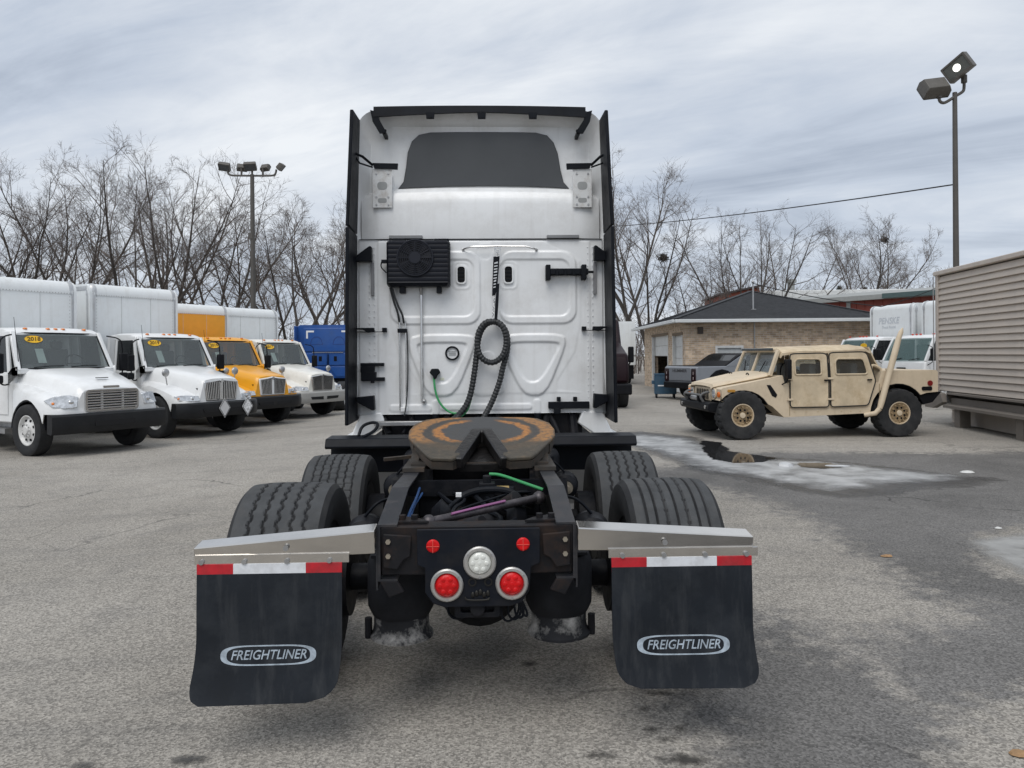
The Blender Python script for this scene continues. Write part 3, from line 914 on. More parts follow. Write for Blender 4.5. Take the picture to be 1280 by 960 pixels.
    q = MB(); q.cyl((fx, fy + .002, fz), (fx, fy + .01, fz), fr, n=40); part(q, 'fan_well', pm('fan well', (.004, .004, .005), .8), cu)
    q = MB()
    for rr_ in (.058, .076, .094, .112, .130, .146, .160):
        q.tube([(fx + rr_ * math.cos(t), fy - .012 + .006 * (rr_ / .16), fz + rr_ * math.sin(t)) for t in np.linspace(0, 2 * PI, 41)[:-1]], .0042 if rr_ < .15 else .008, 5, closed=True)
    for k in range(12):
        t = 2 * PI * k / 12; q.cyl((fx + .05 * math.cos(t), fy - .013, fz + .05 * math.sin(t)), (fx + .16 * math.cos(t), fy - .006, fz + .16 * math.sin(t)), .004, n=5)
    q.cyl((fx, fy - .02, fz), (fx, fy, fz), .052, n=28)
    part(q, 'fan_grille', pm('fan grille', (.016, .018, .026), .45, spec=.25), cu)
    q = MB()
    for k in range(9):
        t = 2 * PI * k / 9
        q.add([(fx + .05 * math.cos(t), fy + .0, fz + .05 * math.sin(t)), (fx + .15 * math.cos(t), fy - .001, fz + .15 * math.sin(t)), (fx + .15 * math.cos(t + .4), fy + .002, fz + .15 * math.sin(t + .4)), (fx + .05 * math.cos(t + .5), fy + .002, fz + .05 * math.sin(t + .5))], [(0, 1, 2, 3)])
    part(q, 'fan_blades', pm('fan blade', (.012, .012, .016), .5), cu)
    for xa, xb, ya, yb in ((245, 302, 68, 80), (420, 480, 68, 80), (275, 298, 262, 292), (428, 448, 262, 292)):
        (xx0, zz1), (xx1, zz0) = c2(xa, ya), c2(xb, yb)
        q = MB(); q.box(xx0, xx1, CY - .12, CY - .01, zz0, zz1); part(q, 'unit_bracket', BK, cu, bevel=.004)
    q = MB(); x, z = c2(210, 160); q.box(x - .02, x + .03, CY - .1, CY - .05, z - .015, z + .015)
    q.tube(smooth_path([(x - .02, CY - .07, z), (x - .03, CY - .08, z - .05), (x + .02, CY - .06, z - .1)], 2), .006, 6); part(q, 'unit_plug', BK, cu)
    # ---- rails, rods and hoses on the back wall
    q = MB(); P = [(535, 108), (570, 99), (680, 97), (800, 99), (830, 107), (850, 110)]
    q.tube([(c2(*p)[0], CY - (.02 if i in (0, 5) else .07), c2(*p)[1]) for i, p in enumerate(P)], .008, 8)
    for p in ((538, 108), (845, 110)): x, z = c2(*p); q.ball((x, CY - .02, z), .014, 8, 6)
    part(q, 'hose_rail', CHROME)
    q = MB(); x, z = c2(682, 100)
    for dz in (0, .02): q.tube([(x + .028 * math.cos(t), CY - .07, z - .01 - dz + .022 * math.sin(t)) for t in np.linspace(0, 2 * PI, 15)[:-1]], .004, 5, closed=True)
    (xa, za), (xb, zb_) = c2(682, 118), c2(660, 392)
    nseg = 60
    q.tube([(xa + (xb - xa) * t + .006 * math.cos(t * 130), CY - .075 + .006 * math.sin(t * 130), za + (zb_ - za) * t) for t in np.linspace(0, 1, 240)], .003, 4)
    part(q, 'tender_spring', CHROME)
    q = MB(); q.prism([c2(*p) for p in [(664, 142), (690, 140), (688, 180), (680, 262), (672, 300), (657, 306)]], 'y', CY - .095, CY - .08); tn = part(q, 'tender_sleeve', BK, bevel=.003)
    for k in range(9):
        x, z = c2(675 - k * .9, 168 + k * 12.5); wd = .016 if k < 6 else .011
        q = MB(); q.prism([(x - wd, z - .010), (x + wd, z - .004), (x + wd, z + (.006 if k % 3 else .012)), (x - wd, z + .001)], 'y', CY - .0965, CY - .095); part(q, 'sleeve_print', pm('sleeve print', (.6, .62, .64), .5), tn)
    q = MB(); q.prism([c2(*p) for p in [(678, 256), (688, 254), (684, 330), (678, 412), (666, 412), (670, 330)]], 'y', CY - .105, CY - .097); part(q, 'tender_strap', BK)
    # spiral wrapped hose loop
    HOSE = pm('hose wrap', (.022, .024, .026), .5, var=.3, scale=30)
    def hose(path, r, name, wraps=True, y=CY - .12, mat=HOSE):
        p3 = [Vector((c2(p[0], p[1])[0], y + p[2], c2(p[0], p[1])[1])) for p in [(a + (0,))[:3] for a in path]]
        sp = smooth_path(p3, 4)
        # resample evenly
        d = [0]
        for i in range(1, len(sp)): d.append(d[-1] + (sp[i] - sp[i - 1]).length)
        m = max(8, int(d[-1] / .0075)); out = []
        j = 0
        for k in range(m + 1):
            t = d[-1] * k / m
            while j < len(d) - 2 and d[j + 1] < t: j += 1
            f = (t - d[j]) / max(1e-9, d[j + 1] - d[j]); out.append(sp[j].lerp(sp[j + 1], f))
        rs = [r * (1 + (.10 if (k % 4) in (0, 1) else -.06) * (1 if wraps else 0)) for k in range(m + 1)]
        q = MB(); q.tube(out, rs, 10); return part(q, name, mat, smooth=25)
    loop = [(668, 412, -.01), (630, 412), (600, 450), (592, 510), (608, 565), (655, 588), (700, 560), (718, 500), (708, 440), (680, 415, .02), (655, 412, .03), (625, 425, .03), (600, 470, .03), (592, 540, .03), (580, 640, .02), (560, 740, 0), (520, 795, -.05), (470, 830, -.12)]
    hose(loop, .026, 'air_hose')
    loop2 = [(668, 408, .05), (700, 425, .05), (722, 470, .05), (720, 540, .04), (700, 600, .04), (688, 660, .03), (655, 745, .02), (615, 815, -.05), (600, 840, -.12)]
    hose(loop2, .026, 'air_hose')
    GREEN = pm('green cable', (.04, .30, .10), .4)
    hose([(413, 642, .06), (416, 690, .05), (432, 745, .04), (470, 785, .03), (510, 795, .02), (548, 770, .02), (566, 735, .03)], .010, 'green_cable', False, mat=GREEN)
    hose([(566, 735, .03), (552, 780, .02), (530, 800, 0), (505, 815, -.05)], .011, 'green_cable', False, mat=GREEN)
    q = MB(); x, z = c2(417, 622)
    q.prism([(x - .05, z + .0), (x - .03, z + .035), (x + .03, z + .035), (x + .05, z), (x + .02, z - .03), (x + .01, z - .06), (x - .01, z - .06), (x - .02, z - .03)], 'y', CY - .08, CY - .01)
    part(q, 'power_plug', BK, bevel=.008)
    q = MB(); x, z = c2(445, 650); q.box(x - .02, x + .02, CY - .012, CY - .005, z - .012, z + .012); part(q, 'sticker', pm('sticker', (.7, .72, .6), .5))
    q = MB(); x, z = c2(489, 542)
    q.lathe([(.050, -.03), (.066, -.03), (.066, .0), (.05, 0)], (x, CY, z), 'y', 28, True); em = part(q, 'round_vent', BK)
    q = MB(); q.cyl((x, CY - .012, z), (x, CY - .004, z), .05, n=24); part(q, 'vent_face', W_, em)
    q = MB()
    for dz in (-.015, .0, .015): q.box(x - .032, x + .032, CY - .018, CY - .012, z + dz - .003, z + dz + .003)
    part(q, 'vent_bars', pm('slot grey', (.3, .31, .31), .6), em)
    for xa in (529, 727):
        x, z = c2(xa, 213); q = MB()
        q.ring(rrect(x - .045, x + .045, z - .085, z + .085, .03), rrect(x - .034, x + .034, z - .074, z + .074, .026), 'y', CY - .028, CY - .004)
        vt = part(q, 'wall_vent', W_)
        q = MB(); q.prism(rrect(x - .034, x + .034, z - .074, z + .074, .026), 'y', CY - .017, CY - .006); part(q, 'vent_opening', pm('fan well', (.004, .004, .005), .8), vt)
        q = MB()
        for k in range(4): q.box(x - .03, x + .03, CY - .024, CY - .018, z - .055 + k * .035, z - .043 + k * .035)
        part(q, 'vent_louvre', BK, vt)
    # dark bar on the right with two clamps
    (a, zt), (b, zb) = c2(878, 192), c2(1065, 220)
    q = MB(); q.box(a + .02, b - .02, CY - .09, CY - .02, zb, zt)
    for k in range(5): q.box(a + .05 + k * .075, a + .10 + k * .075, CY - .1, CY - .03, zb + .006, zt - .004)
    q.cyl((b - .03, CY - .06, (zt + zb) / 2), (b + .04, CY - .06, (zt + zb) / 2), .012, n=8)
    hb = part(q, 'hose_holder', BK, bevel=.006)
    for xa in (892, 1042):
        x, z = c2(xa, 208); q = MB(); q.box(x - .022, x + .022, CY - .105, CY - .005, z - .07, z + .07); part(q, 'clamp', BK, hb, bevel=.008)
    # latch on the left
    for xa, xb, ya, yb in ((108, 205, 580, 593), (108, 165, 593, 620), (110, 172, 618, 655), (165, 207, 640, 655), (150, 164, 648, 664)):
        (xx0, zz1), (xx1, zz0) = c2(xa, ya), c2(xb, yb)
        q = MB(); q.box(xx0, xx1, CY - .06, CY - .0, zz0, zz1); part(q, 'latch', BK, bevel=.004)
    # pipes at the left
    for xa, ya, yb, r in ((271, 405, 778, .008), (296, 405, 778, .006), (362, 290, 745, .012)):
        q = MB(); x, zt = c2(xa, ya); _, zb = c2(xa, yb); q.cyl((x, CY - .04, zt), (x, CY - .04, zb), r, n=10); part(q, 'bright_pipe', CHROME)
    q = MB(); x, zt = c2(362, 270); q.cyl((x, CY - .05, zt), (x, CY - .04, zt - .06), .018, .012, n=10); x, z = c2(370, 742); q.ball((x, CY - .03, z), .022, 8, 6); part(q, 'pipe_fitting', STEEL)
    hose([(236, 268, .04), (250, 330, .05), (266, 370, .05), (270, 410, .08)], .010, 'drain_hose', False)
    hose([(242, 266, .03), (265, 340, .03), (286, 380, .04), (289, 415, .07)], .010, 'drain_hose', False)
    q = MB(); (a, zt), (b, zb) = c2(263, 438), c2(302, 455); q.box(a, b, CY - .065, CY - .004, zb, zt); part(q, 'pipe_clip', BK, bevel=.005)
    hose([(302, 452, .07), (305, 560, .08), (303, 660, .08), (298, 745, .08), (290, 800, .04)], .006, 'wiring', False)
    q = MB(); (a, zt), (b, zb) = c2(272, 765), c2(302, 785); q.box(a, b, CY - .05, CY - .004, zb, zt); part(q, 'pipe_foot', W_, bevel=.006)
    q = MB(); (a, zt), (b, zb) = c2(890, 749), c2(1063, 778); q.box(a, b, CY - .05, CY - .012, zb, zt)
    (a2, zt2), (b2, zb2) = c2(913, 776), c2(942, 800); q.box(a2, b2, CY - .05, CY - .02, zb2, zt2)
    for xa in (934, 1003): x, z = c2(xa, 738); q.box(x - .018, x + .018, CY - .05, CY - .015, z - .02, z + .02)
    part(q, 'grab_bar', BK, bevel=.005)
    for xa in (418, 845):
        x, z = c2(xa, 803); q = MB(); q.cyl((x, CY - .03, z - .03), (x, CY - .03, z + .015), .03, n=12); part(q, 'cab_mount', BK)

    # ---- chassis under the cab
    q = MB()
    q.box(-.93, .93, CY + .05, CY + 1.6, .9, 1.2); q.box(-1.1, 1.1, CY + .5, CY + 3, .5, .95)
    part(q, 'undercab_chassis', CH)
    rnd = random.Random(9)
    q = MB()
    for k in range(14):
        x = -.85 + k * .13
        q.cyl((x, CY - .02 + rnd.uniform(-.1, .05), 1.05 + rnd.uniform(-.05, .05)), (x + rnd.uniform(-.1, .1), CY + .05, 1.2), rnd.uniform(.012, .04), n=8)
    tag(part(q, 'undercab_fittings', CH), kind='stuff')
    hose([(520, 795, -.05), (500, 830, -.3), (510, 860, -.6), (560, 890, -.9)], .02, 'lower_hose', False)
    # deck plates / quarter fenders ahead of the drive tyres
    for s in (-1, 1):
        q = MB()
        poly = [(2.74, 1.02), (2.78, 1.085), (3.02, 1.09), (3.05, 1.04), (3.0, .78), (2.97, .78), (3.0, 1.035), (2.80, 1.045), (2.76, 1.0)]
        q.prism(poly, 'x', min(s * .50, s * 1.27), max(s * .50, s * 1.27)); part(q, 'quarter_fender', BK, bevel=.008)
        q = MB(); q.box(min(s * .47, s * .62), max(s * .47, s * .62), 2.55, 3.5, .72, 1.0); part(q, 'air_tank', CH, bevel=.05)
        # battery / tool boxes, fuel tanks beside the rails
        q = MB(); q.cyl((s * .85, CY - .05, .68), (s * .85, CY + 1.6, .68), .3, n=28); part(q, 'fuel_tank', pm('tank metal', (.5, .5, .5), .3, .9))
    q = MB(); q.box(-.98, -.42, CY - .12, CY - .02, 1.12, 1.16); part(q, 'walkway_step', STEEL, bevel=.005)
    q = MB(); q.tube(smooth_path([(-1.03, 2.95, 1.09), (-1.01, 3.0, 1.17), (-.92, 3.0, 1.20), (-.86, 2.95, 1.19), (-.89, 2.9, 1.13), (-.98, 2.85, 1.09)], 3), .013, 8); part(q, 'tie_loop', BK)

    # ---- frame rails (channel section)
    for s in (-1, 1):
        o_, i_ = .448, .36
        def chan(y, zt, dz=0):
            zb = .74
            P = [(o_, zt), (i_, zt), (i_, zt - .010), (o_ - .012, zt - .010), (o_ - .012, zb + .01), (i_, zb + .01), (i_, zb), (o_, zb)]
            return [(s * x, y, z) for x, z in P]
        q = MB(); q.loft([chan(-.02, .995), chan(.5, 1.075), chan(1.0, 1.06), chan(CY + 3, 1.06)])
        fr_ = part(q, 'frame_rail', RAIL, smooth=0)
        fr_.data.materials[0] = RAIL
        q = MB()
        for k in range(22):
            y = .1 + k * .15
            for z in (.83, .96): q.cyl((s * (o_ - .002), y, z), (s * (o_ + .014), y, z), .011, n=6)
        tag(part(q, 'rail_bolts', STEEL), kind='stuff')
        # fifth wheel mounting angle and slide base
        q = MB(); q.box(min(s * .33, s * .46), max(s * .33, s * .46), 1.1, 2.25, 1.062, 1.085)
        q.prism([(1.25, 1.085), (2.1, 1.085), (1.85, 1.19), (1.5, 1.19)], 'x', min(s * .38, s * .43), max(s * .38, s * .43)); part(q, 'fifth_wheel_bracket', pm('greasy steel', (.05, .044, .038), .45, .3, var=.4, dirt=((.16, .10, .06), .5, 8)))
    # ---- cross members and running gear between the rails
    q = MB(); q.prism([(-.02, .985), (.07, .99), (.075, .97), (.02, .955), (.02, .76), (-.0, .76)], 'x', -.436, .436)
    RUST = pm('rusty edge paint', (.013, .013, .015), .5, var=.3, dirt=((.075, .042, .026), .45, 7), spec=.15)
    cm = part(q, 'rear_crossmember', RUST, bevel=.006)
    for y in (1.12, 2.3, 3.2):
        q = MB(); q.box(-.36, .36, y - .07, y + .07, .80, 1.0); part(q, 'crossmember', CH, bevel=.01)
    q = MB(); q.box(-.42, .42, 1.02, 1.06, .93, 1.02); part(q, 'crossmember', CH)
    for y in (.87, 2.30):
        q = MB(); q.cyl((-.95, y, .51), (.95, y, .51), .075, n=16); q.lathe([(.0, -.26), (.14, -.24), (.23, -.13), (.25, 0), (.23, .12), (.1, .3), (.05, .32), (0, .33)], (0, y, .49), 'y', 24)
        q.lathe([(.0, .16), (.10, .14), (.17, .06), (.19, -.05)], (0, y, .64), 'z', 24)
        part(q, 'drive_axle', CH)
        for s in (-1, 1):
            q = MB(); yy = y - .28
            q.lathe([(0, -.13), (.05, -.13), (.085, -.10), (.09, -.02), (.1, 0), (.09, .02), (.085, .10), (.04, .13), (0, .13)], (s * .60, yy, .82), 'y', 18); bc = part(q, 'brake_chamber', CH)
            q = MB(); q.cyl((s * .60, yy - .2, .82), (s * .60, yy - .13, .82), .02, .026, n=12); q.cyl((s * .60, yy - .155, .82), (s * .60, yy - .14, .82), .045, n=12); part(q, 'chamber_cap', pm('brass grey', (.34, .30, .24), .45, .6), bc)
            q = MB(); q.tube(smooth_path([(s * .6, yy - .02, .91), (s * .52, yy - .04, 1.0), (s * .45, yy + .1, .98)], 3), .009, 6); part(q, 'brake_line', BK, bc)
            q = MB(); q.cyl((s * .5, y + .22, .5), (s * .49, y + .30, 1.0), .033, n=12); q.cyl((s * .5, y + .24, .74), (s * .49, y + .30, 1.0), .042, n=12); part(q, 'shock_absorber', CH)
            q = MB(); q.prism([(y - .55, .36), (y - .5, .46), (y + .1, .46), (y + .55, .62), (y + .6, .5), (y + .1, .34)], 'x', min(s * .40, s * .50), max(s * .40, s * .50)); part(q, 'suspension_arm', CH)
            q = MB(); q.cyl((s * .72, y, .51), (s * .84, y, .51), .21, n=24); part(q, 'brake_drum', CH)
    # air springs at the tail
    BAG = pm('air spring rubber', (.009, .010, .013), .6, var=.3, scale=9, dirt=((.028, .029, .033), .5, 7), spec=.2)
    for s, cx in ((-1, -.382), (1, .400)):
        q = MB(); q.lathe([(.0, .79), (.12, .79), (.152, .775), (.165, .74), (.166, .60), (.164, .53), (.150, .500), (.142, .485)], (cx, .33, 0), 'z', 30); ab = part(q, 'air_spring', BAG)
        q = MB(); q.lathe([(.136, .49), (.136, .43), (.142, .40), (.157, .385), (.157, .373), (.13, .362), (.02, .358), (.015, .34), (0, .34)], (cx, .33, 0), 'z', 30); part(q, 'spring_piston', pm('dusty piston', (.016, .017, .020), .7, var=.3, scale=6, dirt=((.60, .59, .57), .98, 4.0), spec=.2), ab)
        q = MB(); q.box(cx - .13, cx + .13, .2, .5, .785, .80); part(q, 'spring_plate', CH, ab)
        q = MB(); q.cyl((cx + s * .16, .3, .37), (cx + s * .16, .3, .47), .018, n=8); part(q, 'spring_valve', CH, ab)
    # diff / pintle below the plate
    q = MB(); q.prism([(-.10, .655), (.10, .655), (.10, .57), (-.10, .57)], 'y', .03, .12); q.cyl((0, -.02, .605), (0, .08, .605), .034, n=16); q.ring(rrect(-.105, .105, .56, .66, .01, 2), rrect(-.075, .075, .585, .64, .008, 2), 'y', .0, .035); part(q, 'tow_block', CH, bevel=.006)
    q = MB()
    for k in range(4): q.tube(smooth_path([(.13 + k * .02, .1, .66), (.10 + k * .035, .08, .55), (.14 + k * .03, .06, .51 + .01 * k), (.20 + k * .01, .08, .56), (.18, .1, .66)], 3), .006, 6)
    q.tube(smooth_path([(-.12, .12, .64), (-.15, .1, .56), (-.10, .08, .52), (-.02, .2, .53)], 3), .007, 6)
    tag(part(q, 'hanging_wires', BK), kind='stuff')
    # clutter: lines, rod, valve
    q = MB(); q.cyl((-.22, .28, .945), (.31, .62, .985), .022, n=12); q.ball((-.24, .27, .943), .036, 10, 8); q.ball((.325, .63, .987), .036, 10, 8); part(q, 'torque_rod', pm('rod steel', (.06, .055, .06), .4, .5, dirt=((.3, .26, .27), .4, 12)))
    q = MB(); q.tube([(-.13, .31, .972), (.0, .40, .985), (.14, .49, .998)], .007, 6); part(q, 'pink_line', pm('pink tubing', (.30, .11, .25), .45))
    q = MB(); q.tube(smooth_path([(.06, 1.0, 1.06), (.12, .98, 1.06), (.25, .86, 1.03), (.36, .80, 1.0)], 3), .009, 8); part(q, 'green_line', GREEN)
    q = MB(); q.tube(smooth_path([(-.34, .9, 1.0), (-.33, .6, 1.0), (-.35, .4, .96), (-.36, .2, .9)], 3), .007, 6); q.tube(smooth_path([(-.32, .85, .98), (-.345, .5, .96), (-.33, .25, .93)], 3), .006, 6); part(q, 'blue_line', pm('blue tubing', (.02, .07, .20), .45))
    q = MB(); q.box(.0, .09, .85, .93, .93, 1.03); q.cyl((.045, .89, 1.02), (.045, .89, 1.07), .025, n=10); q.cyl((.09, .88, .99), (.2, .88, .99), .02, n=10); part(q, 'height_valve', CH, bevel=.005)
    q = MB(); q.cyl((.10, .88, .99), (.17, .88, .99), .022, n=10); part(q, 'brass_fitting', pm('brass', (.42, .30, .13), .35, .9))
    q = MB()
    for a in range(9):
        x = rnd.uniform(-.3, .3); q.tube(smooth_path([(x, 1.0, .95), (x + rnd.uniform(-.2, .2), .8, rnd.uniform(.9, 1.02)), (rnd.uniform(-.3, .3), .5, rnd.uniform(.8, .95)), (rnd.uniform(-.34, .34), .2, .86)], 3), rnd.uniform(.006, .016), 7)
    q.tube(smooth_path([(-.14, .75, .7), (-.14, .8, .95), (.0, .85, 1.0), (.2, .84, .99), (.25, .78, .9), (.24, .7, .7)], 3), .02, 10)
    tag(part(q, 'air_lines', BK), kind='stuff')
    rn2 = random.Random(31)
    for k in range(16):
        x, y, z = rn2.uniform(-.32, .32), rn2.uniform(.15, 1.0), rn2.uniform(.72, .93); q = MB()
        if k % 3 == 0: q.cbox((x, y, z), (rn2.uniform(.04, .12), rn2.uniform(.04, .14), rn2.uniform(.03, .09)), (rn2.uniform(-20, 20), rn2.uniform(-20, 20), rn2.uniform(0, 90)))
        elif k % 3 == 1: q.cyl((x, y, z), (x + rn2.uniform(-.12, .12), y + rn2.uniform(-.1, .1), z + rn2.uniform(-.05, .08)), rn2.uniform(.02, .045), n=12)
        else: q.bar((x, y, z), (x + rn2.uniform(-.2, .2), y + rn2.uniform(-.15, .15), z + .03), .03, .012)
        part(q, 'chassis_fitting', (CH, RUST, MATS['rod steel'])[k % 3], bevel=.004)
    q = MB(); q.lathe([(0, -.16), (.09, -.15), (.115, -.11), (.115, .11), (.09, .15), (0, .16)], (-.02, .62, .80), 'x', 22); part(q, 'air_reservoir', CH)
    q = MB(); q.box(-.125, -.095, .69, .72, .985, 1.005); part(q, 'cable_tag', pm('tag white', (.8, .8, .8), .5))
    for s in (-1, 1):
        q = MB(); q.lathe([(.0, -.05), (.06, -.05), (.11, 0), (.06, .05), (0, .05)], (s * .2, .62, .88), 'x', 20); part(q, 'spring_seat', CH)
    for s in (-1, 1):
        q = MB(); q.prism([(s * .43, .02), (s * .22, .02), (s * .26, .08), (s * .34, .14), (s * .43, .14)], 'z', .99, 1.0); tg_ = part(q, 'tail_gusset', RUST)
        for x in (.29, .345): q = MB(); q.cyl((s * x, .07, .99), (s * x, .07, 1.02), .016, n=8); part(q, 'gusset_bolt', RUST, tg_)

    # ---- fifth wheel
    FW = MATS.get('fifth wheel plate')
    m = bpy.data.materials.new('fifth wheel plate'); m.use_nodes = True
    nt = m.node_tree; N, L = nt.nodes, nt.links; b_ = N['Principled BSDF']
    tc = N.new('ShaderNodeTexCoord')
    def nz_(scale, det, ro, di):
        n_ = N.new('ShaderNodeTexNoise'); n_.inputs['Scale'].default_value = scale; n_.inputs['Detail'].default_value = det; n_.inputs['Roughness'].default_value = ro; n_.inputs['Distortion'].default_value = di
        L.new(tc.outputs['Object'], n_.inputs['Vector']); return n_
    nz = nz_(9, 9, .75, .3); nb_ = nz_(26, 6, .7, .2)
    sx_ = N.new('ShaderNodeSeparateXYZ'); L.new(tc.outputs['Object'], sx_.inputs[0])
    def mm(op, a, b, c=None):
        n_ = N.new('ShaderNodeMath'); n_.operation = op
        for q_, v_ in enumerate((a, b, c)):
            if v_ is None: continue
            if isinstance(v_, (int, float)): n_.inputs[q_].default_value = v_
            else: L.new(v_, n_.inputs[q_])
        return n_.outputs[0]
    def rmp(f, cols):
        r_ = N.new('ShaderNodeValToRGB'); L.new(f, r_.inputs[0]); e_ = r_.color_ramp.elements
        e_[0].position, e_[0].color = cols[0][0], (*cols[0][1], 1); e_[1].position, e_[1].color = cols[-1][0], (*cols[-1][1], 1)
        for p_, c_ in cols[1:-1]: k_ = e_.new(p_); k_.color = (*c_, 1)
        return r_.outputs[0]
    def mixc(f, a, b):
        n_ = N.new('ShaderNodeMix'); n_.data_type = 'RGBA'; L.new(f, n_.inputs['Factor'])
        for q_, v_ in ((6, a), (7, b)):
            if isinstance(v_, tuple): n_.inputs[q_].default_value = (*v_, 1)
            else: L.new(v_, n_.inputs[q_])
        return n_.outputs[2]
    # rings worn by the trailer plate: slate grey grease, rust orange bands on both sides
    yy_ = mm('MULTIPLY', mm('SUBTRACT', sx_.outputs[1], .08), 1.05)
    ln = mm('SQRT', mm('ADD', mm('MULTIPLY', sx_.outputs[0], sx_.outputs[0]), mm('MULTIPLY', yy_, yy_)), 0)
    rad = mm('MULTIPLY_ADD', nz.outputs['Fac'], .13, mm('SUBTRACT', ln, .065))
    SL, OR, OR2 = (.062, .064, .066), (.40, .175, .05), (.34, .17, .06)
    ring_ = rmp(rad, [(0, SL), (.262, SL), (.275, OR), (.318, OR), (.33, (.10, .075, .05)), (.345, (.05, .048, .046)), (.385, (.055, .05, .046)), (.40, OR2), (.47, OR2), (.50, (.12, .085, .05)), (.6, (.10, .08, .05))])
    ring_ = mixc(rmp(nb_.outputs['Fac'], [(.46, (0, 0, 0)), (.62, (.75, .75, .75))]), ring_, (.075, .066, .055))
    backc = rmp(mm('MULTIPLY_ADD', nz.outputs['Fac'], .2, mm('ABSOLUTE', sx_.outputs[0], 0)), [(.17, (0, 0, 0)), (.25, (1, 1, 1))])
    ring_ = mixc(backc, SL, ring_)
    ears = rmp(mm('MULTIPLY_ADD', nz.outputs['Fac'], .16, mm('MULTIPLY', sx_.outputs[1], -1)), [(.20, (0, 0, 0)), (.28, (.92, .92, .92))])
    earc = rmp(nb_.outputs['Fac'], [(.35, (.045, .042, .036)), (.6, (.085, .07, .05)), (.75, (.20, .13, .07))])
    ring_ = mixc(ears, ring_, earc)
    L.new(ring_, b_.inputs['Base Color']); b_.inputs['Roughness'].default_value = .6; b_.inputs['Metallic'].default_value = .1
    bp = N.new('ShaderNodeBump'); bp.inputs['Strength'].default_value = .35; bp.inputs['Distance'].default_value = .01; L.new(nz.outputs['Fac'], bp.inputs['Height']); L.new(bp.outputs[0], b_.inputs['Normal'])
    plate = bpy.data.objects.new('fifth_wheel', None)
    outl = [(-.30, .44), (-.40, .40), (-.47, .28), (-.49, .12), (-.48, -.02), (-.44, -.14), (-.34, -.40), (-.30, -.48), (-.17, -.50), (-.13, -.44), (-.05, -.16), (-.04, -.05), (.04, -.05), (.05, -.16), (.13, -.44), (.17, -.50), (.30, -.48), (.34, -.40), (.44, -.14), (.48, -.02), (.49, .12), (.47, .28), (.40, .40), (.30, .44), (0, .46)]
    q = MB(); q.prism(outl, 'z', -.03, 0)
    # drooping ramps
    fw = q.build('fifth_wheel', m, T, bevel=.01)
    fw.location = (.012, 1.56, 1.235); fw.rotation_euler = (R(10), 0, 0)
    GR = MATS['greasy steel']
    q = MB()
    for s in (-1, 1):
        q.prism([(s * .43, -.15), (s * .335, -.40), (s * .30, -.48), (s * .17, -.50), (s * .13, -.44), (s * .2, -.3)], 'z', -.075, -.03)
        q.prism([(s * .47, .25), (s * .485, .1), (s * .44, -.13), (s * .41, -.13), (s * .45, .1), (s * .44, .25)], 'z', -.10, -.03)
        q.prism([(s * .30, .44), (s * .40, .40), (s * .47, .28), (s * .44, .26), (s * .38, .37), (s * .29, .41)], 'z', -.10, -.03)
    q.box(-.3, .3, .40, .44, -.1, -.03); part(q, 'plate_skirt', GR, fw)
    q = MB()
    for s in (-1, 1):
        q.bar((s * .035, -.02, .006), (s * .150, -.47, -.045), .075, .075)
    q.prism([(-.062, .03), (.062, .03), (.055, -.05), (-.055, -.05)], 'z', -.05, .036); part(q, 'throat_jaw', pm('black grease', (.012, .011, .011), .35, var=.4, scale=12, bump=.6, bscale=25), fw, bevel=.01)
    q = MB(); q.prism([(-.05, -.06), (.05, -.06), (.13, -.40), (-.13, -.40)], 'z', -.12, -.075); part(q, 'kingpin_lock', MATS['black grease'], fw)
    q = MB(); q.box(-.38, .38, -.02, .06, -.16, -.03); q.box(-.42, -.34, -.1, .12, -.2, -.04); q.box(.34, .42, -.1, .12, -.2, -.04); part(q, 'plate_saddle', GR, fw)
    q = MB(); q.bar((-.3, -.1, -.10), (-.62, -.2, -.10), .02, .02); part(q, 'release_handle', GR, fw)
    q = MB(); q.box(-.42, .42, 1.2, 2.0, 1.086, 1.10); part(q, 'slide_plate', GR)

    # ---- tail plate with lights
    NAVY = pm('tail plate black', (.006, .008, .013), .42, var=.3, scale=5, dirt=((.03, .027, .025), .35, 9), spec=.18)
    tp = [(-.27, .975), (.285, .975), (.285, .815), (.245, .80), (.235, .69), (.20, .64), (.15, .622), (-.15, .622), (-.20, .64), (-.235, .69), (-.235, .80), (-.27, .815)]
    q = MB(); q.prism(tp, 'y', -.035, -.022); tpo = part(q, 'tail_plate', NAVY, bevel=.004)
    def lamp(x, z, ro, ri, lens, name):
        q = MB(); q.lathe([(ri, -.008), (ri + .004, -.016), (ro - .006, -.016), (ro, -.010), (ro, 0), (ri, 0)], (x, -.036, z), 'y', 32, True); lo = part(q, name, pm('lamp bezel', (.5, .49, .47), .38, .8, var=.12, scale=20))
        q = MB(); q.lathe([(0, -.020), (ri * .6, -.018), (ri * .92, -.010), (ri, -.004), (ri, 0)], (x, -.036, z), 'y', 28); le = part(q, 'lens', lens, lo)
        q = MB()
        for k in range(7):
            a = 2 * PI * k / 6; rr_ = 0 if k == 6 else ri * .58
            q.ball((x + rr_ * math.cos(a), -.054, z + rr_ * math.sin(a)), ri * .22, 10, 5, (1, .25, 1))
        part(q, 'led_optic', lens, lo)
        q = MB()
        for a in (35, 145, 270): q.cyl((x + (ro + ri) / 2 * math.cos(R(a)), -.056, z + (ro + ri) / 2 * math.sin(R(a))), (x + (ro + ri) / 2 * math.cos(R(a)), -.048, z + (ro + ri) / 2 * math.sin(R(a))), .006, n=8)
        part(q, 'screws', STEEL, lo)['kind'] = 'stuff'
    RED = pm('red lens', (.58, .006, .008), .28, var=.2, scale=30, spec=.3)
    CLR = pm('clear lens', (.72, .73, .68), .15, var=.12, scale=25, coat=.5)
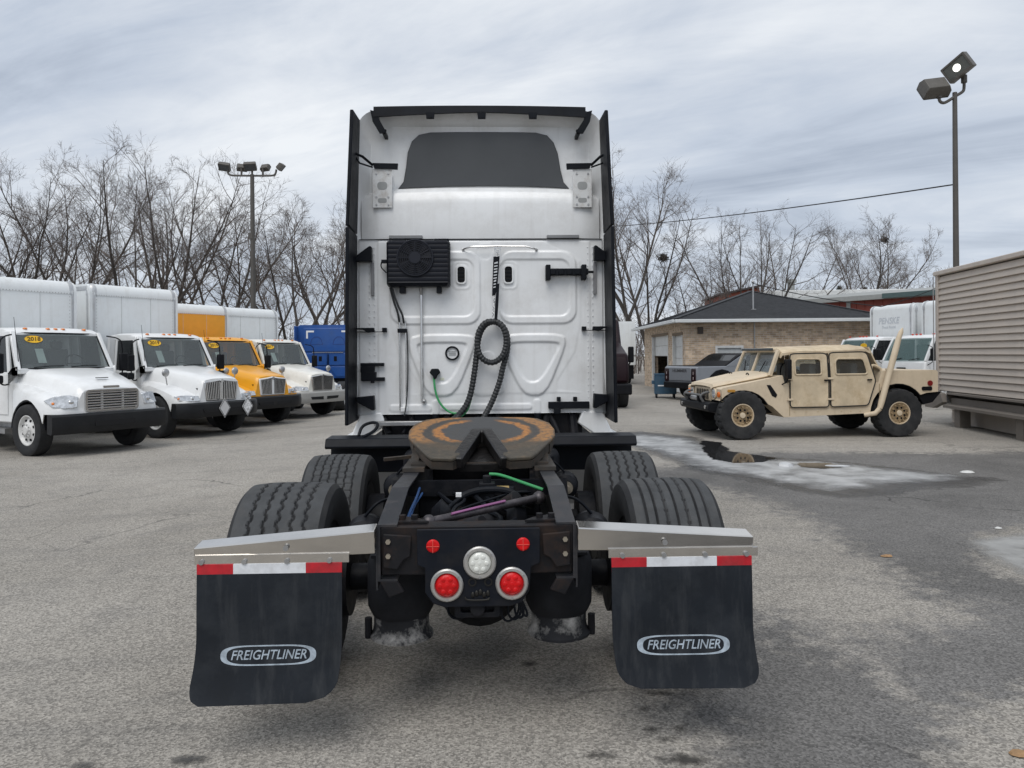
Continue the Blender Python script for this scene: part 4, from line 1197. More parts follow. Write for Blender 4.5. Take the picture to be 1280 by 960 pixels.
    lamp(.012, .823, .074, .052, CLR, 'reversing_lamp'); lamp(-.136, .724, .074, .053, RED, 'tail_lamp'); lamp(.156, .728, .074, .053, RED, 'tail_lamp')
    for x, z in ((-.198, .900), (.208, .903)):
        q = MB(); q.lathe([(0, -.012), (.024, -.010), (.030, -.004), (.030, 0)], (x, -.035, z), 'y', 24); rf = part(q, 'reflector', RED)
        q = MB(); q.box(x - .028, x + .028, -.049, -.046, z - .0012, z + .0012); q.box(x - .0012, x + .0012, -.049, -.046, z - .028, z + .028); part(q, 'reflector_cross', pm('red pale', (.75, .1, .08), .4), rf)
    q = MB()
    for x in (-.022, .05): q.lathe([(.013, -.005), (.019, -.005), (.019, 0), (.013, 0)], (x, -.036, .735), 'y', 14, True)
    for k in range(5): q.ball((-.02 + k * .017, -.038, .683 + .006 * ((k * 7) % 3 - 1)), .009, 8, 5, (1, .5, 1.6))
    q.tube(smooth_path([(-.055, -.04, .67), (-.05, -.045, .655), (.05, -.045, .655), (.055, -.04, .665)], 2), .004, 6); tag(part(q, 'plug_sockets', pm('oxidised brass', (.016, .015, .013), .5, .4)), kind='stuff')
    for s in (-1, 1):
        q = MB(); q.prism([(s * .295, .945), (s * .425, .955), (s * .425, .80), (s * .36, .79), (s * .33, .835), (s * .30, .85)], 'y', -.024, -.012); eb = part(q, 'end_bracket', RUST, bevel=.006)
        for z in (.92, .855): q = MB(); q.cyl((s * .40, -.036, z), (s * .40, -.022, z), .012, n=6); part(q, 'bracket_bolt', MATS['brass grey'], eb)
        q = MB(); q.prism([(-.02, .70), (-.02, .985), (.02, .99), (.12, .72)], 'x', min(s * .4485, s * .456), max(s * .4485, s * .456)); part(q, 'rail_end_plate', RAIL)
        q = MB(); q.prism([(s * .44, .74), (s * .36, .74), (s * .33, .69), (s * .40, .665)], 'y', -.02, .0); part(q, 'rail_end_hook', RUST, bevel=.004)
    # ---- mud flap hangers and flaps
    SS = pm('stainless hanger', (.66, .635, .60), .15, 1.0, var=.10, scale=4, rvar=.14)
    TW = pm('tape white', (.68, .70, .73), .35, var=.08, scale=20, dirt=((.35, .34, .33), .5, 14)); TR = pm('tape red', (.46, .012, .022), .38, var=.2, scale=20, dirt=((.20, .03, .03), .5, 14))
    FL = pm('flap rubber', (.0105, .0135, .0185), .50, var=.25, scale=3, dirt=((.045, .05, .056), .4, 4), spec=.25)
    add_streaks(FL, (.055, .058, .062), .55, 9, 1.2, .50, .74)
    LG = pm('flap print', (.36, .42, .48), .40, var=.35, scale=30)
    for s in (-1, 1):
        xi, xo = s * .452, s * 1.243
        zi, zo = .985, (.935 if s > 0 else .920)
        def sec(t, hgt):
            x = xi + (xo - xi) * t; z = zi + (zo - zi) * t
            return [(x, -.09, z), (x, .01, z + .012), (x, .01, z - .004), (x, -.078, z - .014), (x, -.066, z - hgt), (x, -.015, z - hgt - .004), (x, -.015, z - hgt - .014), (x, -.076, z - hgt - .010)]
        q = MB(); q.loft([sec(0, .095), sec(.5, .075), sec(1, .052)]); hg = part(q, 'mud_flap_hanger', SS, smooth=0, bevel=.006)
        q = MB()
        q.cyl((xi + (xo - xi) * .49, -.10, .915), (xi + (xo - xi) * .49, -.088, .915), .012, n=12)
        for k in range(4):
            t = .25 + k * .235; x = xi + (xo - xi) * t; q.cyl((x, -.10, .858), (x, -.072, .858), .011, n=10)
        tag(part(q, 'hanger_bolts', STEEL, hg), kind='stuff')
        # backing strip
        fx0, fx1 = (-1.228, -.595) if s < 0 else (.60, 1.232)
        q = MB(); q.box(fx0 - .012, fx1 + .03, -.088, -.076, .8475, .885); part(q, 'hanger_strip', SS, hg)
        # the flap: rounded corners, bottom kicked out to the rear
        zt_, zb_ = .846, (.250 if s < 0 else .280)
        nu, nv = 26, 30; vs = []
        for j in range(nv + 1):
            v = j / nv; z = zt_ + (zb_ - zt_) * v
            cut = 0
            dz = z - zb_
            rc = .09
            if dz < rc: cut = rc - math.sqrt(max(0, rc * rc - (rc - dz) ** 2))
            for i in range(nu + 1):
                u = i / nu
                cl = cut * (1 if s > 0 else .65); cr = cut * (1.0 if s > 0 else 1.3)
                xa, xb = fx0 + cl, fx1 - cr
                x = xa + (xb - xa) * u
                k = max(0, v - .5) / .5
                y = -.082 - .012 * math.sin(v * 3) - .055 * k * k - .02 * k * (u - .5) * s
                x += (-.035 if s < 0 else .03) * k * k
                vs.append((x, y, z))
        mm = nu + 1
        fs = [(j * mm + i, j * mm + i + 1, (j + 1) * mm + i + 1, (j + 1) * mm + i) for j in range(nv) for i in range(nu)]
        q = MB().add(vs, fs); fp = part(q, 'mud_flap', FL, smooth=60)
        sol = fp.modifiers.new('thick', 'SOLIDIFY'); sol.thickness = .009; sol.offset = 1
        # reflective tape
        wdt = fx1 - fx0
        for f0, f1, mt in ((0, .25, TR), (.2502, .7498, TW), (.75, 1, TR)):
            q = MB(); q.box(fx0 + wdt * f0, fx0 + wdt * f1, -.0935, -.083, zt_ - .062, zt_ + .002); part(q, 'reflective_tape', mt, fp)
        # print: lettering in a lozenge, laid onto the curved flap
        cx = (fx0 + fx1) / 2 + (-.003 if s < 0 else .0); cz = .452 if s < 0 else .462
        def flap_y(x, z):
            v = (zt_ - z) / (zt_ - zb_); k = max(0, v - .5) / .5; u = (x - fx0) / (fx1 - fx0)
            return -.082 - .012 * math.sin(v * 3) - .055 * k * k - .02 * k * (u - .5) * s - .0098
        pr = text('flap_lettering', 'FREIGHTLINER', .0505, LG, fp, (0, 0, 0), (0, 0, 0), .0004, .26, .0004, 1.0)
        for vt in pr.data.vertices:
            x_, z_ = cx + vt.co.x, cz + vt.co.y * 1.12; vt.co = (x_, flap_y(x_, z_) - (.0012 if vt.co.z > 0 else 0), z_)
        ex = .207; ez = .043
        oo = []; ii = []
        for k in range(56):
            a = 2 * PI * k / 56
            ca, sa = math.cos(a), math.sin(a)
            px_ = math.copysign(abs(ca) ** .42, ca); pz_ = math.copysign(abs(sa) ** .75, sa)
            oo.append((cx + ex * px_, cz + ez * pz_)); ii.append((cx + (ex - .026) * px_, cz + (ez - .0055) * pz_))
        q = MB(); q.ring(oo, ii, 'y', -.0012, 0)
        q.v = [(x, flap_y(x, z) + y, z) for x, y, z in q.v]
        part(q, 'flap_logo_frame', LG, fp)
    # ---- drive wheels: wide single tyres
    specs = [(-1, .87, 'zig'), (1, .87, 'rib'), (-1, 2.30, 'block'), (1, 2.30, 'zig')]
    for s, y, st in specs:
        rr_ = .522 if y < 1 else .51; me = tire_mesh('tyre', rr_, .49 if y < 1 else .45, .30, st, 336)
        w, t = wheel(T, s * (1.05 if y < 1 else 1.05), y, rr_ - .002, rr_, .45, s, rimmat=pm('wheel alloy', (.5, .5, .5), .35, .9), rim=.30, tmesh=me, detail=False)
    for s in (-1, 1):
        wheel(T, s * 1.02, CY + 4.3, .5, .5, .30, s, rimmat=MATS['wheel alloy'], detail=False)
    return T
build_tractor()
# ================================================================== parked box trucks
GLASS = glass_mat('windscreen glass', (0.16, 0.18, 0.185), .50)
GLASS_DK = glass_mat('side glass', (0.012, 0.014, 0.016), .12)
AMBER = pm('amber lens', (.75, .22, .03), .25, coat=.3)
LAMPG = pm('headlamp glass', (.62, .64, .66), .12, .35, var=.35, scale=14, coat=.8)
SEAT = pm('seat cloth', (.20, .20, .20), .8)
TRIM_IN = pm('cab interior', (.16, .16, .16), .8)
BUMP_BK = pm('bumper black', (.008, .009, .011), .42, var=.2, dirt=((.03, .029, .028), .3, 6), spec=.35)
ALU = pm('box aluminium', (.56, .57, .58), .40, .55, var=.12, scale=5, dirt=((.35, .33, .30), .35, 6))
TYRE_CACHE = {}
def plain_tyre(Rr, Wd, rim):
    k = (Rr, Wd, rim)
    if k not in TYRE_CACHE: TYRE_CACHE[k] = tire_mesh('tyre', Rr, Wd, rim, 'plain', 44)
    return TYRE_CACHE[k]

def mirror_half(pts):
    """half section (x >= 0, centre first) -> full section running right bottom .. centre .. left bottom"""
    r = [(x, z) for x, z in reversed(pts)]
    l = [(-x, z) for x, z in pts if x > 1e-6]
    return r + l

def box_truck(label, loc, rz, style, cab, boxm, bumper, sticker, hood=None, grille_frame=None, placards=False, roofcap=None, group='box trucks parked in a slanted row', boxh=3.72, boxlen=7.2, mirrors=True, paper=True, front=None):
    T = thing('box_truck', label, 'truck', loc, rz, group)
    P = lambda mb, name, mat, par=T, **k: mb.build(name, mat, par, **k)
    hood = hood or cab
    roofcap = roofcap or boxm
    ih = style == 'ih'
    ar = .60
    # ---- hood and fenders, lofted over the front wheel arch
    stations = [-.72, -.63, -.56, -.48, -.38, -.25, -.1, .05, .2, .33, .44, .52, .58, .62, .72, .82, .90, .955]
    if ih: key = {-.72: (1.74, .80, 1.36, 1.02), -.2: (1.66, .72, 1.30, 1.10), .3: (1.565, .62, 1.20, 1.15), .7: (1.49, .55, 1.06, 1.12), .9: (1.44, .52, .96, .98), .955: (1.41, .50, .92, .86)}
    else: key = {-.72: (1.72, .86, 1.40, 1.02), -.2: (1.65, .80, 1.34, 1.10), .3: (1.55, .72, 1.24, 1.16), .7: (1.44, .66, 1.12, 1.14), .9: (1.36, .62, 1.02, 1.02), .955: (1.30, .60, .97, .92)}
    ks = sorted(key)
    secs = []
    for y in stations:
        vals = [np.interp(y, ks, [key[k][i] for k in ks]) for i in range(4)]
        zt, hw_, zf, fo = vals
        zb = .51 + math.sqrt(ar * ar - y * y) if abs(y) < ar - .001 else (.62 if y < 0 else .86)
        if y > .58: zb = .84
        zb = min(zb, zf - .07)
        half = [(0, zt + .015), (hw_ * .5, zt + .008), (hw_ - .06, zt - .02), (hw_, zt - .07), (hw_ + .05, (zt + zf) / 2), (hw_ + .11, zf + .03), (max(hw_ + .14, fo - .16), zf + (.015 if ih else .03)), (fo - .03, zf - .06), (fo, zf - .14 if zf - .14 > zb else (zf + zb) / 2), (fo + .01, zb)]
        secs.append([(x, y, z) for x, z in mirror_half(half)])
    q = MB(); q.loft(secs, caps=False, closed=False)
    q.add(secs[-1], [tuple(range(len(secs[-1])))])
    hd = P(q, 'hood', hood, smooth=38)
    sol = hd.modifiers.new('thick', 'SOLIDIFY'); sol.thickness = .02; sol.offset = -1
    zt, hw_, zf, fo = key[.955]
    # engine bay fill (dark) so that arches are not see-through
    q = MB(); q.box(-.6, .6, -.7, .85, .55, 1.2); P(q, 'engine_bay', BLACK_PLASTIC)
    q = MB(); q.box(-.42, .42, -9.2, .8, .62, .86); P(q, 'chassis_frame', BLACK_PLASTIC)
    # ---- grille
    if ih:
        g = [(-.50, zt - .06), (-.44, .88), (.44, .88), (.50, zt - .06), (.2, zt - .03), (0, zt - .0), (-.2, zt - .03)]
        q = MB(); q.prism(g, 'y', .93, .985); gf = P(q, 'grille_frame', grille_frame or hood, bevel=.02)
        for s in (-1, 1):
            q = MB(); q.prism([(s * .045, .915), (s * .40, .915), (s * .455, zt - .09), (s * .2, zt - .065), (s * .045, zt - .045)], 'y', .98, .99); P(q, 'grille_opening', pm('fan well', (.004, .004, .005), .8), gf)
            for k in range(8):
                x0_ = .065 + k * .046
                q = MB(); q.bar((s * x0_, .995, .92), (s * (x0_ + .06 * x0_ / .4), .995, zt - .085 + .02 * (1 - k / 8)), .022, .016); P(q, 'grille_bar', CHROME, gf)
        q = MB(); q.cyl((0, .985, zt - .05), (0, 1.005, zt - .05), .045, n=16); P(q, 'badge', CHROME, gf)
    else:
        q = MB(); o_ = rrect(-.56, .56, .86, 1.29, .07); i_ = rrect(-.52, .52, .90, 1.255, .05)
        q.ring(o_, i_, 'y', .95, 1.0); gf = P(q, 'grille_frame', CHROME)
        q = MB(); q.box(-.53, .53, .955, .965, .89, 1.26); P(q, 'grille_opening', pm('fan well', (.004, .004, .005), .8), gf)
        for k in range(7):
            z = .925 + k * .051; q = MB(); q.box(-.53, .53, .968, .995, z - .014, z + .014); P(q, 'grille_slat', CHROME, gf, bevel=.004)
        for x in (-.22, .22):
            q = MB(); q.box(x - .025, x + .025, .962, .99, .89, 1.26); P(q, 'grille_bar', STEEL, gf)
        q = MB(); q.prism(rrect(-.17, .17, 1.315, 1.36, .02), 'y', .93, .955); P(q, 'badge', CHROME)
        q = MB(); q.box(-.12, .12, .6, .66, 1.505, 1.52); P(q, 'hood_vent', BLACK_PLASTIC)
    # ---- headlamps wrap the corners
    for s in (-1, 1):
        if ih: pts = [(s * .60, .905, 1.02), (s * .60, .955, .90), (s * .86, .93, .90), (s * 1.06, .78, .93), (s * 1.10, .64, 1.02), (s * .98, .80, 1.05), (s * .78, .92, 1.03)]
        else: pts = [(s * .66, .925, 1.16), (s * .70, .965, .96), (s * .92, .94, .95), (s * 1.08, .78, .98), (s * 1.14, .60, 1.10), (s * 1.02, .76, 1.19), (s * .82, .88, 1.20)]
        c = Vector((0, -.06, 0)); q = MB()
        f_ = [Vector(p) + Vector((s * .022, .028, 0)) for p in pts]; bk = [Vector(p) + Vector((-s * .03, -.04, 0)) for p in pts]
        n = len(pts); q.add(f_ + bk, [tuple(range(n))] + [(i, (i + 1) % n, n + (i + 1) % n, n + i) for i in range(n)])
        hl = P(q, 'headlamp', LAMPG, bevel=.012)
        q = MB(); q.ball((s * .80, .935, (pts[0][2] + pts[1][2]) / 2), .06, 12, 8, (1, .5, .8)); P(q, 'bulb_reflector', CHROME, hl)
        q = MB(); q.ball((s * 1.06, .77, pts[4][2] - .06), .04, 8, 6, (.7, .9, .8)); P(q, 'turn_signal', AMBER, hl)
    # ---- bumper
    q = MB(); secs = []
    for x in np.linspace(-1.2, 1.2, 17):
        u = abs(x) / 1.2; yb = 1.08 - .05 * u * u - (.16 * max(0, u - .8) / .2 if ih else .05 * max(0, u - .9) / .1)
        zt_ = .86 if ih else .84; zb_ = .50 if ih else .46
        secs.append([(x, yb - .16, zb_ + .02), (x, yb - .03, zb_), (x, yb, zb_ + .05), (x, yb + .01, (zt_ + zb_) / 2), (x, yb, zt_ - .04), (x, yb - .03, zt_), (x, yb - .16, zt_)])
    q.loft(secs); bp = P(q, 'bumper', bumper, smooth=30)
    q = MB()
    if ih:
        for s in (-1, 1): q = MB(); q.prism([(s * .08, .70), (s * .62, .70), (s * .58, .62), (s * .08, .60)], 'y', 1.05, 1.095); P(q, 'bumper_slot', pm('fan well', (.004, .004, .005), .8), bp)
    else:
        q = MB(); q.prism(rrect(-.42, .42, .58, .68, .02), 'y', 1.05, 1.10); P(q, 'bumper_slot', pm('fan well', (.004, .004, .005), .8), bp)
    if placards:
        for x, mt, in ((.02, pm('placard grey', (.62, .62, .62), .45)), (-.68, pm('placard print', (.74, .74, .74), .45, var=.5, scale=22))):
            q = MB(); cz = .70; q.prism([(x - .17, cz), (x, cz - .24), (x + .17, cz), (x, cz + .24)], 'y', 1.11, 1.118); pl = P(q, 'placard', mt, T)
            q = MB(); q.ring([(x - .16, cz), (x, cz - .225), (x + .16, cz), (x, cz + .225)], [(x - .145, cz), (x, cz - .205), (x + .145, cz), (x, cz + .205)], 'y', 1.118, 1.121); P(q, 'placard_border', BLACK_PLASTIC, pl)
    # ---- cab: solid below the belt line, hollow above it
    cw = 1.03
    q = MB(); q.prism([(-.70, .62), (-.70, 1.70), (-.55, 1.72), (-.55, 1.60), (-2.12, 1.60), (-2.12, .70), (-1.95, .62)], 'x', -cw, cw); P(q, 'cab_body', cab, bevel=.03)
    # roof
    q = MB(); secs = []
    for y, dz, w in ((-.93, 2.45, .86), (-1.0, 2.515, .90), (-1.2, 2.56, .92), (-1.7, 2.57, .93), (-2.06, 2.54, .92), (-2.12, 2.48, .90)):
        secs.append([(x * w, y, z) for x, z in ((-1.05, 2.40), (-1.04, dz - .05), (-.95, dz - .012), (-.5, dz + .008), (0, dz + .012), (.5, dz + .008), (.95, dz - .012), (1.04, dz - .05), (1.05, 2.40))])
    q.loft(secs); rf = P(q, 'cab_roof', cab, smooth=40)
    for x in (-.62, -.16, 0, .16, .62):
        q = MB(); q.ball((x, -1.02, 2.535), .045, 10, 6, (1, 1, .55)); P(q, 'marker_light', AMBER, rf)
    # pillars
    for s in (-1, 1):
        q = MB(); q.bar((s * .985, -.58, 1.66), (s * .90, -.98, 2.46), .09, .09); P(q, 'windscreen_pillar', cab, bevel=.012)
        q = MB(); q.bar((s * 1.0, -1.86, 1.58), (s * .945, -1.86, 2.46), .30, .10); q2 = P(q, 'rear_pillar', cab)
        q = MB(); q.prism([(-.95, 1.62), (-1.72, 1.62), (-1.70, 2.38), (-1.08, 2.38)], 'x', -.006, .006); q.v = [(s * (1.0 - (z - 1.6) * .065) + x, y, z) for x, y, z in q.v]; P(q, 'side_window', GLASS_DK)
        # door: panel standing proud, window frame, handle
        q = MB(); q.prism([(-.86, .78), (-.86, 1.60), (-1.78, 1.60), (-1.78, .78)], 'x', min(s * (cw + .002), s * (cw + .018)), max(s * (cw + .002), s * (cw + .018))); dr = P(q, 'door', cab, bevel=.01)
        q = MB(); o_ = [(-.80, 1.60), (-1.80, 1.60), (-1.78, 2.46), (-1.02, 2.46)]; i_ = [(-.93, 1.64), (-1.72, 1.64), (-1.70, 2.38), (-1.08, 2.38)]
        q.ring(o_, i_, 'x', -.012, .02); q.v = [(s * (1.0 - (z - 1.6) * .065 + x), y, z) for x, y, z in q.v]; P(q, 'window_frame', cab, dr)
        q = MB(); q.box(min(s * (cw + .018), s * (cw + .05)), max(s * (cw + .018), s * (cw + .05)), -1.70, -1.55, 1.42, 1.48); P(q, 'door_handle', BLACK_PLASTIC, dr, bevel=.01)
        q = MB(); q.box(min(s * .72, s * 1.06), max(s * .72, s * 1.06), -1.75, -.95, .40, .50); q.box(min(s * .72, s * .8), max(s * .72, s * .8), -1.75, -.95, .4, .75); P(q, 'step', STEEL if not ih else BLACK_PLASTIC)
        if mirrors:
            q = MB(); mx = s * 1.32; q.box(mx - .10, mx + .10, -.72, -.62, 1.62, 2.02); q.box(mx - .09, mx + .09, -.72, -.62, 1.42, 1.58); mr = P(q, 'mirror', BLACK_PLASTIC, bevel=.03)
            q = MB(); q.tube(smooth_path([(s * 1.0, -.80, 2.40), (s * 1.2, -.68, 2.36), (s * 1.30, -.67, 2.25), (s * 1.30, -.67, 1.45), (s * 1.2, -.7, 1.38), (s * 1.03, -.85, 1.40)], 2), .016, 6); P(q, 'mirror_arm', BLACK_PLASTIC, mr)
            if ih:
                q = MB(); q.tube([(s * .98, .25, 1.28), (s * 1.02, .25, 1.50)], .012, 6); q.ball((s * 1.02, .25, 1.58), .10, 12, 8, (1, .5, 1)); P(q, 'hood_mirror', STEEL)
    q = MB(); q.ring([(-.98, 1.56), (.98, 1.56), (.92, 2.46), (-.92, 2.46)], [(-.62, 1.78), (.62, 1.78), (.60, 2.32), (-.60, 2.32)], 'y', -2.12, -2.06); P(q, 'cab_back', cab)
    q = MB(); q.box(-.62, .62, -2.095, -2.085, 1.78, 2.32); P(q, 'rear_window', GLASS)
    # windscreen with wipers, sticker and paper
    wl = [(-.93, -.585, 1.70), (.93, -.585, 1.70), (.855, -.965, 2.44), (-.855, -.965, 2.44)]
    def onw(u, v, off=.006):
        """point on the windscreen: u across (-1..1), v up (0..1)"""
        a = Vector(wl[0]).lerp(Vector(wl[1]), (u + 1) / 2); b = Vector(wl[3]).lerp(Vector(wl[2]), (u + 1) / 2)
        p = a.lerp(b, v); bow = .05 * (1 - u * u)
        return p + Vector((0, bow + off * .89, off * .46))
    q = MB(); nn = 12; vs = [onw(-1 + 2 * i / nn, j / 4, 0) for j in range(5) for i in range(nn + 1)]
    q.add(vs, [(j * (nn + 1) + i, j * (nn + 1) + i + 1, (j + 1) * (nn + 1) + i + 1, (j + 1) * (nn + 1) + i) for j in range(4) for i in range(nn)])
    ws = P(q, 'windscreen', GLASS, smooth=60)
    q = MB(); edge = [onw(u, 0, .004) for u in np.linspace(-1, 1, 13)] + [onw(1, v, .004) for v in (.33, .66)] + [onw(u, 1, .004) for u in np.linspace(1, -1, 13)] + [onw(-1, v, .004) for v in (.66, .33)]
    q.tube(edge, .016, 6, closed=True); P(q, 'rubber_seal', BLACK_PLASTIC, ws)
    for u0, u1 in ((.75, .1), (-.05, -.7)):
        q = MB(); q.tube([onw(u0, .02, .03), onw((u0 + u1) / 2, .05, .035), onw(u1, .06, .02)], .010, 5); P(q, 'wiper', BLACK_PLASTIC, ws)
    # the wheel side nearer the viewer is the passenger side (+x)
    cx, cv = .62, .82
    q = MB(); c = onw(cx, cv, .012); ux = (onw(cx + .05, cv, .012) - onw(cx - .05, cv, .012)).normalized(); uv = (onw(cx, .9, .012) - onw(cx, .75, .012)).normalized()
    pts = [c + ux * .175 * math.cos(a) + uv * .085 * math.sin(a) + ux * 0 for a in np.linspace(0, 2 * PI, 25)[:-1]]
    nrm = ux.cross(uv); q.add(pts + [p + nrm * -.004 for p in pts], [tuple(range(24))] + [(i, (i + 1) % 24, 24 + (i + 1) % 24, 24 + i) for i in range(24)])
    st = P(q, 'year_sticker', pm('sticker yellow', (.85, .50, .02), .5), ws)
    nx_ = -ux; nz_ = nx_.cross(uv).normalized(); 
    if nz_.y < 0: nx_, nz_ = ux, ux.cross(uv).normalized()
    Mx = Matrix((nx_, uv, nz_)).transposed().to_euler()
    tx = text('year_lettering', sticker, .13, pm('sticker ink', (.10, .055, .01), .6), st, c + nz_ * .006, Mx, .0006, .15, .003, 1.0)
    if paper:
        q = MB(); a, b_ = onw(.60, .18, -.03), onw(.42, .18, -.03); c_, d_ = onw(.44, .58, -.03), onw(.62, .58, -.03); q.add([a, b_, c_, d_], [(0, 1, 2, 3)]); P(q, 'window_paper', pm('paper mint', (.72, .82, .78), .7), ws)
    # interior
    q = MB(); q.prism([(-.60, 1.55), (-.62, 1.72), (-.9, 1.74), (-1.0, 1.6)], 'x', -.95, .95); P(q, 'dashboard', SEAT)
    for s in (-1, 1):
        q = MB(); q.box(s * .5 - .24, s * .5 + .24, -1.95, -1.80, 1.55, 2.12); q.box(s * .5 - .13, s * .5 + .13, -1.93, -1.84, 2.12, 2.30); P(q, 'seat', SEAT, bevel=.04)
    q = MB(); q.tube([(-.5 + .22 * math.cos(t), -1.12 - .10 * math.sin(t), 1.80 + .19 * math.sin(t)) for t in np.linspace(0, 2 * PI, 25)[:-1]], .017, 6, closed=True); q.bar((-.72, -1.12, 1.80), (-.28, -1.12, 1.80), .03, .02); P(q, 'steering_wheel', BLACK_PLASTIC)
    q = MB(); q.cyl((.95, -.62, 1.75), (1.0, -.70, 2.75), .008, .004, n=6); P(q, 'aerial', BLACK_PLASTIC)
    # ---- cargo box
    y0, y1, zb = -2.38, -2.38 - boxlen, 1.10; hw2 = 1.27
    prof = [(y0, zb), (y0, boxh - .24)] + [(y0 - .24 * (1 - math.cos(R(a))), boxh - .24 + .24 * math.sin(R(a))) for a in (22, 45, 67)] + [(y0 - .24, boxh), (y1, boxh), (y1, zb)]
    q = MB(); q.prism(prof, 'x', -hw2, hw2); bx = P(q, 'cargo_box', boxm, smooth=30)
    # roof cap strip (different colour above the front wall), bowed proud of it
    q = MB(); pc = [(y0 + .012, boxh - .30), (y0 + .016, boxh - .24)] + [(y0 + .016 - .25 * (1 - math.cos(R(a))), boxh - .24 + .252 * math.sin(R(a))) for a in (22, 45, 67, 90)] + [(y0 - .6, boxh + .012), (y0 - .6, boxh - .0), (y0 - .05, boxh - .30)]
    q.prism(pc, 'x', -hw2 + .10, hw2 - .10); P(q, 'roof_cap', roofcap, bx, smooth=40)
    for s in (-1, 1):
        q = MB(); pts = [(s * (hw2 - .13 + .145 * math.sin(R(a))), y0 - .13 + .145 * math.cos(R(a))) for a in range(0, 91, 15)] + [(s * (hw2 - .10), y0 - .13)]
        q.prism(pts, 'z', zb - .01, boxh - .24); P(q, 'corner_post', ALU, bx, smooth=40)
        q = MB(); q.loft([[(s * (hw2 - .14 + (w_ + .012) * math.sin(R(a)) - .01), y0 - .14 + (w_ + .012) * math.cos(R(a)), zz) for a in range(-10, 101, 10)] + [(s * (hw2 - .16), y0 - .16, zz)] for zz, w_ in ((boxh - .30, .145), (boxh - .20, .145), (boxh - .10, .125), (boxh - .03, .085), (boxh + .012, .03))]); P(q, 'corner_cap', ALU, bx, smooth=50)
        q = MB(); q.box(min(s * hw2, s * (hw2 + .012)), max(s * hw2, s * (hw2 + .012)), y1, y0 - .14, boxh - .16, boxh - .06); q.box(min(s * hw2, s * (hw2 + .012)), max(s * hw2, s * (hw2 + .012)), y1, y0 - .14, zb, zb + .12); P(q, 'edge_rail', ALU, bx)
    q = MB()
    for k in range(34):
        x = -hw2 + .17 + k * (2 * hw2 - .34) / 33
        q.ball((x, y0 + .014, boxh - .285), .011, 5, 3)
    for s in (-1, 1):
        for k in range(30): q.ball((s * (hw2 - .17), y0 + .003, zb + .1 + k * .08), .010, 5, 3)
    tag(P(q, 'rivets', STEEL, bx), kind='stuff')
    if front:
        q = MB(); q.box(-hw2 + .15, hw2 - .15, y0 - .01, y0 + .0065, zb + .03, boxh - .29); P(q, 'front_panel', front, bx)
    for x in (-.42, .42):
        q = MB(); q.box(x - .004, x + .004, y0 + .0005, y0 + .008, zb, boxh - .3); P(q, 'panel_joint', pm('joint grey', (.52, .53, .53), .6), bx)
    # wheels
    for s in (-1, 1):
        wheel(T, s * 1.02, 0, .51, .51, .28, s, tmesh=plain_tyre(.51, .28, .30), rim=.30)
        wheel(T, s * .95, -5.6, .51, .51, .52, s, tmesh=plain_tyre(.51, .52, .30), rim=.30, detail=False)
        q = MB(); q.prism([(y, z) for y, z in [(ar * math.cos(t) * 1.0, .51 + ar * math.sin(t)) for t in np.linspace(.05, PI - .05, 13)]] + [(ar * .94 * math.cos(t), .51 + ar * .94 * math.sin(t)) for t in np.linspace(PI - .05, .05, 13)], 'x', min(s * .6, s * 1.12), max(s * .6, s * 1.12)); P(q, 'wheel_arch', BLACK_PLASTIC)
    q = MB(); q.cyl((.9, -2.2, .62), (.9, -3.6, .62), .27, n=20); P(q, 'fuel_tank', STEEL)
    q = MB(); q.cyl((-1.0, 0, .5), (1.0, 0, .5), .07, n=10); P(q, 'front_axle', BLACK_PLASTIC)
    return T

YEL = pm('rental yellow', (.80, .36, .012), .32, var=.05, coat=.25)
BOX_W = add_streaks(pm('box white', (.74, .765, .77), .38, var=.04, scale=1.5, dirt=((.5, .49, .46), .3, 3)), (.46, .45, .42), .35, 5, .4)
CREAM = pm('cab off white', (.74, .73, .68), .30, var=.03, coat=.25, dirt=((.4, .36, .3), .3, 4))
BUMP_GR = pm('bumper grey', (.34, .335, .32), .45, var=.08, dirt=((.2, .18, .15), .3, 5))
def truck_row():
    ang = R(-120)
    def spot(x, y): return (x, y, ground_z(x, y))
    # front axle centres
    def centre(nx, ny): return spot(nx + .5 * 1.0, ny + .87 * 1.0)
    box_truck('nearest white box truck in the row, with horizontal chrome grille slats', centre(-9.40, 15.08), ang, 'm2', WHITE_PAINT, BOX_W, BUMP_BK, '2018')
    box_truck('white box truck with two diamond placards hung on its black bumper', centre(-8.50, 18.52), ang, 'ih', WHITE_PAINT, BOX_W, BUMP_BK, '2019', placards=True, boxh=3.84, grille_frame=CHROME)
    box_truck('yellow box truck with yellow cab and black bumper', centre(-8.18, 21.55), ang, 'ih', YEL, BOX_W, BUMP_BK, '2019', grille_frame=WHITE_PAINT, boxh=3.60, front=YEL)
    box_truck('off-white box truck with light grey bumper at the far end of the row', centre(-7.48, 24.48), ang, 'ih', CREAM, BOX_W, BUMP_GR, '2017', grille_frame=CHROME, boxh=3.66)
truck_row()

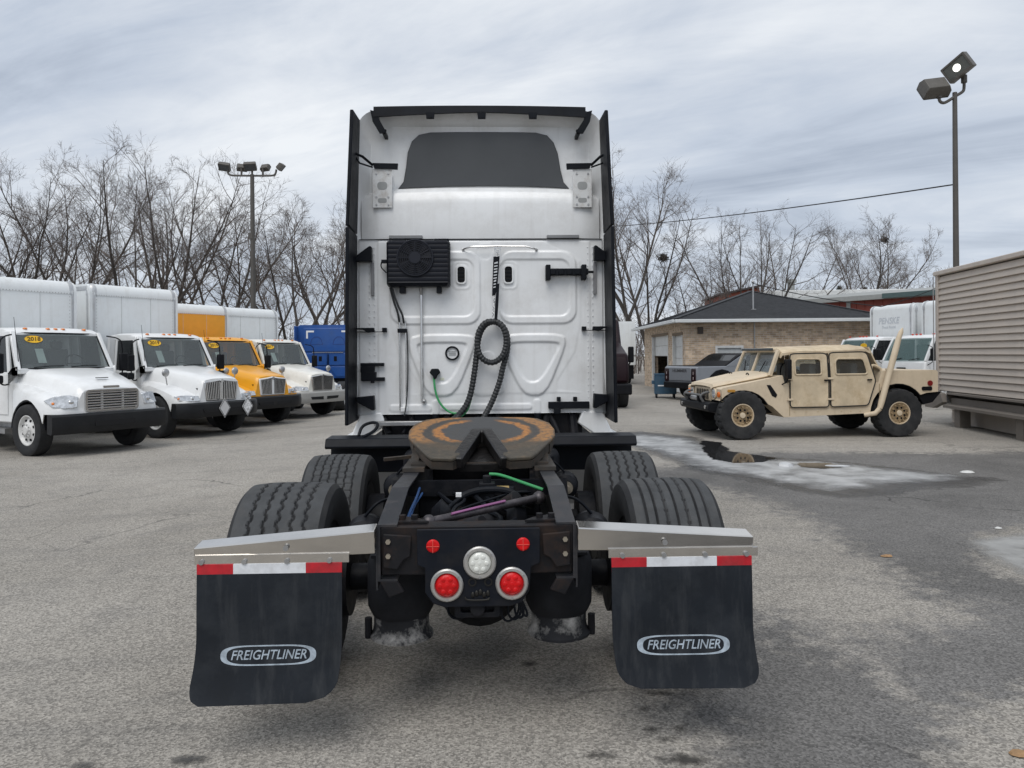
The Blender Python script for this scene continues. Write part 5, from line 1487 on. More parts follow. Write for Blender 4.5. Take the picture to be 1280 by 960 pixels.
# ================================================================== blue sleeper tractor behind the row
def blue_tractor():
    x = (410 - 640) / 960 * 31
    T = thing('semi_truck', 'blue sleeper-cab tractor seen from behind with white corner marks on its back', 'truck', (x, 31, ground_z(x, 31)), R(2))
    B = pm('cab blue', (.010, .075, .30), .33, var=.08, coat=.3, dirt=((.05, .10, .2), .3, 3)); P = lambda mb, name, mat, par=T, **k: mb.build(name, mat, par, **k)
    Wm = pm('mark white', (.78, .78, .78), .5)
    q = MB(); q.prism(rrect(-1.2, 1.2, 1.1, 3.25, .12), 'y', 0, 2.4); cb = P(q, 'cab_shell', B)
    q = MB(); q.prism([(2.3, .7), (2.3, 2.2), (4.6, 1.8), (4.7, .7)], 'x', -1.0, 1.0); P(q, 'hood', B, bevel=.08)
    q = MB(); q.prism(rrect(-.98, .98, 2.18, 3.12, .05), 'y', -.03, 0); up = P(q, 'upper_panel', B, bevel=.012)
    for x0_, x1_ in ((-.98, -.04), (.04, .98)):
        q = MB(); q.prism(rrect(x0_, x1_, 1.62, 2.10, .05), 'y', -.03, 0); P(q, 'press_panel', B, bevel=.012)
        q = MB(); q.prism([(x0_, 1.56), (x1_, 1.56), ((x0_ + x1_) / 2 + .2, 1.15), ((x0_ + x1_) / 2 - .2, 1.15)], 'y', -.03, 0); P(q, 'press_panel', B, bevel=.012)
    q = MB(); q.box(-.62, .62, -.06, -.035, 2.12, 2.15); P(q, 'chrome_rail', CHROME)
    for s in (-1, 1):
        q = MB(); q.add([(s * .86, -.034, 3.02), (s * .55, -.034, 3.02), (s * .55, -.034, 2.95), (s * .79, -.034, 2.95), (s * .79, -.034, 2.70), (s * .86, -.034, 2.70)], [tuple(range(6))]); 
        sol = P(q, 'corner_mark', Wm, smooth=0); sol.modifiers.new('t', 'SOLIDIFY').thickness = .003
        q = MB(); o_ = [(s * .45 + a * .26, 2.45 + b) for a, b in ((-1, 0), (1, 0), (.75, .22), (.3, .32), (-.3, .32), (-.75, .22))]; i_ = [(s * .45 + (a - s * .45) * .9 if False else s * .45 + (p - s * .45) * .9, 2.58 + (z - 2.58) * .88) for (p, z), a in zip(o_, range(6))]
        q.ring(o_, i_, 'y', -.034, -.03); P(q, 'press_line', pm('blue shade', (.006, .03, .15), .5))
        q = MB(); q.box(s * .3 - .06, s * .3 + .06, -.035, -.028, 1.78, 1.98); P(q, 'wall_vent', BLACK_PLASTIC)
        q = MB(); q.box(min(s * 1.2, s * 1.25), max(s * 1.2, s * 1.25), -.45, .2, 1.2, 3.2); P(q, 'side_fairing', B, bevel=.02)
        for y in (-1.6, -2.9): wheel(T, s * .95, y, .51, .51, .55, s, tmesh=plain_tyre(.51, .55, .30), rim=.30, detail=False)
        wheel(T, s * 1.0, 3.4, .51, .51, .3, s, tmesh=plain_tyre(.51, .3, .30), rim=.30, detail=False)
        q = MB(); q.box(s * .4 - .04, s * .4 + .04, -3.9, 0, .75, 1.0); P(q, 'frame_rail', BLACK_PLASTIC)
    q = MB(); q.cyl((0, -.08, 1.15), (.02, -.08, 2.05), .022, n=8); P(q, 'air_hose', BLACK_PLASTIC)
    q = MB(); q.prism(circ(0, -2.2, .5, 20), 'z', 1.05, 1.15); P(q, 'fifth_wheel', BLACK_PLASTIC)
    q = MB(); q.box(-1.0, 1.0, .1, 4.2, .5, 1.1); P(q, 'chassis', BLACK_PLASTIC)
blue_tractor()

# ================================================================== dark red tractor and white trailer seen past the cab
def maroon_tractor():
    # faces the camera; only its left-hand flank shows beside the big cab
    y = 26; x = (770 - 640) / 960 * y - .93
    T = thing('semi_truck', 'dark maroon tractor unit mostly hidden behind the big white cab, black mirror showing', 'truck', (x, y, 0), R(180))
    M_ = pm('maroon paint', (.012, .004, .006), .4, var=.15, spec=.2); P = lambda mb, name, mat, par=T, **k: mb.build(name, mat, par, **k)
    q = MB(); q.prism([(-3.2, 1.0), (-3.2, 3.1), (-2.6, 3.2), (-.8, 2.95), (-.2, 2.1), (1.3, 1.75), (1.5, 1.2), (1.5, .8), (.6, .8), (.6, 1.0)], 'x', -1.15, 1.15); P(q, 'cab_shell', M_, bevel=.12)
    for s in (-1, 1):
        q = MB(); q.box(min(s * 1.15, s * 1.17), max(s * 1.15, s * 1.17), -1.5, -.75, 1.9, 2.5); P(q, 'side_window', GLASS_DK)
        q = MB(); q.box(s * 1.52 - .10, s * 1.52 + .10, -.6, -.5, 1.45, 2.0); mr = P(q, 'mirror', BLACK_PLASTIC, bevel=.04)
        q = MB(); q.tube(smooth_path([(s * 1.5, -.55, 1.5), (s * 1.45, -.55, 1.35), (s * 1.1, -.6, 1.25)], 2), .03, 6); P(q, 'mirror_arm', BLACK_PLASTIC, mr)
        q = MB(); q.cyl((s * .95, -1.0, .65), (s * .95, -2.6, .65), .32, n=22); P(q, 'fuel_tank', CHROME)
        q = MB(); q.cyl((s * 1.12, -2.9, .8), (s * 1.12, -2.9, 3.4), .07, n=12); P(q, 'exhaust_stack', BLACK_PLASTIC)
        wheel(T, s * 1.02, .75, .51, .51, .3, s, tmesh=plain_tyre(.51, .3, .30), rim=.30, rimmat=CHROME)
        for yy in (-4.2, -5.5): wheel(T, s * .95, yy, .51, .51, .55, s, tmesh=plain_tyre(.51, .55, .30), rim=.30, detail=False)
    q = MB(); q.box(-.6, .6, 1.5, 1.56, .9, 1.6); P(q, 'grille', STEEL, bevel=.02)
    q = MB(); q.box(-1.2, 1.2, 1.5, 1.75, .45, .8); P(q, 'bumper', BLACK_PLASTIC, bevel=.05)
    q = MB(); q.box(-.45, .45, -6.2, .8, .6, .95); P(q, 'chassis', BLACK_PLASTIC)
    # white trailer further off
    y = 44; x = (788 - 640) / 960 * y - 1.0
    T = thing('box_trailer', 'white box trailer standing left of the brick garage beyond the dark tractor', 'trailer', (x, y, 0), R(0))
    q = MB(); q.prism(rrect(-1.3, 1.3, 1.1, 3.6, .05, 2), 'y', 0, 12); P2 = lambda mb, name, mat, **k: mb.build(name, mat, T, **k); P2(q, 'cargo_box', BOX_W)
    q = MB(); q.box(-1.32, 1.32, -.03, .0, 1.62, 1.68); q2 = P2(q, 'edge_rail', STEEL)
    q = MB(); q.box(-1.2, 1.2, .1, .6, .3, 1.1); P2(q, 'under_frame', BLACK_PLASTIC)
    for s in (-1, 1):
        for yy in (1.6, 2.9): wheel(T, s * .95, yy, .5, .5, .55, s, tmesh=plain_tyre(.51, .55, .30), rim=.30, detail=False)
        q = MB(); q.box(s * .6 - .52, s * .6 + .52, -.02, -.005, 1.75, 3.5); P2(q, 'rear_door', BOX_W, bevel=.004)
maroon_tractor()

# ================================================================== white cabover trucks behind the tan truck
def cabover(label, loc, rz, box=True, lettering=None, sticker=False, zt=3.55):
    T = thing('cabover_truck', label, 'truck', loc, rz, 'white cabover trucks behind the tan truck')
    P = lambda mb, name, mat, par=T, **k: mb.build(name, mat, par, **k)
    q = MB(); q.prism([(.55, .55), (.62, .9), (.55, 1.42), (.48, 1.45), (-1.05, 1.45), (-1.05, .6)], 'x', -1.0, 1.0); P(q, 'cab_body', WHITE_PAINT, bevel=.05)
    q = MB(); secs = []
    for y, z, w in ((.12, 2.20, .9), (.05, 2.27, .93), (-.2, 2.31, .95), (-1.0, 2.30, .95), (-1.05, 2.22, .93)):
        secs.append([(x * w, y, zz) for x, zz in ((-1, 2.17), (-.98, z - .04), (-.85, z), (0, z + .015), (.85, z), (.98, z - .04), (1, 2.17))])
    q.loft(secs); rf = P(q, 'cab_roof', WHITE_PAINT, smooth=40)
    for x in (-.75, -.18, 0, .18, .75): q = MB(); q.ball((x, -.02, 2.33), .045, 8, 5, (1, 1, .6)); P(q, 'marker_light', pm('marker red', (.6, .05, .02), .3), rf)
    for s in (-1, 1):
        q = MB(); q.bar((s * .96, .50, 1.42), (s * .92, .10, 2.22), .08, .1); P(q, 'windscreen_pillar', WHITE_PAINT, bevel=.012)
        q = MB(); q.bar((s * .965, -.9, 1.42), (s * .925, -.9, 2.22), .3, .08); P(q, 'rear_pillar', WHITE_PAINT)
        q = MB(); q.prism([(.40, 1.45), (.08, 2.17), (-.78, 2.17), (-.78, 1.45)], 'x', -.008, .008); q.v = [(s * (.975 - (z - 1.45) * .05) + x, y, z) for x, y, z in q.v]; P(q, 'side_window', GLASS_DK)
        q = MB(); q.box(min(s * 1.002, s * 1.018), max(s * 1.002, s * 1.018), -.8, .38, .62, 1.43); dr = P(q, 'door', WHITE_PAINT, bevel=.01)
        q = MB(); q.box(min(s * 1.02, s * 1.04), max(s * 1.02, s * 1.04), -.7, -.55, 1.22, 1.27); P(q, 'door_handle', BLACK_PLASTIC, dr)
        q = MB(); q.box(s * 1.25 - .09, s * 1.25 + .09, .44, .52, 1.45, 1.85); mr = P(q, 'mirror', BLACK_PLASTIC, bevel=.03)
        q = MB(); q.tube([(s * .95, .4, 1.95), (s * 1.22, .48, 1.9), (s * 1.22, .48, 1.4), (s * .98, .45, 1.3)], .014, 6); P(q, 'mirror_arm', BLACK_PLASTIC, mr)
        q = MB(); q.box(s * .72 - .18, s * .72 + .18, .58, .64, .82, .98); P(q, 'headlamp', LAMPG, bevel=.02)
        wheel(T, s * .86, -.1, .40, .40, .22, s, tmesh=plain_tyre(.40, .22, .23), rim=.23)
        wheel(T, s * .82, -3.6, .40, .40, .42, s, tmesh=plain_tyre(.40, .42, .23), rim=.23, detail=False)
    q = MB(); n = 10; vs = []
    for z, y, w in ((1.44, .52, .94), (1.85, .33, .92), (2.2, .12, .89)):
        for i in range(n + 1): u = -1 + 2 * i / n; vs.append((u * w, y + .05 * (1 - u * u), z))
    q.add(vs, [(j * (n + 1) + i, j * (n + 1) + i + 1, (j + 1) * (n + 1) + i + 1, (j + 1) * (n + 1) + i) for j in range(2) for i in range(n)]); P(q, 'windscreen', glass_mat('cabover glass', (.14, .22, .215), .5), smooth=60)
    for u in (.5, -.3): q = MB(); q.tube([(u, .58, 1.46), (u - .45, .55, 1.53)], .012, 5); P(q, 'wiper', BLACK_PLASTIC)
    q = MB(); q.ring([(-.97, 1.42), (.97, 1.42), (.93, 2.22), (-.93, 2.22)], [(-.6, 1.6), (.6, 1.6), (.58, 2.1), (-.58, 2.1)], 'y', -1.05, -1.0); P(q, 'cab_back', WHITE_PAINT)
    q = MB(); q.tube([(.45 + .2 * math.cos(t), .12 - .12 * math.sin(t), 1.58 + .12 * math.sin(t)) for t in np.linspace(0, 2 * PI, 19)[:-1]], .018, 6, closed=True); P(q, 'steering_wheel', BLACK_PLASTIC)
    q = MB(); q.box(-.8, .8, -.85, -.7, 1.4, 2.0); P(q, 'seat', TRIM_IN, bevel=.05)
    q = MB(); q.box(-.98, .98, .55, .70, .42, .66); P(q, 'bumper', WHITE_PAINT, bevel=.03)
    q = MB(); q.box(-.2, .2, .61, .63, 1.15, 1.22); P(q, 'badge', BLACK_PLASTIC)
    q = MB(); q.box(-.38, .38, -6, .4, .45, .7); P(q, 'chassis_frame', BLACK_PLASTIC)
    if sticker:
        q = MB(); q.prism(circ(-.55, 1.98, .17, 18, .09), 'y', .40, .41); P(q, 'year_sticker', MATS['sticker yellow'])
    y0 = -1.25
    if box:
        q = MB()
        prof = [(y0, .85), (y0, zt - .2)] + [(y0 - .2 * (1 - math.cos(R(a))), zt - .2 + .2 * math.sin(R(a))) for a in (30, 60, 90)] + [(y0 - 4.6, zt), (y0 - 4.6, .85)]
        q.prism(prof, 'x', -1.15, 1.15); bx = P(q, 'cargo_box', BOX_W, smooth=40)
        for s in (-1, 1):
            q = MB(); q.prism([(s * (1.15 - .16 + .175 * math.sin(R(a))), y0 - .16 + .175 * math.cos(R(a))) for a in range(0, 91, 15)] + [(s * 1.0, y0 - .16)], 'z', .85, zt - .25); P(q, 'corner_post', ALU, bx)
            q = MB(); q.loft([[(s * (1.0 + w_ * math.sin(R(a))), y0 - .15 + w_ * math.cos(R(a)), zz) for a in range(-10, 101, 10)] + [(s * .98, y0 - .17, zz)] for zz, w_ in ((zt - .32, .172), (zt - .2, .172), (zt - .10, .15), (zt - .03, .10), (zt + .012, .03))]); P(q, 'corner_cap', ALU, bx, smooth=50)
        if lettering:
            text('box_lettering', lettering, .34, pm('ghost print', (.56, .59, .62), .5), bx, (.12, y0 + .006, zt - .62), (R(90), 0, R(180)), .001, .2, .006, .95)
            text('box_lettering', 'Truck Rental', .15, MATS['ghost print'], bx, (.12, y0 + .006, zt - .86), (R(90), 0, R(180)), .001, .2, .001, .95)
    return T
cabover('white cabover box truck with plain box, partly hidden by the siding wall', (13.74, 26.1, 0), R(104), True, None)
cabover('white cabover truck with yellow windscreen sticker and faded lettering on its box', (13.3, 29.1, 0), R(104), True, 'PENSKE', True)
# ================================================================== tan four-door military style truck
def tan_truck():
    T = thing('military_truck', 'tan soft-top four-door off-road truck with raised exhaust pipe', 'truck', (4.53, 16.5, 0), R(95.5))
    P = lambda mb, name, mat, par=T, **k: mb.build(name, mat, par, **k)
    TAN = add_streaks(pm('desert tan paint', (.63, .525, .385), .62, var=.08, scale=2, dirt=((.36, .28, .18), .4, 4)), (.38, .30, .20), .4, 4, 1.0)
    CAN = pm('tan canvas', (.57, .47, .33), .85, var=.16, scale=3, bump=1.0, bscale=5, dirt=((.36, .265, .155), .6, 3.5))
    BK = BLACK_PLASTIC
    hw = 1.02
    # front axle at y=0, rear axle at -3.33
    ry = -3.33
    body = [(.28, .74), (.42, .78), (.43, 1.02), (.40, 1.05), (-.30, 1.18), (-.86, 1.29), (-.90, 1.12), (-2.90, 1.12), (-2.98, 1.37), (-4.16, 1.37), (-4.20, 1.33), (-4.20, .92), (-3.95, .90)]
    body += [(ry + .60 * math.cos(t), .52 + .58 * math.sin(t)) for t in np.linspace(PI * .80, PI * .06, 10)]
    body += [(-2.72, .50), (-.88, .44), (-.64, .66)] + [(-.02 + .58 * math.cos(t), .50 + .50 * math.sin(t)) for t in np.linspace(PI * .86, PI * .20, 9)]
    q = MB(); q.prism(body, 'x', -hw, hw); P(q, 'body', TAN, bevel=.014)
    q = MB(); q.box(-.62, .62, -4.1, .35, .5, .84); P(q, 'chassis', BK)
    for s in (-1, 1):
        for (c_, rr_, a0, a1, yo) in ((0, .585, .20, .86, -.02), (ry, .605, .06, .80, 0)):
            th = np.linspace(PI * a0, PI * a1, 14); q = MB(); hgt = .505 if c_ == 0 else .585; zc = .49 if c_ == 0 else .51
            q.prism([(c_ + yo + rr_ * math.cos(t), zc + hgt * math.sin(t)) for t in th] + [(c_ + yo + (rr_ - .02) * math.cos(t), zc + (hgt - .02) * math.sin(t)) for t in th[::-1]], 'x', min(s * .5, s * 1.005), max(s * .5, s * 1.005)); P(q, 'wheel_well', BK)
        for y in (-1.0, -2.92):
            q = MB(); q.box(min(s * hw, s * (hw + .004)), max(s * hw, s * (hw + .004)), y - .006, y + .006, .47, 1.1); P(q, 'panel_seam', pm('seam tan', (.30, .23, .14), .7))
    # flat hood panel, raised, with black vent
    q = MB(); q.loft([[(x * w, y, z + dz) for x, dz in ((-1, -.035), (-.97, .0), (-.5, .014), (0, .018), (.5, .014), (.97, 0), (1, -.035))] for y, z, w in ((.46, 1.035, .62), (.44, 1.075, .66), (.0, 1.165, .74), (-.5, 1.262, .82), (-.72, 1.305, .85))], caps=False, closed=False)
    h = P(q, 'hood', TAN, smooth=25); h.modifiers.new('t', 'SOLIDIFY').thickness = -.05
    q = MB(); q.add([(-.36, .26, 1.134), (.36, .26, 1.134), (.38, -.22, 1.231), (-.38, -.22, 1.231)], [(0, 1, 2, 3)]); v = P(q, 'hood_vent', BK); v.modifiers.new('t', 'SOLIDIFY').thickness = .012
    for x in (-.46, .46):
        q = MB(); q.tube([(x + .09 * math.cos(t), -.35, 1.24 + .09 * math.sin(t)) for t in np.linspace(0, PI, 9)], .012, 6); P(q, 'lift_loop', BK)
    for s in (-1, 1):
        q = MB(); q.box(min(s * .60, s * .64), max(s * .60, s * .64), .30, .36, 1.075, 1.125); P(q, 'hood_latch', BK)
    # front: grille with slots, lamps
    q = MB(); q.box(-.50, .50, .43, .455, .76, 1.04); gp = P(q, 'grille_panel', TAN, bevel=.012)
    for k in range(7):
        x = -.33 + k * .11; q = MB(); q.prism(rrect(x - .034, x + .034, .79, 1.0, .032), 'y', .450, .462); P(q, 'grille_slot', BK, gp)
    for s in (-1, 1):
        q = MB(); q.cyl((s * .66, .40, .92), (s * .66, .462, .92), .095, n=22); hl = P(q, 'headlamp', LAMPG, bevel=.01)
        q = MB(); q.lathe([(.095, 0), (.115, 0), (.115, .03), (.095, .03)], (s * .66, .43, .92), 'y', 22, True); P(q, 'headlamp_ring', TAN, hl)
        q = MB(); q.cyl((s * .90, .40, .91), (s * .90, .458, .91), .058, n=16); P(q, 'turn_signal', pm('signal orange', (.70, .16, .02), .3), bevel=.01)
        q = MB(); q.prism(rrect(.14, .30, .965, 1.015, .022), 'x', min(s * hw, s * (hw + .016)), max(s * hw, s * (hw + .016))); P(q, 'side_marker', pm('marker ochre', (.45, .22, .03), .35))
    q = MB(); q.prism([(.36, .56), (.62, .56), (.66, .60), (.66, .72), (.62, .75), (.36, .75)], 'x', -.90, .90); bm_ = P(q, 'front_bumper', BK, bevel=.012)
    q = MB(); q.cyl((-.26, .60, .80), (.26, .60, .80), .055, n=14); P(q, 'winch_drum', STEEL, bm_)
    for s in (-1, 1):
        q = MB(); q.box(s * .3 - .045, s * .3 + .045, .52, .68, .75, .87); P(q, 'winch_cheek', BK, bm_, bevel=.01)
        q = MB(); q.cyl((s * .74, .655, .655), (s * .74, .675, .655), .04, n=12); P(q, 'bumper_eye', CHROME, bm_)
        q = MB(); q.tube(smooth_path([(s * .52, .62, .74), (s * .52, .70, .86), (s * .52, .62, .93), (s * .52, .50, .95)], 2), .026, 8); P(q, 'tow_hoop', pm('hoop grey', (.10, .10, .10), .45), bm_)
    q = MB(); q.tube(smooth_path([(-.52, .66, .88), (-.2, .74, .90), (.2, .74, .90), (.52, .66, .88)], 2), .024, 8); P(q, 'brush_bar', MATS['hoop grey'], bm_)
    # upright two-pane windscreen frame
    for s in (-1, 1):
        q = MB(); q.bar((s * .90, -.64, 1.28), (s * .86, -.84, 1.80), .07, .07); P(q, 'windscreen_post', TAN, bevel=.008)
        q = MB(); q.bar((s * .86, -.645, 1.31), (s * .03, -.645, 1.31), .05, .06); P(q, 'windscreen_rail', TAN)
        q = MB(); q.bar((s * .84, -.84, 1.79), (s * .03, -.84, 1.79), .05, .06); P(q, 'windscreen_rail', TAN)
        q = MB(); q.add([(s * .03, -.655, 1.34), (s * .86, -.655, 1.34), (s * .83, -.83, 1.77), (s * .03, -.83, 1.77)], [(0, 1, 2, 3)]); P(q, 'windscreen', GLASS)
        q = MB(); q.tube([(s * .4, -.64, 1.35), (s * .52, -.72, 1.58)], .010, 5); P(q, 'wiper', BK)
        q = MB(); mx = s * 1.15; q.box(mx - .09, mx + .09, -.96, -.88, 1.22, 1.62); mr = P(q, 'mirror', BK, bevel=.025)
        q = MB(); q.tube([(s * 1.0, -.84, 1.10), (s * 1.12, -.90, 1.16), (s * 1.14, -.92, 1.28)], .014, 6); P(q, 'mirror_arm', BK, mr)
    q = MB(); q.bar((0, -.64, 1.30), (0, -.835, 1.80), .06, .06); P(q, 'windscreen_post', TAN)
    q = MB(); q.box(-.72, .72, -.80, -.70, 1.795, 1.85); P(q, 'light_bar', pm('light bar', (.05, .06, .065), .25), bevel=.012)
    # canvas roof with sag, canvas rear
    q = MB(); secs = []
    for i, (y, z) in enumerate([(-.86, 1.79), (-.90, 1.85), (-1.3, 1.875), (-1.8, 1.885), (-2.3, 1.905), (-2.68, 1.905), (-2.78, 1.87)]):
        row = []
        for x in np.linspace(-1, 1, 15):
            e = 1 - abs(x) ** 5
            row.append((x * .93, y, z - .10 * (1 - e) + .012 * math.sin(x * 9 + i * 2)))
        row2 = [(x, yy, zz - .05) for x, yy, zz in reversed(row)]
        secs.append(row + row2)
    q.loft(secs); P(q, 'canvas_roof', CAN, smooth=50)
    q = MB(); q.loft([[(-.93, y, z), (.93, y, z), (.93, y + .03, z), (-.93, y + .03, z)] for y, z in ((-2.76, 1.86), (-2.88, 1.6), (-3.02, 1.36))]); P(q, 'canvas_back', CAN)
    q = MB(); q.loft([[(-.4, y - .012, z), (.4, y - .012, z), (.4, y - .004, z), (-.4, y - .004, z)] for y, z in ((-2.80, 1.78), (-2.92, 1.52))]); P(q, 'back_window', GLASS)
    # soft doors
    PIPE = pm('door seal', (.012, .012, .012), .7)
    for s in (-1, 1):
        for (ya, yb, tag_) in ((-1.0, -1.82, 0), (-1.86, -2.84, 1)):
            zt0 = 1.73 + .02 * tag_
            if tag_ == 0: o_ = [(ya, .64), (ya, 1.1), (ya - .03, zt0 - .02), (ya - .1, zt0), (yb + .1, zt0 + .01), (yb, zt0 - .02), (yb, 1.1), (yb, .64)]
            else: o_ = [(ya, .64), (ya, 1.1), (ya, zt0 - .02), (ya - .1, zt0), (yb + .24, zt0 + .01), (yb + .16, zt0 - .03), (yb + .01, 1.16), (yb + .18, .66)]
            wa, wb = ya - .12, yb + (.14 if tag_ == 0 else .24)
            i_ = [(wa, 1.30), (wa, 1.40), (wa, 1.56), (wa - .05, 1.62), (wb + .05, 1.62), (wb, 1.58), (wb - (.06 if tag_ else 0), 1.34), (wb - (.03 if tag_ else -.02), 1.30)]
            q = MB(); q.ring(o_, i_, 'x', -.02, .02); q.v = [(s * (hw + .012 - max(0, z - 1.1) * .11) + x, y, z + 0) for x, y, z in q.v]
            d = P(q, 'soft_door', CAN, bevel=.01)
            q = MB(); pp = [Vector((s * (hw + .03 - max(0, z - 1.1) * .11), y, z)) for y, z in o_]; q.tube(round_path(pp, .07), .013, 6, closed=True); P(q, 'door_seal', PIPE, d)
            q = MB(); pts = [(s * (hw + .012 - max(0, z - 1.1) * .11), y, z) for y, z in i_]; q.add(pts, [tuple(range(len(pts)))]); P(q, 'door_window', glass_mat('vinyl window', (.16, .15, .135), .75, .15), d)
            q = MB(); pp = [Vector((s * (hw + .036 - max(0, z - 1.1) * .11), y, z)) for y, z in i_]; q.tube(round_path(pp, .04), .018, 6, closed=True); P(q, 'window_binding', CAN, d)
            q = MB(); q.box(min(s * (hw + .03), s * (hw + .06)), max(s * (hw + .03), s * (hw + .06)), yb + (.02 if not tag_ else .1), yb + (.10 if not tag_ else .2), 1.17, 1.20); P(q, 'door_handle', BK, d, bevel=.006)
            for zz in (.80, 1.22):
                q = MB(); q.box(min(s * (hw + .02), s * (hw + .045)), max(s * (hw + .02), s * (hw + .045)), ya - .06, ya + .06, zz - .02, zz + .02); P(q, 'hinge', TAN, d, bevel=.005)
        # studs along the sill
        for y in (-1.1, -1.35, -1.6, -2.1, -2.3, -2.5):
            q = MB(); q.cyl((s * hw, y, .55), (s * (hw + .012), y, .55), .014, n=8); P(q, 'sill_stud', pm('pale stud', (.55, .45, .3), .5))
        # cooling gill on the cowl side
        q = MB(); q.prism([(-.52, 1.10), (-.60, 1.10), (-.74, .90), (-.71, .84), (-.63, .88)], 'x', min(s * (hw - .01), s * (hw + .012)), max(s * (hw - .01), s * (hw + .012))); P(q, 'cowl_vent', BK, bevel=.006)
        # rear lamp and reflector
        q = MB(); q.cyl((s * hw, -4.02, 1.10), (s * (hw + .02), -4.02, 1.10), .055, n=14); P(q, 'side_reflector', pm('dark red lens', (.20, .01, .01), .3))
        q = MB(); q.prism(rrect(-4.06, -3.84, .95, 1.03, .03), 'x', min(s * hw, s * (hw + .018)), max(s * hw, s * (hw + .018))); P(q, 'rear_lamp', BK)
        q = MB(); q.prism([(-3.75, .92), (-4.3, .92), (-4.1, .70), (-3.9, .66)], 'x', min(s * .55, s * .98), max(s * .55, s * .98)); P(q, 'rear_bumper', BK)
    # raised exhaust on the near side
    e0, e1 = Vector((-1.13, -2.86, .60)), Vector((-1.10, -3.30, 2.04))
    q = MB(); q.tube([Vector((-1.0, -2.60, .46)), Vector((-1.10, -2.78, .50)), e0], [.045, .05, .052], 14)
    q.tube([e0, e0.lerp(e1, .1), e0.lerp(e1, .85), e1], [.052, .062, .062, .054], 16); q.tube([e1, e1 + Vector((.0, -.05, .12)), e1 + Vector((0, -.085, .20))], [.050, .046, .012], 14); P(q, 'exhaust_stack', TAN)
    for t in (.3, .55): q = MB(); c = e0.lerp(e1, t); q.box(c.x, -1.0, c.y - .04, c.y + .04, c.z - .02, c.z + .02); P(q, 'exhaust_bracket', TAN)
    q = MB(); q.tube(smooth_path([(-.95, -2.78, 1.36), (-.95, -2.80, 1.5), (-.95, -2.98, 1.42), (-.95, -3.0, 1.37)], 2), .03, 8); P(q, 'strap_bundle', CAN)
    # seats seen through the windows
    for x in (-.55, .55):
        for y in (-1.6, -2.5):
            q = MB(); q.box(x - .25, x + .25, y - .1, y + .05, 1.05, 1.52); P(q, 'seat', SEAT, bevel=.05)
    q = MB(); q.tube([(-.55 + .2 * math.cos(t), -1.12, 1.33 + .2 * math.sin(t)) for t in np.linspace(0, 2 * PI, 19)[:-1]], .015, 6, closed=True); P(q, 'steering_wheel', BK)
    # wheels
    lug = tire_mesh('tyre', .50, .34, .24, 'lug', 132)
    rim_mesh = {}
    for s in (-1, 1):
        q = MB(); q.lathe([(.235, s * -.13), (.235, s * .145), (.22, s * .15), (.205, s * .13), (.19, s * .105), (.10, s * .105), (.085, s * .12), (.06, s * .125), (.055, s * .15), (.03, s * .155), (0, s * .155)], (0, 0, 0), 'x', 28); rim_mesh[s] = q.mesh('rim', TAN, 30)
    for s in (-1, 1):
        for y in (0, ry):
            w, t = wheel(T, s * .92, y, .495, .50, .34, s, rimmat=TAN, rim=.235, tmesh=lug, detail=False, dish=.05)
            w.data = rim_mesh[s]
            q = MB()
            for k in range(12):
                a = 2 * PI * k / 12; q.cyl((s * .115, .17 * math.cos(a), .17 * math.sin(a)), (s * .15, .17 * math.cos(a), .17 * math.sin(a)), .016, n=6)
            q.lathe([(.195, s * .13), (.225, s * .15), (.235, s * .13)], (0, 0, 0), 'x', 28); tag(P(q, 'bead_ring', pm('tan shade', (.36, .26, .15), .7), w), kind='stuff')
            q = MB()
            for k in range(8):
                a = 2 * PI * (k + .5) / 8; q.cyl((s * .10, .115 * math.cos(a), .115 * math.sin(a)), (s * .135, .115 * math.cos(a), .115 * math.sin(a)), .022, n=8)
            tag(P(q, 'rim_holes', BK, w), kind='stuff')
    for y in (0, ry): q = MB(); q.cyl((-.9, y, .52), (.9, y, .52), .06, n=10); P(q, 'axle', BK)
tan_truck()

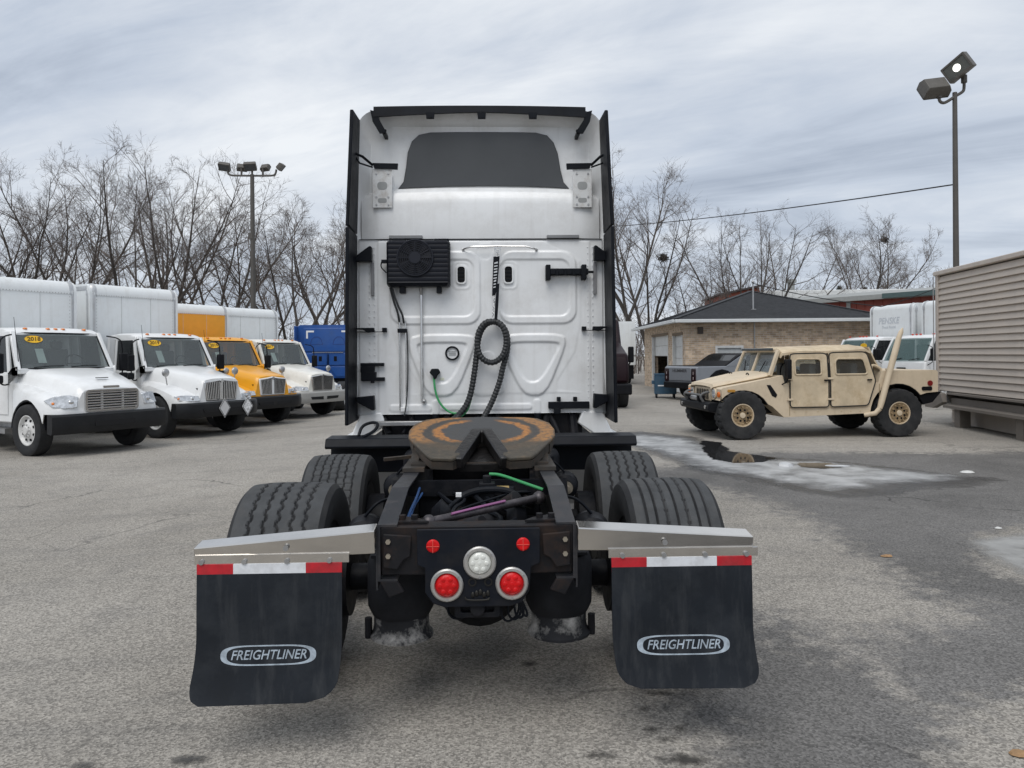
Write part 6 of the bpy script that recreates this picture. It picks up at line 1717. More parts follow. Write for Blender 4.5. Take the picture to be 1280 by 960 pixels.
# ================================================================== grey pickup by the garage
def grey_pickup():
    y = 28.6; x = (850 - 640) / 960 * y
    T = thing('pickup_truck', 'grey double-cab pickup parked by the brick garage with its tail to the left', 'pickup', (x, y, 0), R(-68))
    P = lambda mb, name, mat, par=T, **k: mb.build(name, mat, par, **k)
    G = pm('satin grey paint', (.21, .225, .25), .36, var=.04, coat=.2); BK = BLACK_PLASTIC
    # rear axle at y=.9, front axle at 4.3; tail at y=0
    hw = 1.02
    def arch(c, r, zc, a0, a1): return [(c + r * math.cos(t), zc + r * math.sin(t)) for t in np.linspace(a0, a1, 9)]
    low = [(.0, .62), (.0, 1.22), (.08, 1.27), (1.7, 1.27), (4.0, 1.25), (5.2, 1.18), (5.35, .95), (5.35, .6), (4.95, .55)] + arch(4.35, .56, .50, .1, PI - .1) + [(3.75, .42), (1.75, .42)] + arch(1.1, .56, .50, .1, PI - .1) + [(.5, .62)]
    q = MB(); q.prism(low, 'x', -hw, hw); P(q, 'body', G, bevel=.05)
    cab = [(1.25, 1.27), (1.95, 1.68), (2.2, 1.74), (3.5, 1.74), (3.9, 1.64), (4.25, 1.26)]
    q = MB(); q.loft([[(x_ * w, y_, z_) for (y_, z_) in cab] for x_, w in ((-1, .96), (1, .96))]); P(q, 'cab_roof', BK, bevel=.04)
    for s in (-1, 1):
        x0_ = s * .985
        def side(poly, name, mat, out=.012):
            q = MB(); q.prism(poly, 'x', min(x0_, x0_ + s * out), max(x0_, x0_ + s * out)); return P(q, name, mat, bevel=.006)
        side([(1.30, 1.26), (2.0, 1.66), (2.2, 1.70), (2.2, 1.26)], 'rear_pillar', G, .04)
        side([(2.24, 1.30), (2.24, 1.66), (2.9, 1.67), (2.9, 1.30)], 'side_window', GLASS_DK); side([(2.98, 1.30), (2.98, 1.67), (3.45, 1.66), (3.8, 1.55), (3.95, 1.30)], 'side_window', GLASS_DK)
        for c in (1.1, 4.35):
            q = MB(); o_ = arch(c, .66, .50, -.1, PI + .1); i_ = arch(c, .54, .50, -.1, PI + .1); q.prism(o_ + i_[::-1], 'x', min(s * 1.0, s * 1.05), max(s * 1.0, s * 1.05)); P(q, 'arch_cladding', BK, bevel=.01)
            wheel(T, s * .90, c, .46, .46, .30, s, tmesh=plain_tyre(.46, .30, .26), rim=.26, rimmat=pm('dark alloy', (.05, .05, .055), .4, .5))
        q = MB(); q.prism(rrect(s * .86 - .13, s * .86 + .13, .70, 1.18, .05), 'y', -.03, .02); tl = P(q, 'tail_lamp', pm('smoked lens', (.02, .006, .008), .2, coat=.5))
        for zz in (.84, 1.02): q = MB(); q.box(s * .86 - .02, s * .86 + .02, -.036, -.03, zz - .05, zz + .05); P(q, 'lamp_element', pm('lamp pale', (.35, .30, .30), .4), tl)
        for yy in (2.3, 3.1): q = MB(); q.box(min(s * 1.02, s * 1.035), max(s * 1.02, s * 1.035), yy + .1, yy + .3, 1.12, 1.145); P(q, 'door_handle', BK)
        q = MB(); q.box(s * 1.2 - .08, s * 1.2 + .08, 3.70, 3.80, 1.25, 1.5); P(q, 'mirror', BK, bevel=.03)
        q = MB(); q.box(min(s * .9, s * 1.03), max(s * .9, s * 1.03), 1.8, 3.7, .36, .44); P(q, 'rocker', BK)
    q = MB(); q.prism(rrect(-.70, .70, .74, 1.22, .04), 'y', -.025, .02); tg = P(q, 'tailgate', G, bevel=.01)
    text('tailgate_lettering', 'HUMMER', .15, pm('badge dark', (.05, .05, .055), .4), tg, (0, -.028, 1.10), (R(90), 0, 0), .003, 0, .003, 1.5)
    q = MB(); q.prism([(-.08, .45), (-.08, .68), (.35, .70), (.35, .45)], 'x', -1.0, 1.0); P(q, 'rear_bumper', BK, bevel=.03)
    q = MB(); q.box(-.96, .96, .1, 1.6, 1.272, 1.29); P(q, 'bed_cover', BK, bevel=.01)
    q = MB(); q.add([(-.85, 1.42, 1.33), (.85, 1.42, 1.33), (.82, 1.93, 1.65), (-.82, 1.93, 1.65)], [(0, 1, 2, 3)]); P(q, 'rear_window', GLASS_DK).location = (0, -.02, .02)
grey_pickup()

def dumpster():
    y = 30.4; x = (831 - 640) / 960 * y
    T = thing('dumpster', 'blue steel waste container on castors between the garage door and the grey pickup', 'dumpster', (x, y, 0), R(-8))
    B = pm('container blue', (.035, .10, .17), .55, var=.2, dirt=((.12, .09, .07), .45, 5)); P = lambda mb, name, mat, **k: mb.build(name, mat, T, **k)
    q = MB(); q.prism([(-.38, .16), (.30, .16), (.48, .85), (-.48, .98)], 'x', -.42, .42); P(q, 'tub', B, bevel=.015)
    q = MB(); q.bar((-.46, -.47, .95), (.46, -.47, .95), .05, .05); P(q, 'rim', B)
    q = MB(); q.box(-.30, -.05, -.45, -.435, .45, .78); P(q, 'notice', pm('notice white', (.7, .72, .74), .5, var=.2, scale=12)).rotation_euler = (R(-3), 0, 0)
    for sx in (-.34, .34):
        for sy in (-.3, .3):
            q = MB(); q.cyl((sx - .03, sy, .08), (sx + .03, sy, .08), .08, n=14); P(q, 'castor', BLACK_PLASTIC)
    for s in (-1, 1): q = MB(); q.box(s * .47 - .05, s * .47 + .05, -.25, .25, .55, .68); P(q, 'fork_pocket', B, bevel=.01)
dumpster()
# ================================================================== brick garage
def brick_mat(name='garage brick'):
    if name in MATS: return MATS[name]
    m = bpy.data.materials.new(name); m.use_nodes = True
    nt = m.node_tree; N, L = nt.nodes, nt.links; b = N['Principled BSDF']; b.inputs['Roughness'].default_value = .88
    tc = N.new('ShaderNodeTexCoord'); sp = N.new('ShaderNodeSeparateXYZ'); L.new(tc.outputs['Object'], sp.inputs[0])
    ad = N.new('ShaderNodeMath'); ad.operation = 'ADD'; L.new(sp.outputs[0], ad.inputs[0]); L.new(sp.outputs[1], ad.inputs[1])
    cb = N.new('ShaderNodeCombineXYZ'); L.new(ad.outputs[0], cb.inputs[0]); L.new(sp.outputs[2], cb.inputs[1])
    br = N.new('ShaderNodeTexBrick'); L.new(cb.outputs[0], br.inputs['Vector'])
    br.inputs['Scale'].default_value = 1.0; br.inputs['Brick Width'].default_value = .26; br.inputs['Row Height'].default_value = .088; br.inputs['Mortar Size'].default_value = .009; br.inputs['Mortar Smooth'].default_value = .2; br.inputs['Bias'].default_value = -.1
    br.inputs['Color1'].default_value = (.66, .52, .39, 1); br.inputs['Color2'].default_value = (.40, .29, .20, 1); br.inputs['Mortar'].default_value = (.60, .55, .49, 1)
    br.offset = .5; br.squash = 1.0
    vz = N.new('ShaderNodeTexNoise'); vz.inputs['Scale'].default_value = 3.5; vz.inputs['Detail'].default_value = 5; L.new(cb.outputs[0], vz.inputs['Vector'])
    mx = N.new('ShaderNodeMix'); mx.data_type = 'RGBA'; mx.blend_type = 'MULTIPLY'; mx.inputs['Factor'].default_value = .8
    rp = N.new('ShaderNodeValToRGB'); L.new(vz.outputs['Fac'], rp.inputs[0]); rp.color_ramp.elements[0].position = .35; rp.color_ramp.elements[0].color = (.74, .72, .70, 1); rp.color_ramp.elements[1].position = .6; rp.color_ramp.elements[1].color = (1.1, 1.08, 1.02, 1)
    L.new(br.outputs['Color'], mx.inputs[6]); L.new(rp.outputs[0], mx.inputs[7]); L.new(mx.outputs[2], b.inputs['Base Color'])
    bp = N.new('ShaderNodeBump'); bp.inputs['Strength'].default_value = .5; bp.inputs['Distance'].default_value = .01; bp.invert = True; L.new(br.outputs['Fac'], bp.inputs['Height']); L.new(bp.outputs[0], b.inputs['Normal'])
    MATS[name] = m; return m

def brick_garage():
    # local frame: origin at the near corner, x along the front wall, y along the garage-door wall
    T = thing('brick_garage', 'tan brick garage with dark hipped shingle roof and open roller door', 'building', (7.23, 32.0, 0), R(-.5))
    P = lambda mb, name, mat, par=T, **k: mb.build(name, mat, par, **k)
    BR = brick_mat(); WHT = pm('door white', (.66, .67, .66), .5, var=.06, dirt=((.35, .32, .28), .3, 4))
    GUT = pm('gutter white', (.58, .60, .60), .45, var=.06); H = 3.14; Lx, Ly = 7.9, 10.4
    # front wall with one small window
    q = MB(); wz0, wz1, wx0, wx1 = 1.45, 1.98, 1.3, 2.35
    q.box(0, wx0, 0, .3, 0, H); q.box(wx1, Lx, 0, .3, 0, H); q.box(wx0, wx1, 0, .3, 0, wz0); q.box(wx0, wx1, 0, .3, wz1, H); P(q, 'front_wall', BR, smooth=0)
    q = MB(); q.ring([(wx0 - .06, wz0), (wx1 + .06, wz0), (wx1 + .06, wz1 + .08), (wx0 - .06, wz1 + .08)], [(wx0 + .03, wz0 + .04), (wx1 - .03, wz0 + .04), (wx1 - .03, wz1 - .02), (wx0 + .03, wz1 - .02)], 'y', -.02, .1); wd = P(q, 'window', WHT)
    q = MB(); q.box(wx0 + .03, wx1 - .03, .06, .07, wz0 + .04, wz1 - .02); P(q, 'pane', pm('frosted pane', (.5, .52, .52), .3), wd)
    # garage-door wall on the left (x=0 plane), runs away from the camera; openings at y 0.5-2.6 and 3.6-7.4
    ops = [(.55, 2.65, 2.55), (3.7, 8.0, 2.62)]
    q = MB(); y = .3
    for a, b_, h in ops: q.box(0, .3, y, a, 0, H); q.box(0, .3, a, b_, h, H); y = b_
    q.box(0, .3, y, Ly, 0, H); P(q, 'door_wall', BR, smooth=0)
    q = MB(); q.box(.3, Lx, Ly - .3, Ly, 0, H); q.box(Lx - .3, Lx, .3, Ly - .3, 0, H); P(q, 'back_wall', BR, smooth=0)
    q = MB(); q.box(.3, Lx - .3, .3, Ly - .3, .005, .02); P(q, 'garage_floor', pm('garage floor', (.12, .12, .115), .8))
    q = MB(); q.box(3.4, 3.5, .35, Ly - .35, 0, 2.9); P(q, 'inner_wall', pm('inner wall', (.10, .10, .10), .8))
    # doors: closed one and half-raised one, of separate panels
    for k in range(5):
        q = MB(); z0_ = .02 + k * .505; q.box(.12, .17, .62, 2.58, z0_, z0_ + .495); P(q, 'door_panel', WHT, bevel=.012)
    for k in range(2):
        q = MB(); z0_ = 1.62 + k * .505; q.box(.14, .19, 3.78, 7.92, z0_, z0_ + .495); P(q, 'door_panel', WHT, bevel=.012)
    for a, b_, h in ops:
        q = MB(); q.box(-.015, .12, a, a + .12, 0, h); P(q, 'door_jamb', WHT); q = MB(); q.box(-.015, .12, b_ - .12, b_, 0, h); P(q, 'door_jamb', WHT)
        q = MB(); q.box(-.02, .12, a - .04, b_ + .04, h - .02, h + .10); P(q, 'lintel', pm('lintel', (.20, .15, .10), .8))
    # clutter inside the open bay
    q = MB(); q.box(1.4, 2.6, 5.2, 6.6, .02, .95); P(q, 'workbench', BLACK_PLASTIC)
    # hip roof, overhang, fascia and gutter
    o = .55; zr = H + .02; apx = Lx / 2; ay0, ay1 = Lx / 2, Ly - Lx / 2 if Ly > Lx else Lx / 2
    rz_ = 4.62
    c = [(-o, -o, zr), (Lx + o, -o, zr), (Lx + o, Ly + o, zr), (-o, Ly + o, zr), (apx, ay0, rz_), (apx, max(ay1, ay0 + .6), rz_)]
    SH = pm('dark shingle', (.042, .045, .050), .9, var=.3, scale=5, bump=.6, bscale=18, dirt=((.075, .075, .08), .5, 9))
    q = MB(); q.add(c, [(0, 1, 4), (1, 2, 5, 4), (2, 3, 5), (3, 0, 4, 5), (3, 2, 1, 0)]); rf = P(q, 'roof', SH, smooth=0)
    for a, b_ in ((0, 4), (1, 4)):
        q = MB(); q.bar(Vector(c[a]) + Vector((0, 0, .02)), Vector(c[b_]) + Vector((0, 0, .02)), .22, .03); P(q, 'hip_cap', SH, rf)
    # shingle courses
    nrow = 26
    for k in range(1, nrow):
        f = k / nrow; q = MB()
        a_, b_ = Vector(c[0]).lerp(Vector(c[4]), f), Vector(c[1]).lerp(Vector(c[4]), f)
        q.bar(a_ + Vector((.05, 0, .004)), b_ + Vector((-.05, 0, .004)), .06, .012); P(q, 'shingle_course', SH, rf)
        q = MB(); d_ = Vector(c[3]).lerp(Vector(c[5]), f); q.bar(a_ + Vector((0, .05, .004)), d_ + Vector((0, -.05, .004)), .06, .012); P(q, 'shingle_course', SH, rf)
    for a, b_ in ((0, 1), (3, 0)):
        q = MB(); dv = Vector((0, -.05, -.09)) if a == 0 else Vector((-.05, 0, -.09)); q.bar(Vector(c[a]) + dv, Vector(c[b_]) + dv, .11, .14); P(q, 'gutter', GUT, bevel=.02)
    q = MB(); q.box(-o + .05, Lx + o - .05, -o + .05, 0, H - .06, H - .02); q.box(-o + .05, 0, 0, Ly, H - .06, H - .02); P(q, 'soffit', GUT)
    q = MB(); q.box(.5, .72, -.1, 0, 2.56, 2.84); P(q, 'wall_light', pm('lamp bronze', (.05, .035, .025), .5), bevel=.01)
    q = MB(); q.cyl((2.86, -.04, 1.2), (2.86, -.04, 3.1), .028, n=8); P(q, 'conduit', STEEL)
    q = MB(); q.cyl((3.1, .9, 3.5), (3.1, .9, 4.75), .035, n=8); q.ball((3.1, .9, 4.78), .07, 8, 6); P(q, 'service_mast', STEEL)
    q = MB(); q.box(3.0, 3.2, .8, 1.0, 3.55, 3.62); P(q, 'mast_flashing', STEEL)
brick_garage()

# ================================================================== red building and white-roofed hall behind
def far_buildings():
    RD = pm('red metal wall', (.21, .045, .03), .6, var=.1, scale=2); GR = pm('grey eave', (.30, .31, .30), .6); WH = pm('white membrane', (.66, .67, .66), .6)
    # red wall from (px 985, D 50) to (px 1175, D 41)
    p0 = Vector((16.9, 51, 0)); p1 = Vector((23.4, 41.5, 0)); d = (p1 - p0); L_ = d.length
    T = thing('red_building', 'long dark red metal building with grey eave behind the brick garage', 'building', p0, math.atan2(d.y, d.x))
    T.scale = (1, 1, .975)
    P = lambda mb, name, mat, **k: mb.build(name, mat, T, **k)
    q = MB(); q.box(-3, L_ + 2, .0, 12, 0, 4.95); P(q, 'wall', RD)
    nr = 30
    for k in range(nr):
        x = -2.9 + k * (L_ + 4.8) / nr; q = MB(); q.box(x, x + .06, -.035, 0, 0, 4.9); P(q, 'wall_rib', RD)
    for x in (5.8,): q = MB(); q.box(x, x + .25, -.06, 0, 0, 4.9); P(q, 'downpipe', GR)
    q = MB(); q.prism([(-.4, 4.9), (-.4, 5.18), (6, 5.9), (12.4, 5.1), (12.4, 4.9)], 'x', -3.4, L_ + 2.4); P(q, 'roof', GR)
    q = MB(); q.box(L_ - 3.2, L_ + 2.4, -.55, -.42, 4.92, 5.2); P(q, 'gutter', pm('teal gutter', (.07, .11, .11), .5))
    T2 = thing('white_roofed_hall', 'low hall with pale flat roof edge and red brick gable behind the garage roof', 'building', (18.6, 60, 0), R(-4))
    q = MB(); q.box(0, 14, 0, 12, 0, 5.6); q.build('wall', pm('pale wall', (.50, .50, .48), .7), T2)
    q = MB(); q.box(-.3, 14.3, -.35, 12.3, 5.58, 6.55); q.build('roof', WH, T2, bevel=.05)
    q = MB(); q.prism([(-2.4, 0), (.6, 0), (.6, 6.8), (-2.4, 6.2)], 'y', -.6, 6); q.build('brick_gable', pm('gable red', (.26, .075, .045), .8, var=.15, scale=6), T2)
    q = MB(); q.prism([(-2.6, 6.2), (.7, 6.85), (.7, 7.0), (-2.6, 6.32)], 'y', -.8, 6.2); q.build('gable_coping', pm('coping dark', (.06, .05, .05), .7), T2)
    q = MB(); q.cyl((3.6, 1.5, 6.4), (3.6, 1.5, 7.3), .28, n=14); q.cyl((3.6, 1.5, 7.3), (3.6, 1.5, 7.55), .42, n=14); q.build('vent_stack', GR, T2)
far_buildings()

# ================================================================== siding shed on a raised frame at the right
def siding_shed():
    p0 = Vector((10.5, 19.0, 0)); d = Vector((-.1146, -1, 0)).normalized(); Lw = 10.5
    # local x runs from the far corner towards the camera, local y to the right (away from the yard)
    T = thing('siding_shed', 'beige lap-siding shed raised on a steel beam at the right edge', 'building', p0, math.atan2(d.y, d.x))
    P = lambda mb, name, mat, par=T, **k: mb.build(name, mat, par, **k)
    SD = add_streaks(pm('vinyl siding', (.49, .43, .37), .55, var=.07, scale=3, dirt=((.42, .37, .32), .35, 3)), (.33, .29, .25), .35, 3, .5); TR_ = pm('siding trim', (.50, .44, .385), .5)
    ST = pm('beam brown grey', (.17, .15, .13), .6, var=.15, dirt=((.10, .08, .07), .4, 5))
    z0, z1 = .80, 3.63
    # local +y for rotation atan2(d): left of d = (1, -.11): to the right of picture
    q = MB(); q.box(.02, Lw, .06, 5.5, z0, z1 - .01); P(q, 'shed_core', pm('core dark', (.08, .07, .06), .9))
    n = 19; h = (z1 - z0 - .05) / n
    prof_ = [(.058, -.004), (.006, -.004), (.002, .006), (.004, .014), (.044, h * .90), (.050, h * .93), (.050, h * 1.0), (.058, h * 1.0)]
    cuts = (2.6, 3.75, 5.0); meshes = {}; rj = random.Random(8)
    for c_ in cuts:
        for nm, xa, xb, out in (('near', .10, c_, 0), ('far', c_ - .03, Lw, -.004)):
            q = MB(); q.prism([(y + out, z) for y, z in prof_], 'x', xa, xb); meshes[c_, nm] = q.mesh('siding_board', SD, 20)
    for k in range(n):
        c_ = cuts[(k * 2 + (k // 3)) % 3]
        for nm in ('near', 'far'):
            o = link('siding_board', meshes[c_, nm], T); o.location = (0, rj.uniform(-.0015, .0015), z0 + k * h)
    be = None
    for k in range(n):
        z = z0 + k * h
        if be is None:
            q = MB(); q.prism([(-.002, 0), (-.045, 0), (-.04, h * .45), (-.05, h * .52), (-.012, h * 1.02), (0, h * 1.02)], 'y', .12, 5.4); be = P(q, 'end_board', SD, smooth=20); be.location.z = z
        else:
            o = be.copy(); COL.objects.link(o); o.location.z = z
    q = MB(); q.prism([(-.02, -.012), (.12, -.012), (.12, .05), (.05, .05), (.05, .12), (-.02, .12)], 'z', z0 - .03, z1); P(q, 'corner_trim', TR_, bevel=.006)
    q = MB(); q.box(-.06, Lw, -.05, 5.6, z1 - .02, z1 + .09); P(q, 'roof_trim', TR_, bevel=.02)
    # beam: top flange, sloped web, bottom
    q = MB(); q.prism([(-.16, z0 - .02), (.3, z0 - .02), (.3, z0 - .10), (-.05, z0 - .14), (-.05, z0 - .26), (-.22, z0 - .30), (-.22, z0 - .34), (.3, z0 - .34), (.3, z0 - .38), (-.26, z0 - .38), (-.26, z0 - .28), (-.10, z0 - .22), (-.10, z0 - .12), (-.16, z0 - .08)][:4] + [(-.05, z0 - .28), (-.24, z0 - .31), (-.24, z0 - .37), (.1, z0 - .37), (.1, z0 - .06), (-.16, z0 - .06)], 'x', .9, Lw); P(q, 'steel_beam', ST)
    q = MB(); q.prism([(-.1, z0 - .42), (-.1, z0 - .02), (.2, z0 + .14), (.55, z0 - .02), (.8, z0 - .05), (.9, z0 - .25), (.35, z0 - .42)], 'y', -.24, -.12); P(q, 'beam_end', ST, bevel=.01)
    for x in (1.35, 4.0, 6.6, 9.2): q = MB(); q.box(x - .14, x + .14, -.12, .12, -.02, z0 - .37); P(q, 'post', ST, bevel=.01)
    for k in range(4):
        q = MB(); q.prism([(.36, 0), (.32, 0), (.34, .095), (.36, .095)], 'x', .05, Lw); o = P(q, 'skirt_board', SD); o.location.z = .01 + k * .098
    q = MB(); q.box(.05, Lw, .36, .42, 0, z0); P(q, 'skirt_core', MATS['core dark'])
    # thin downlead on the corner
    q = MB(); q.tube([(-.03, -.05, 1.1), (-.03, -.05, 3.6)], .012, 6)
    P(q, 'corner_cable', STEEL)
siding_shed()

# ================================================================== flood light posts
def flood_head(T, c, xa, na, lit=False, sc=1.0):
    """xa: long axis, na: direction the lamp faces"""
    BZ = pm('lamp bronze2', (.085, .078, .068), .5, var=.15)
    q = MB(); w, d_, h = .32 * sc, .22 * sc, .15 * sc
    q.loft([[(-w, -d_, h), (w, -d_, h), (w, d_, h), (-w, d_, h)], [(-w, -d_, -h * .2), (w, -d_, -h * .2), (w, d_, -h * .2), (-w, d_, -h * .2)], [(-w * .8, -d_ * .8, -h), (w * .8, -d_ * .8, -h), (w * .8, d_ * .8, -h), (-w * .8, d_ * .8, -h)]])
    z = Vector(na).normalized(); x = Vector(xa); x = (x - z * x.dot(z)).normalized(); y = z.cross(x)
    hd = q.build('flood_lamp', BZ, T, bevel=.012 * sc); hd.matrix_local = Matrix.Translation(c) @ Matrix((x, y, z)).transposed().to_4x4()
    q = MB(); q.ring(rrect(-w, w, -d_, d_, .02 * sc, 2), rrect(-w * .86, w * .86, -d_ * .8, d_ * .8, .02 * sc, 2), 'z', h + .001, h + .025 * sc); q.build('lamp_bezel', BZ, hd)
    q = MB(); q.box(-w * .86, w * .86, -d_ * .8, d_ * .8, h + .001, h + .006 * sc); q.build('lamp_glass', pm('lamp glass lit' if lit else 'lamp glass', (.09, .095, .085) if lit else (.06, .065, .07), .35), hd)
    if lit:
        q = MB(); q.ball((0, 0, h + .008), .095 * sc, 16, 8, (1, 1, .10)); q.build('lamp_bulb', pm('bulb glow', (1, 1, .88), .5, emit=1.6), hd)
    return hd
def lamp_posts():
    BZ = pm('post bronze', (.075, .068, .060), .55, var=.12)
    # right: two heads
    D = 23.0; x = (1196 - 640) / 960 * D
    T = thing('lamp_post', 'tall thin lamp post with two flood lamps, one lit, above the siding shed', 'lamp post', (x, D, 0), 0, 'flood light posts')
    q = MB(); q.tube([(0, 0, 0), (0, 0, 9.5)], [.10, .065], 12); q.build('pole', BZ, T)
    zt = 9.2
    q = MB(); q.tube(smooth_path([(-.50, -.05, zt + .25), (-.50, -.05, zt + .05), (-.42, -.04, zt - .02), (-.30, -.03, zt - .02), (0, 0, zt + .18), (.25, .03, zt + .32), (.30, .03, zt + .40), (.30, .03, zt + .72)], 2), .045, 10); q.build('arm', BZ, T)
    q = MB(); q.cyl((-.50, -.05, zt + .12), (-.50, -.05, zt + .34), .085, n=10); q.build('knuckle', BZ, T)
    q = MB(); q.cyl((.30, .03, zt + .6), (.30, .03, zt + .82), .085, n=10); q.build('knuckle', BZ, T)
    flood_head(T, Vector((-.62, -.05, zt + .44)), (1, 0, .13), (.05, .80, -.55), False, 1.2)
    flood_head(T, Vector((.12, -.05, zt + 1.02)), (.86, -.25, .5), (-.80, -.58, -.22), True, 1.2)
    # left: five heads
    D = 38.0; x = (317 - 640) / 960 * D
    T = thing('lamp_post', 'lamp post carrying five flood lamps on a cross arm above the box trucks', 'lamp post', (x, D, ground_z(x, D)), R(3), 'flood light posts')
    zt = 11.0
    q = MB(); q.tube([(0, 0, 0), (0, 0, zt)], [.15, .10], 12); q.build('pole', BZ, T)
    q = MB(); q.tube(smooth_path([(-1.18, 0, zt + .22), (-1.18, 0, zt + .05), (-1.05, 0, zt - .05), (-.6, 0, zt - .06), (.6, 0, zt - .06), (1.05, 0, zt - .05), (1.15, 0, zt + .05), (1.18, 0, zt + .25)], 2), .05, 8); q.build('arm', BZ, T)
    for xx, zz in ((-.52, .3), (0, .3), (.52, .3)):
        q = MB(); q.cyl((xx, 0, zt - .06), (xx, 0, zt + zz), .05, n=8); q.build('stem', BZ, T)
    for xx, yy, xa, na, s_ in ((-1.32, 0, (1, .1, 0), (-.2, -.8, -.75), 1.1), (-.55, .2, (1, .3, 0), (-.3, .8, -.6), .95), (-.06, -.1, (1, 0, .02), (.1, -.8, -.75), 1.15), (.58, .2, (1, -.3, 0), (.3, .8, -.6), .9), (1.38, 0, (.2, 1, 0), (.75, .1, -.65), 1.0)):
        flood_head(T, Vector((xx, yy, zt + .40)), xa, na, False, s_ * .8)
    q = MB(); q.box(-.16, .02, -.14, 0, zt - 3.2, zt - 2.9); q.build('junction_box', BZ, T)
lamp_posts()

def cable(name, pts, r, mat, label):
    q = MB(); q.tube(pts, r, 6); tag(q.build(name, mat), label, 'cable')
def sag(a, b, s, n=20):
    a, b = Vector(a), Vector(b)
    return [a.lerp(b, i / n) - Vector((0, 0, s * 4 * (i / n) * (1 - i / n))) for i in range(n + 1)]
def cables():
    BKW = pm('cable black', (.015, .015, .016), .6)
    xr = (1196 - 640) / 960 * 23.0
    cable('overhead_cable', sag((xr, 23.0, 6.75), (3.0, 62.0, 11.9), .35), .022, BKW, 'black overhead cable running from the right lamp post towards the far trees')
    cable('service_cable', sag((10.33, 32.85, 4.72), (13.1, 27.2, 3.35), .10), .018, BKW, 'thin cable dropping from the garage roof mast to the right')
    cable('service_cable', sag((13.1, 27.2, 3.35), (14.6, 24.2, 4.3), .1), .014, BKW, 'thin dark cable crossing in front of the lettered white box')
cables()

def small_bits():
    # folding stool under the rear of the tan truck
    x, y = 9.95, 19.55
    T = thing('folding_stool', 'small folding metal stool between the tan truck and the siding shed', 'stool', (x, y, 0), R(20))
    q = MB()
    for s in (-1, 1):
        q = MB(); q.tube([(-.18, s * .15, 0), (.16, s * .15, .46)], .016, 6); q.build('leg', STEEL, T)
        q = MB(); q.tube([(.18, s * .13, 0), (-.16, s * .13, .46)], .016, 6); q.build('leg', STEEL, T)
    q = MB(); q.box(-.2, .2, -.18, .18, .46, .50); q.build('seat', STEEL, T, bevel=.01)
small_bits()

# ================================================================== bare trees
BARK = pm('bark', (.060, .051, .044), .92, var=.3, scale=6)
BARK2 = pm('twig bark', (.115, .096, .085), .95, var=.25, scale=3)
def grow_tree(seed, height, spread, leaders, base, dens=1.0, upright=.5):
    """skeleton of a leafless tree: returns (trunk MB, crown MB)"""
    rnd = random.Random(seed); tr, cr = MB(), MB()
    def path(p, d, length, n, wob, lift):
        pts = [p.copy()]; d = d.normalized()
        for i in range(n):
            d = (d + Vector((rnd.gauss(0, wob), rnd.gauss(0, wob), rnd.gauss(0, wob * .6) + lift / n))).normalized()
            pts.append(pts[-1] + d * (length / n))
        return pts, d
    def off(d, ang):
        a = d.orthogonal().normalized(); a.rotate(Matrix.Rotation(rnd.uniform(0, 2 * PI), 3, d))
        v = d.copy(); v.rotate(Matrix.Rotation(ang, 3, a)); return v
    def at(pts, t):
        n = len(pts) - 1; i = min(n - 1, int(t * n)); return pts[i].lerp(pts[i + 1], t * n - i), (pts[i + 1] - pts[i]).normalized()
    vs, fs = cr.v, cr.f
    def thin(pts, r0, r1):
        # three-sided twig, no caps
        o = len(vs); m = len(pts); d = (pts[-1] - pts[0]).normalized(); a = d.orthogonal().normalized(); b_ = d.cross(a)
        for i, p in enumerate(pts):
            r = r0 + (r1 - r0) * i / (m - 1)
            for k in range(3):
                t = 2.0944 * k; q = p + (a * math.cos(t) + b_ * math.sin(t)) * r; vs.append((q.x, q.y, q.z))
        for i in range(m - 1):
            for k in range(3):
                l = (k + 1) % 3; fs.append((o + i * 3 + k, o + i * 3 + l, o + i * 3 + 3 + l, o + i * 3 + 3 + k))
    def twig(p, d, L, r, lev):
        n = 3 if lev else 2
        pts, de = path(p, d, L, n, .16, .05)
        thin(pts, r, r * .35)
        if lev > 0:
            for k in range(rnd.randint(3, 5)):
                q, dd = at(pts, rnd.uniform(.15, 1)); twig(q, off(dd, rnd.uniform(.4, .85)), L * rnd.uniform(.42, .66), max(.0055, r * .62), lev - 1)
    tp, td = path(Vector((0, 0, -.2)), Vector((rnd.gauss(0, .06), rnd.gauss(0, .06), 1)), base + .2, 4, .05, .1)
    rb = height * .0135
    tr.tube(tp, [rb * 1.25, rb * 1.05, rb, rb * .95, rb * .9], 8)
    for L_ in range(leaders):
        a = 2 * PI * (L_ + rnd.uniform(-.3, .3)) / leaders
        out = spread * rnd.uniform(.35, 1.0)
        d = Vector((math.cos(a) * out, math.sin(a) * out, 1))
        ln = (height - base) * rnd.uniform(.78, .94)
        n = 9
        pts, de = path(tp[-1 - (L_ % 2)], d, ln, n, .07, upright)
        r0 = rb * rnd.uniform(.42, .62)
        rs = [max(.010, r0 * (1 - i / n) ** .85 + .008) for i in range(n + 1)]
        tr.tube(pts, rs, 6)
        nb = int(17 * dens)
        for k in range(nb):
            t = .26 + .73 * (k + rnd.random()) / nb; q, dl = at(pts, t)
            bl = ln * (1 - t * .62) * rnd.uniform(.26, .50)
            m = 5
            bp_, bd = path(q, off(dl, rnd.uniform(.45, .95)), bl, m, .11, .18)
            br = max(.012, rs[min(n, int(t * n))] * rnd.uniform(.3, .5))
            cr.tube(bp_, [br * (1 - .8 * j / m) + .005 for j in range(m + 1)], 4, caps=False)
            for w in range(int(rnd.randint(5, 8) * dens)):
                qq, dd = at(bp_, rnd.uniform(.3, 1))
                twig(qq, off(dd, rnd.uniform(.35, .8)), bl * rnd.uniform(.22, .40) + .3, max(.0058, br * .30), 2 if w % 3 == 0 else 1)
    return tr, cr

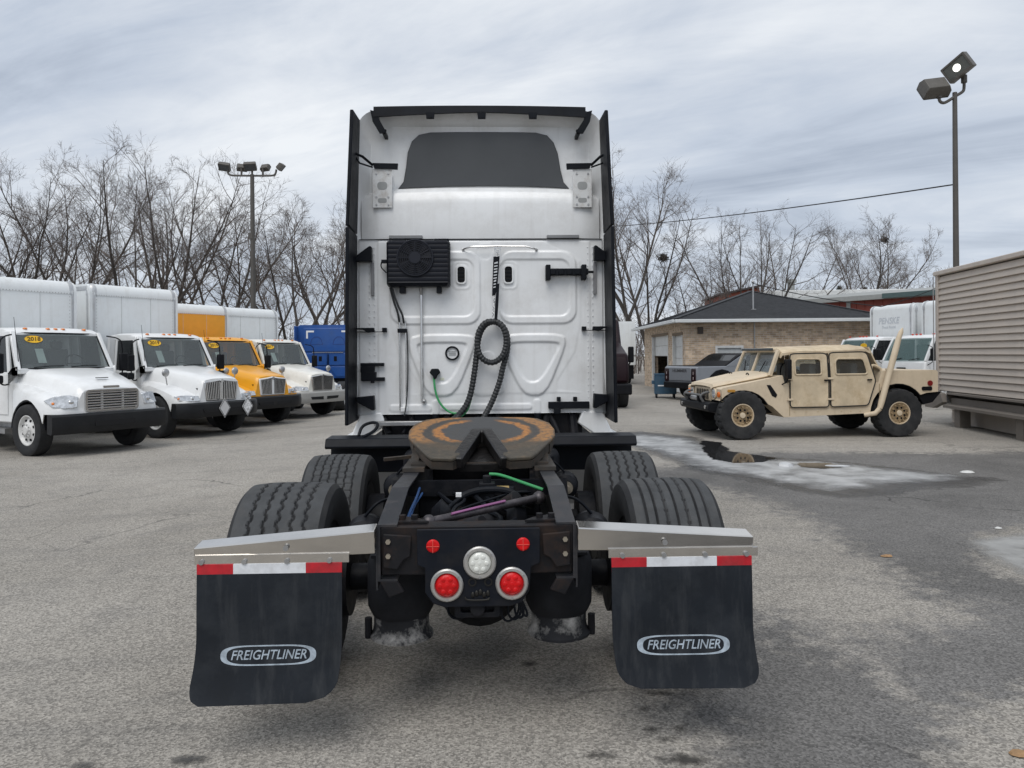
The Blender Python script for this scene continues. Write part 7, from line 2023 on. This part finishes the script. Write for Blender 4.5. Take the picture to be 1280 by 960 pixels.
def trees():
    kinds = []
    for sd, h, sp, ld, bs, dn, up in ((1, 14, .80, 5, 2.6, .9, .40), (2, 14, .62, 4, 3.6, 1.0, .45), (3, 13, 1.05, 6, 1.8, .8, .50), (4, 12, .50, 3, 3.8, 1.05, .35), (5, 12, 1.20, 7, 1.4, .75, .50), (6, 9, .75, 4, 1.6, .8, .40)):
        a, b = grow_tree(sd, h, sp, ld, bs, dn, up)
        kinds.append((a.mesh('trunk', BARK, 60, False), b.mesh('crown', BARK2, 0, False), h))
    used = {}
    def plant(kind, px, D, h, rot, label, group):
        tm, cm, hh = kinds[kind]; x = (px - 640) / 960 * D
        T = thing('bare_tree', label, 'tree', (x, D, ground_z(x, min(D, 40)) if x < 0 else 0), R(rot), group)
        s = h / hh; T.scale = (s, s, s)
        link('trunk', tm, T); link('crown', cm, T)
        return T
    GL, GR_ = 'bare trees behind the box trucks', 'bare trees behind the brick garage'
    for a in ((0, -28, 46, 13.0, 0, 'bare tree at the left edge of the picture behind the nearest white truck'),
              (2, 48, 47, 13.6, 40, 'spreading bare tree behind the first box truck, second from the left edge'),
              (1, 95, 50, 14.8, 200, 'tall slim bare tree rising behind the gap between the first two boxes'),
              (4, 160, 45, 14.2, 70, 'wide many-stemmed bare tree behind the second white box'),
              (0, 212, 46, 14.6, 130, 'tall spreading bare tree left of the five-lamp post, behind the yellow box'),
              (2, 262, 51, 13.4, 250, 'bare tree just left of the five-lamp post'),
              (3, 300, 56, 13.4, 20, 'slim bare tree standing behind the five-lamp post'),
              (4, 362, 47, 12.4, 160, 'wide bare tree right of the five-lamp post above the last box'),
              (1, 405, 52, 12.6, 310, 'bare tree beside the black fairing above the blue tractor'),
              (3, 20, 58, 13.0, 90, 'farther slim bare tree showing through the branches at far left'),
              (5, 130, 60, 12.0, 35, 'small farther bare tree low behind the second truck'),
              (5, 335, 62, 11.5, 190, 'small farther bare tree low between the lamp post and the blue tractor'),
              (3, 432, 60, 12.5, 10, 'slim bare tree mostly hidden by the big cab on its left side')):
        a = a[:3] + (a[3] * 1.08,) + a[4:]
        plant(*a, GL)
    for a in ((1, 778, 48, 15.2, 15, 'tall bare tree right beside the big cab, half hidden by its fairing'),
              (0, 812, 54, 14.2, 120, 'tall bare tree left of the garage roof with a dark nest'),
              (5, 862, 52, 8.6, 60, 'small bare tree behind the left slope of the garage roof'),
              (4, 938, 56, 14.2, 200, 'wide vase-shaped bare tree behind the peak of the garage roof'),
              (2, 958, 62, 13.6, 300, 'rear bare tree overlapping the wide one behind the roof peak'),
              (1, 1076, 66, 14.2, 80, 'bare tree with a nest behind the red building'),
              (3, 1104, 68, 13.4, 10, 'upright bare tree right of the nest tree behind the red building'),
              (5, 1142, 70, 10.6, 140, 'small bare tree left of the right lamp post'),
              (5, 1040, 92, 11.0, 222, 'small far bare tree left of the vent stack'),
              (3, 900, 75, 11.0, 50, 'slim far bare tree between the garage roof trees')):
        plant(*a, GR_)
    # dense evergreen clumps beyond the hall
    EV = pm('evergreen', (.022, .032, .020), .9, var=.4, scale=2)
    for px, D, h, lb in ((1050, 80, 8.6, 'dark evergreen beside the vent stack beyond the pale hall'), (1082, 84, 8.8, 'narrower dark evergreen right of the vent stack')):
        rnd = random.Random(px); x = (px - 640) / 960 * D
        T = thing('evergreen_tree', lb, 'tree', (x, D, 0), 0, 'evergreens beyond the hall')
        q = MB(); q.tube([(0, 0, 0), (0, 0, h * .95)], [.14, .03], 6); q.build('trunk', BARK, T)
        vs, fs = [], []
        for k in range(2600):
            z = h * (.12 + .88 * rnd.random() ** 1.1); rad = (1 - z / h) * h * .22 + .12; a = rnd.uniform(0, 2 * PI); r = rad * math.sqrt(rnd.random())
            c = Vector((r * math.cos(a), r * math.sin(a), z)); u = Vector((rnd.gauss(0, 1), rnd.gauss(0, 1), rnd.gauss(-.3, .5))).normalized() * .28; w = Vector((rnd.gauss(0, 1), rnd.gauss(0, 1), rnd.gauss(0, 1))).normalized() * .06
            i = len(vs); vs += [c - w, c + w, c + u]; fs.append((i, i + 1, i + 2))
        MB().add(vs, fs).build('crown', EV, T, smooth=0, fix=False)
    # nests
    for px, py, D, lb in ((1107, 300, 66, 'round dark nest high in the bare tree behind the red building'), (830, 322, 53, 'small dark nest in the bare tree left of the garage')):
        py2 = py + (px - 640) * .0079; x = (px - 640) / 960 * D; z = HC + (443 - py2) / 960 * D
        rnd = random.Random(px); q = MB()
        for k in range(120):
            c = Vector((rnd.gauss(0, .14), rnd.gauss(0, .14), rnd.gauss(0, .12))); u = Vector((rnd.gauss(0, 1), rnd.gauss(0, 1), rnd.gauss(0, .5))).normalized() * .22
            q.tube([c - u, c + u], .018, 3, caps=False)
        q.ball((0, 0, 0), .2, 8, 6)
        o = q.build('bird_nest', BARK, None, smooth=0, fix=False); o.location = (x, D, z); tag(o, lb, 'nest')
    # thicket: an uncountable belt of thin saplings and brush at the back of the yard
    rnd = random.Random(77); q = MB()
    def stick(x, y, h, r):
        p = Vector((x, y, -.4)); d = Vector((rnd.gauss(0, .12), rnd.gauss(0, .12), 1)); pts = [p]
        for i in range(4):
            d = (d + Vector((rnd.gauss(0, .13), rnd.gauss(0, .13), .1))).normalized(); pts.append(pts[-1] + d * h / 4)
        q.tube(pts, [r, r * .8, r * .55, r * .35, r * .12], 3, caps=False)
        for k in range(9):
            t = rnd.uniform(.2, .95); i = min(3, int(t * 4)); a = pts[i].lerp(pts[i + 1], t * 4 - i); dd = Vector((rnd.gauss(0, 1), rnd.gauss(0, 1), rnd.uniform(.2, 1.4))).normalized() * h * rnd.uniform(.10, .26)
            b = a + dd * .5 + Vector((0, 0, .05)); c = a + dd + Vector((rnd.gauss(0, .1), rnd.gauss(0, .1), .15)); q.tube([a, b, c], [r * .35, r * .25, r * .1], 3, caps=False)
            for m in range(2):
                e = b.lerp(c, rnd.random()); q.tube([e, e + Vector((rnd.gauss(0, .4), rnd.gauss(0, .4), rnd.uniform(.1, .7)))], [r * .18, r * .08], 3, caps=False)
    for k in range(190): D = rnd.uniform(58, 80); stick((rnd.uniform(-60, 470) - 640) / 960 * D, D, rnd.uniform(3.5, 7.5), rnd.uniform(.025, .06))
    for k in range(170): D = rnd.uniform(66, 84); stick((rnd.uniform(750, 1010) - 640) / 960 * D, D, rnd.uniform(3.5, 8.0), rnd.uniform(.03, .07))
    for k in range(260): D = rnd.uniform(95, 125); stick((rnd.uniform(980, 1300) - 640) / 960 * D, D, rnd.uniform(7, 11.5), rnd.uniform(.05, .10))
    tag(q.build('thicket', BARK2, None, smooth=0, fix=False), 'grey-brown belt of leafless saplings and brush closing the back of the yard', 'thicket', None, 'stuff')
trees()
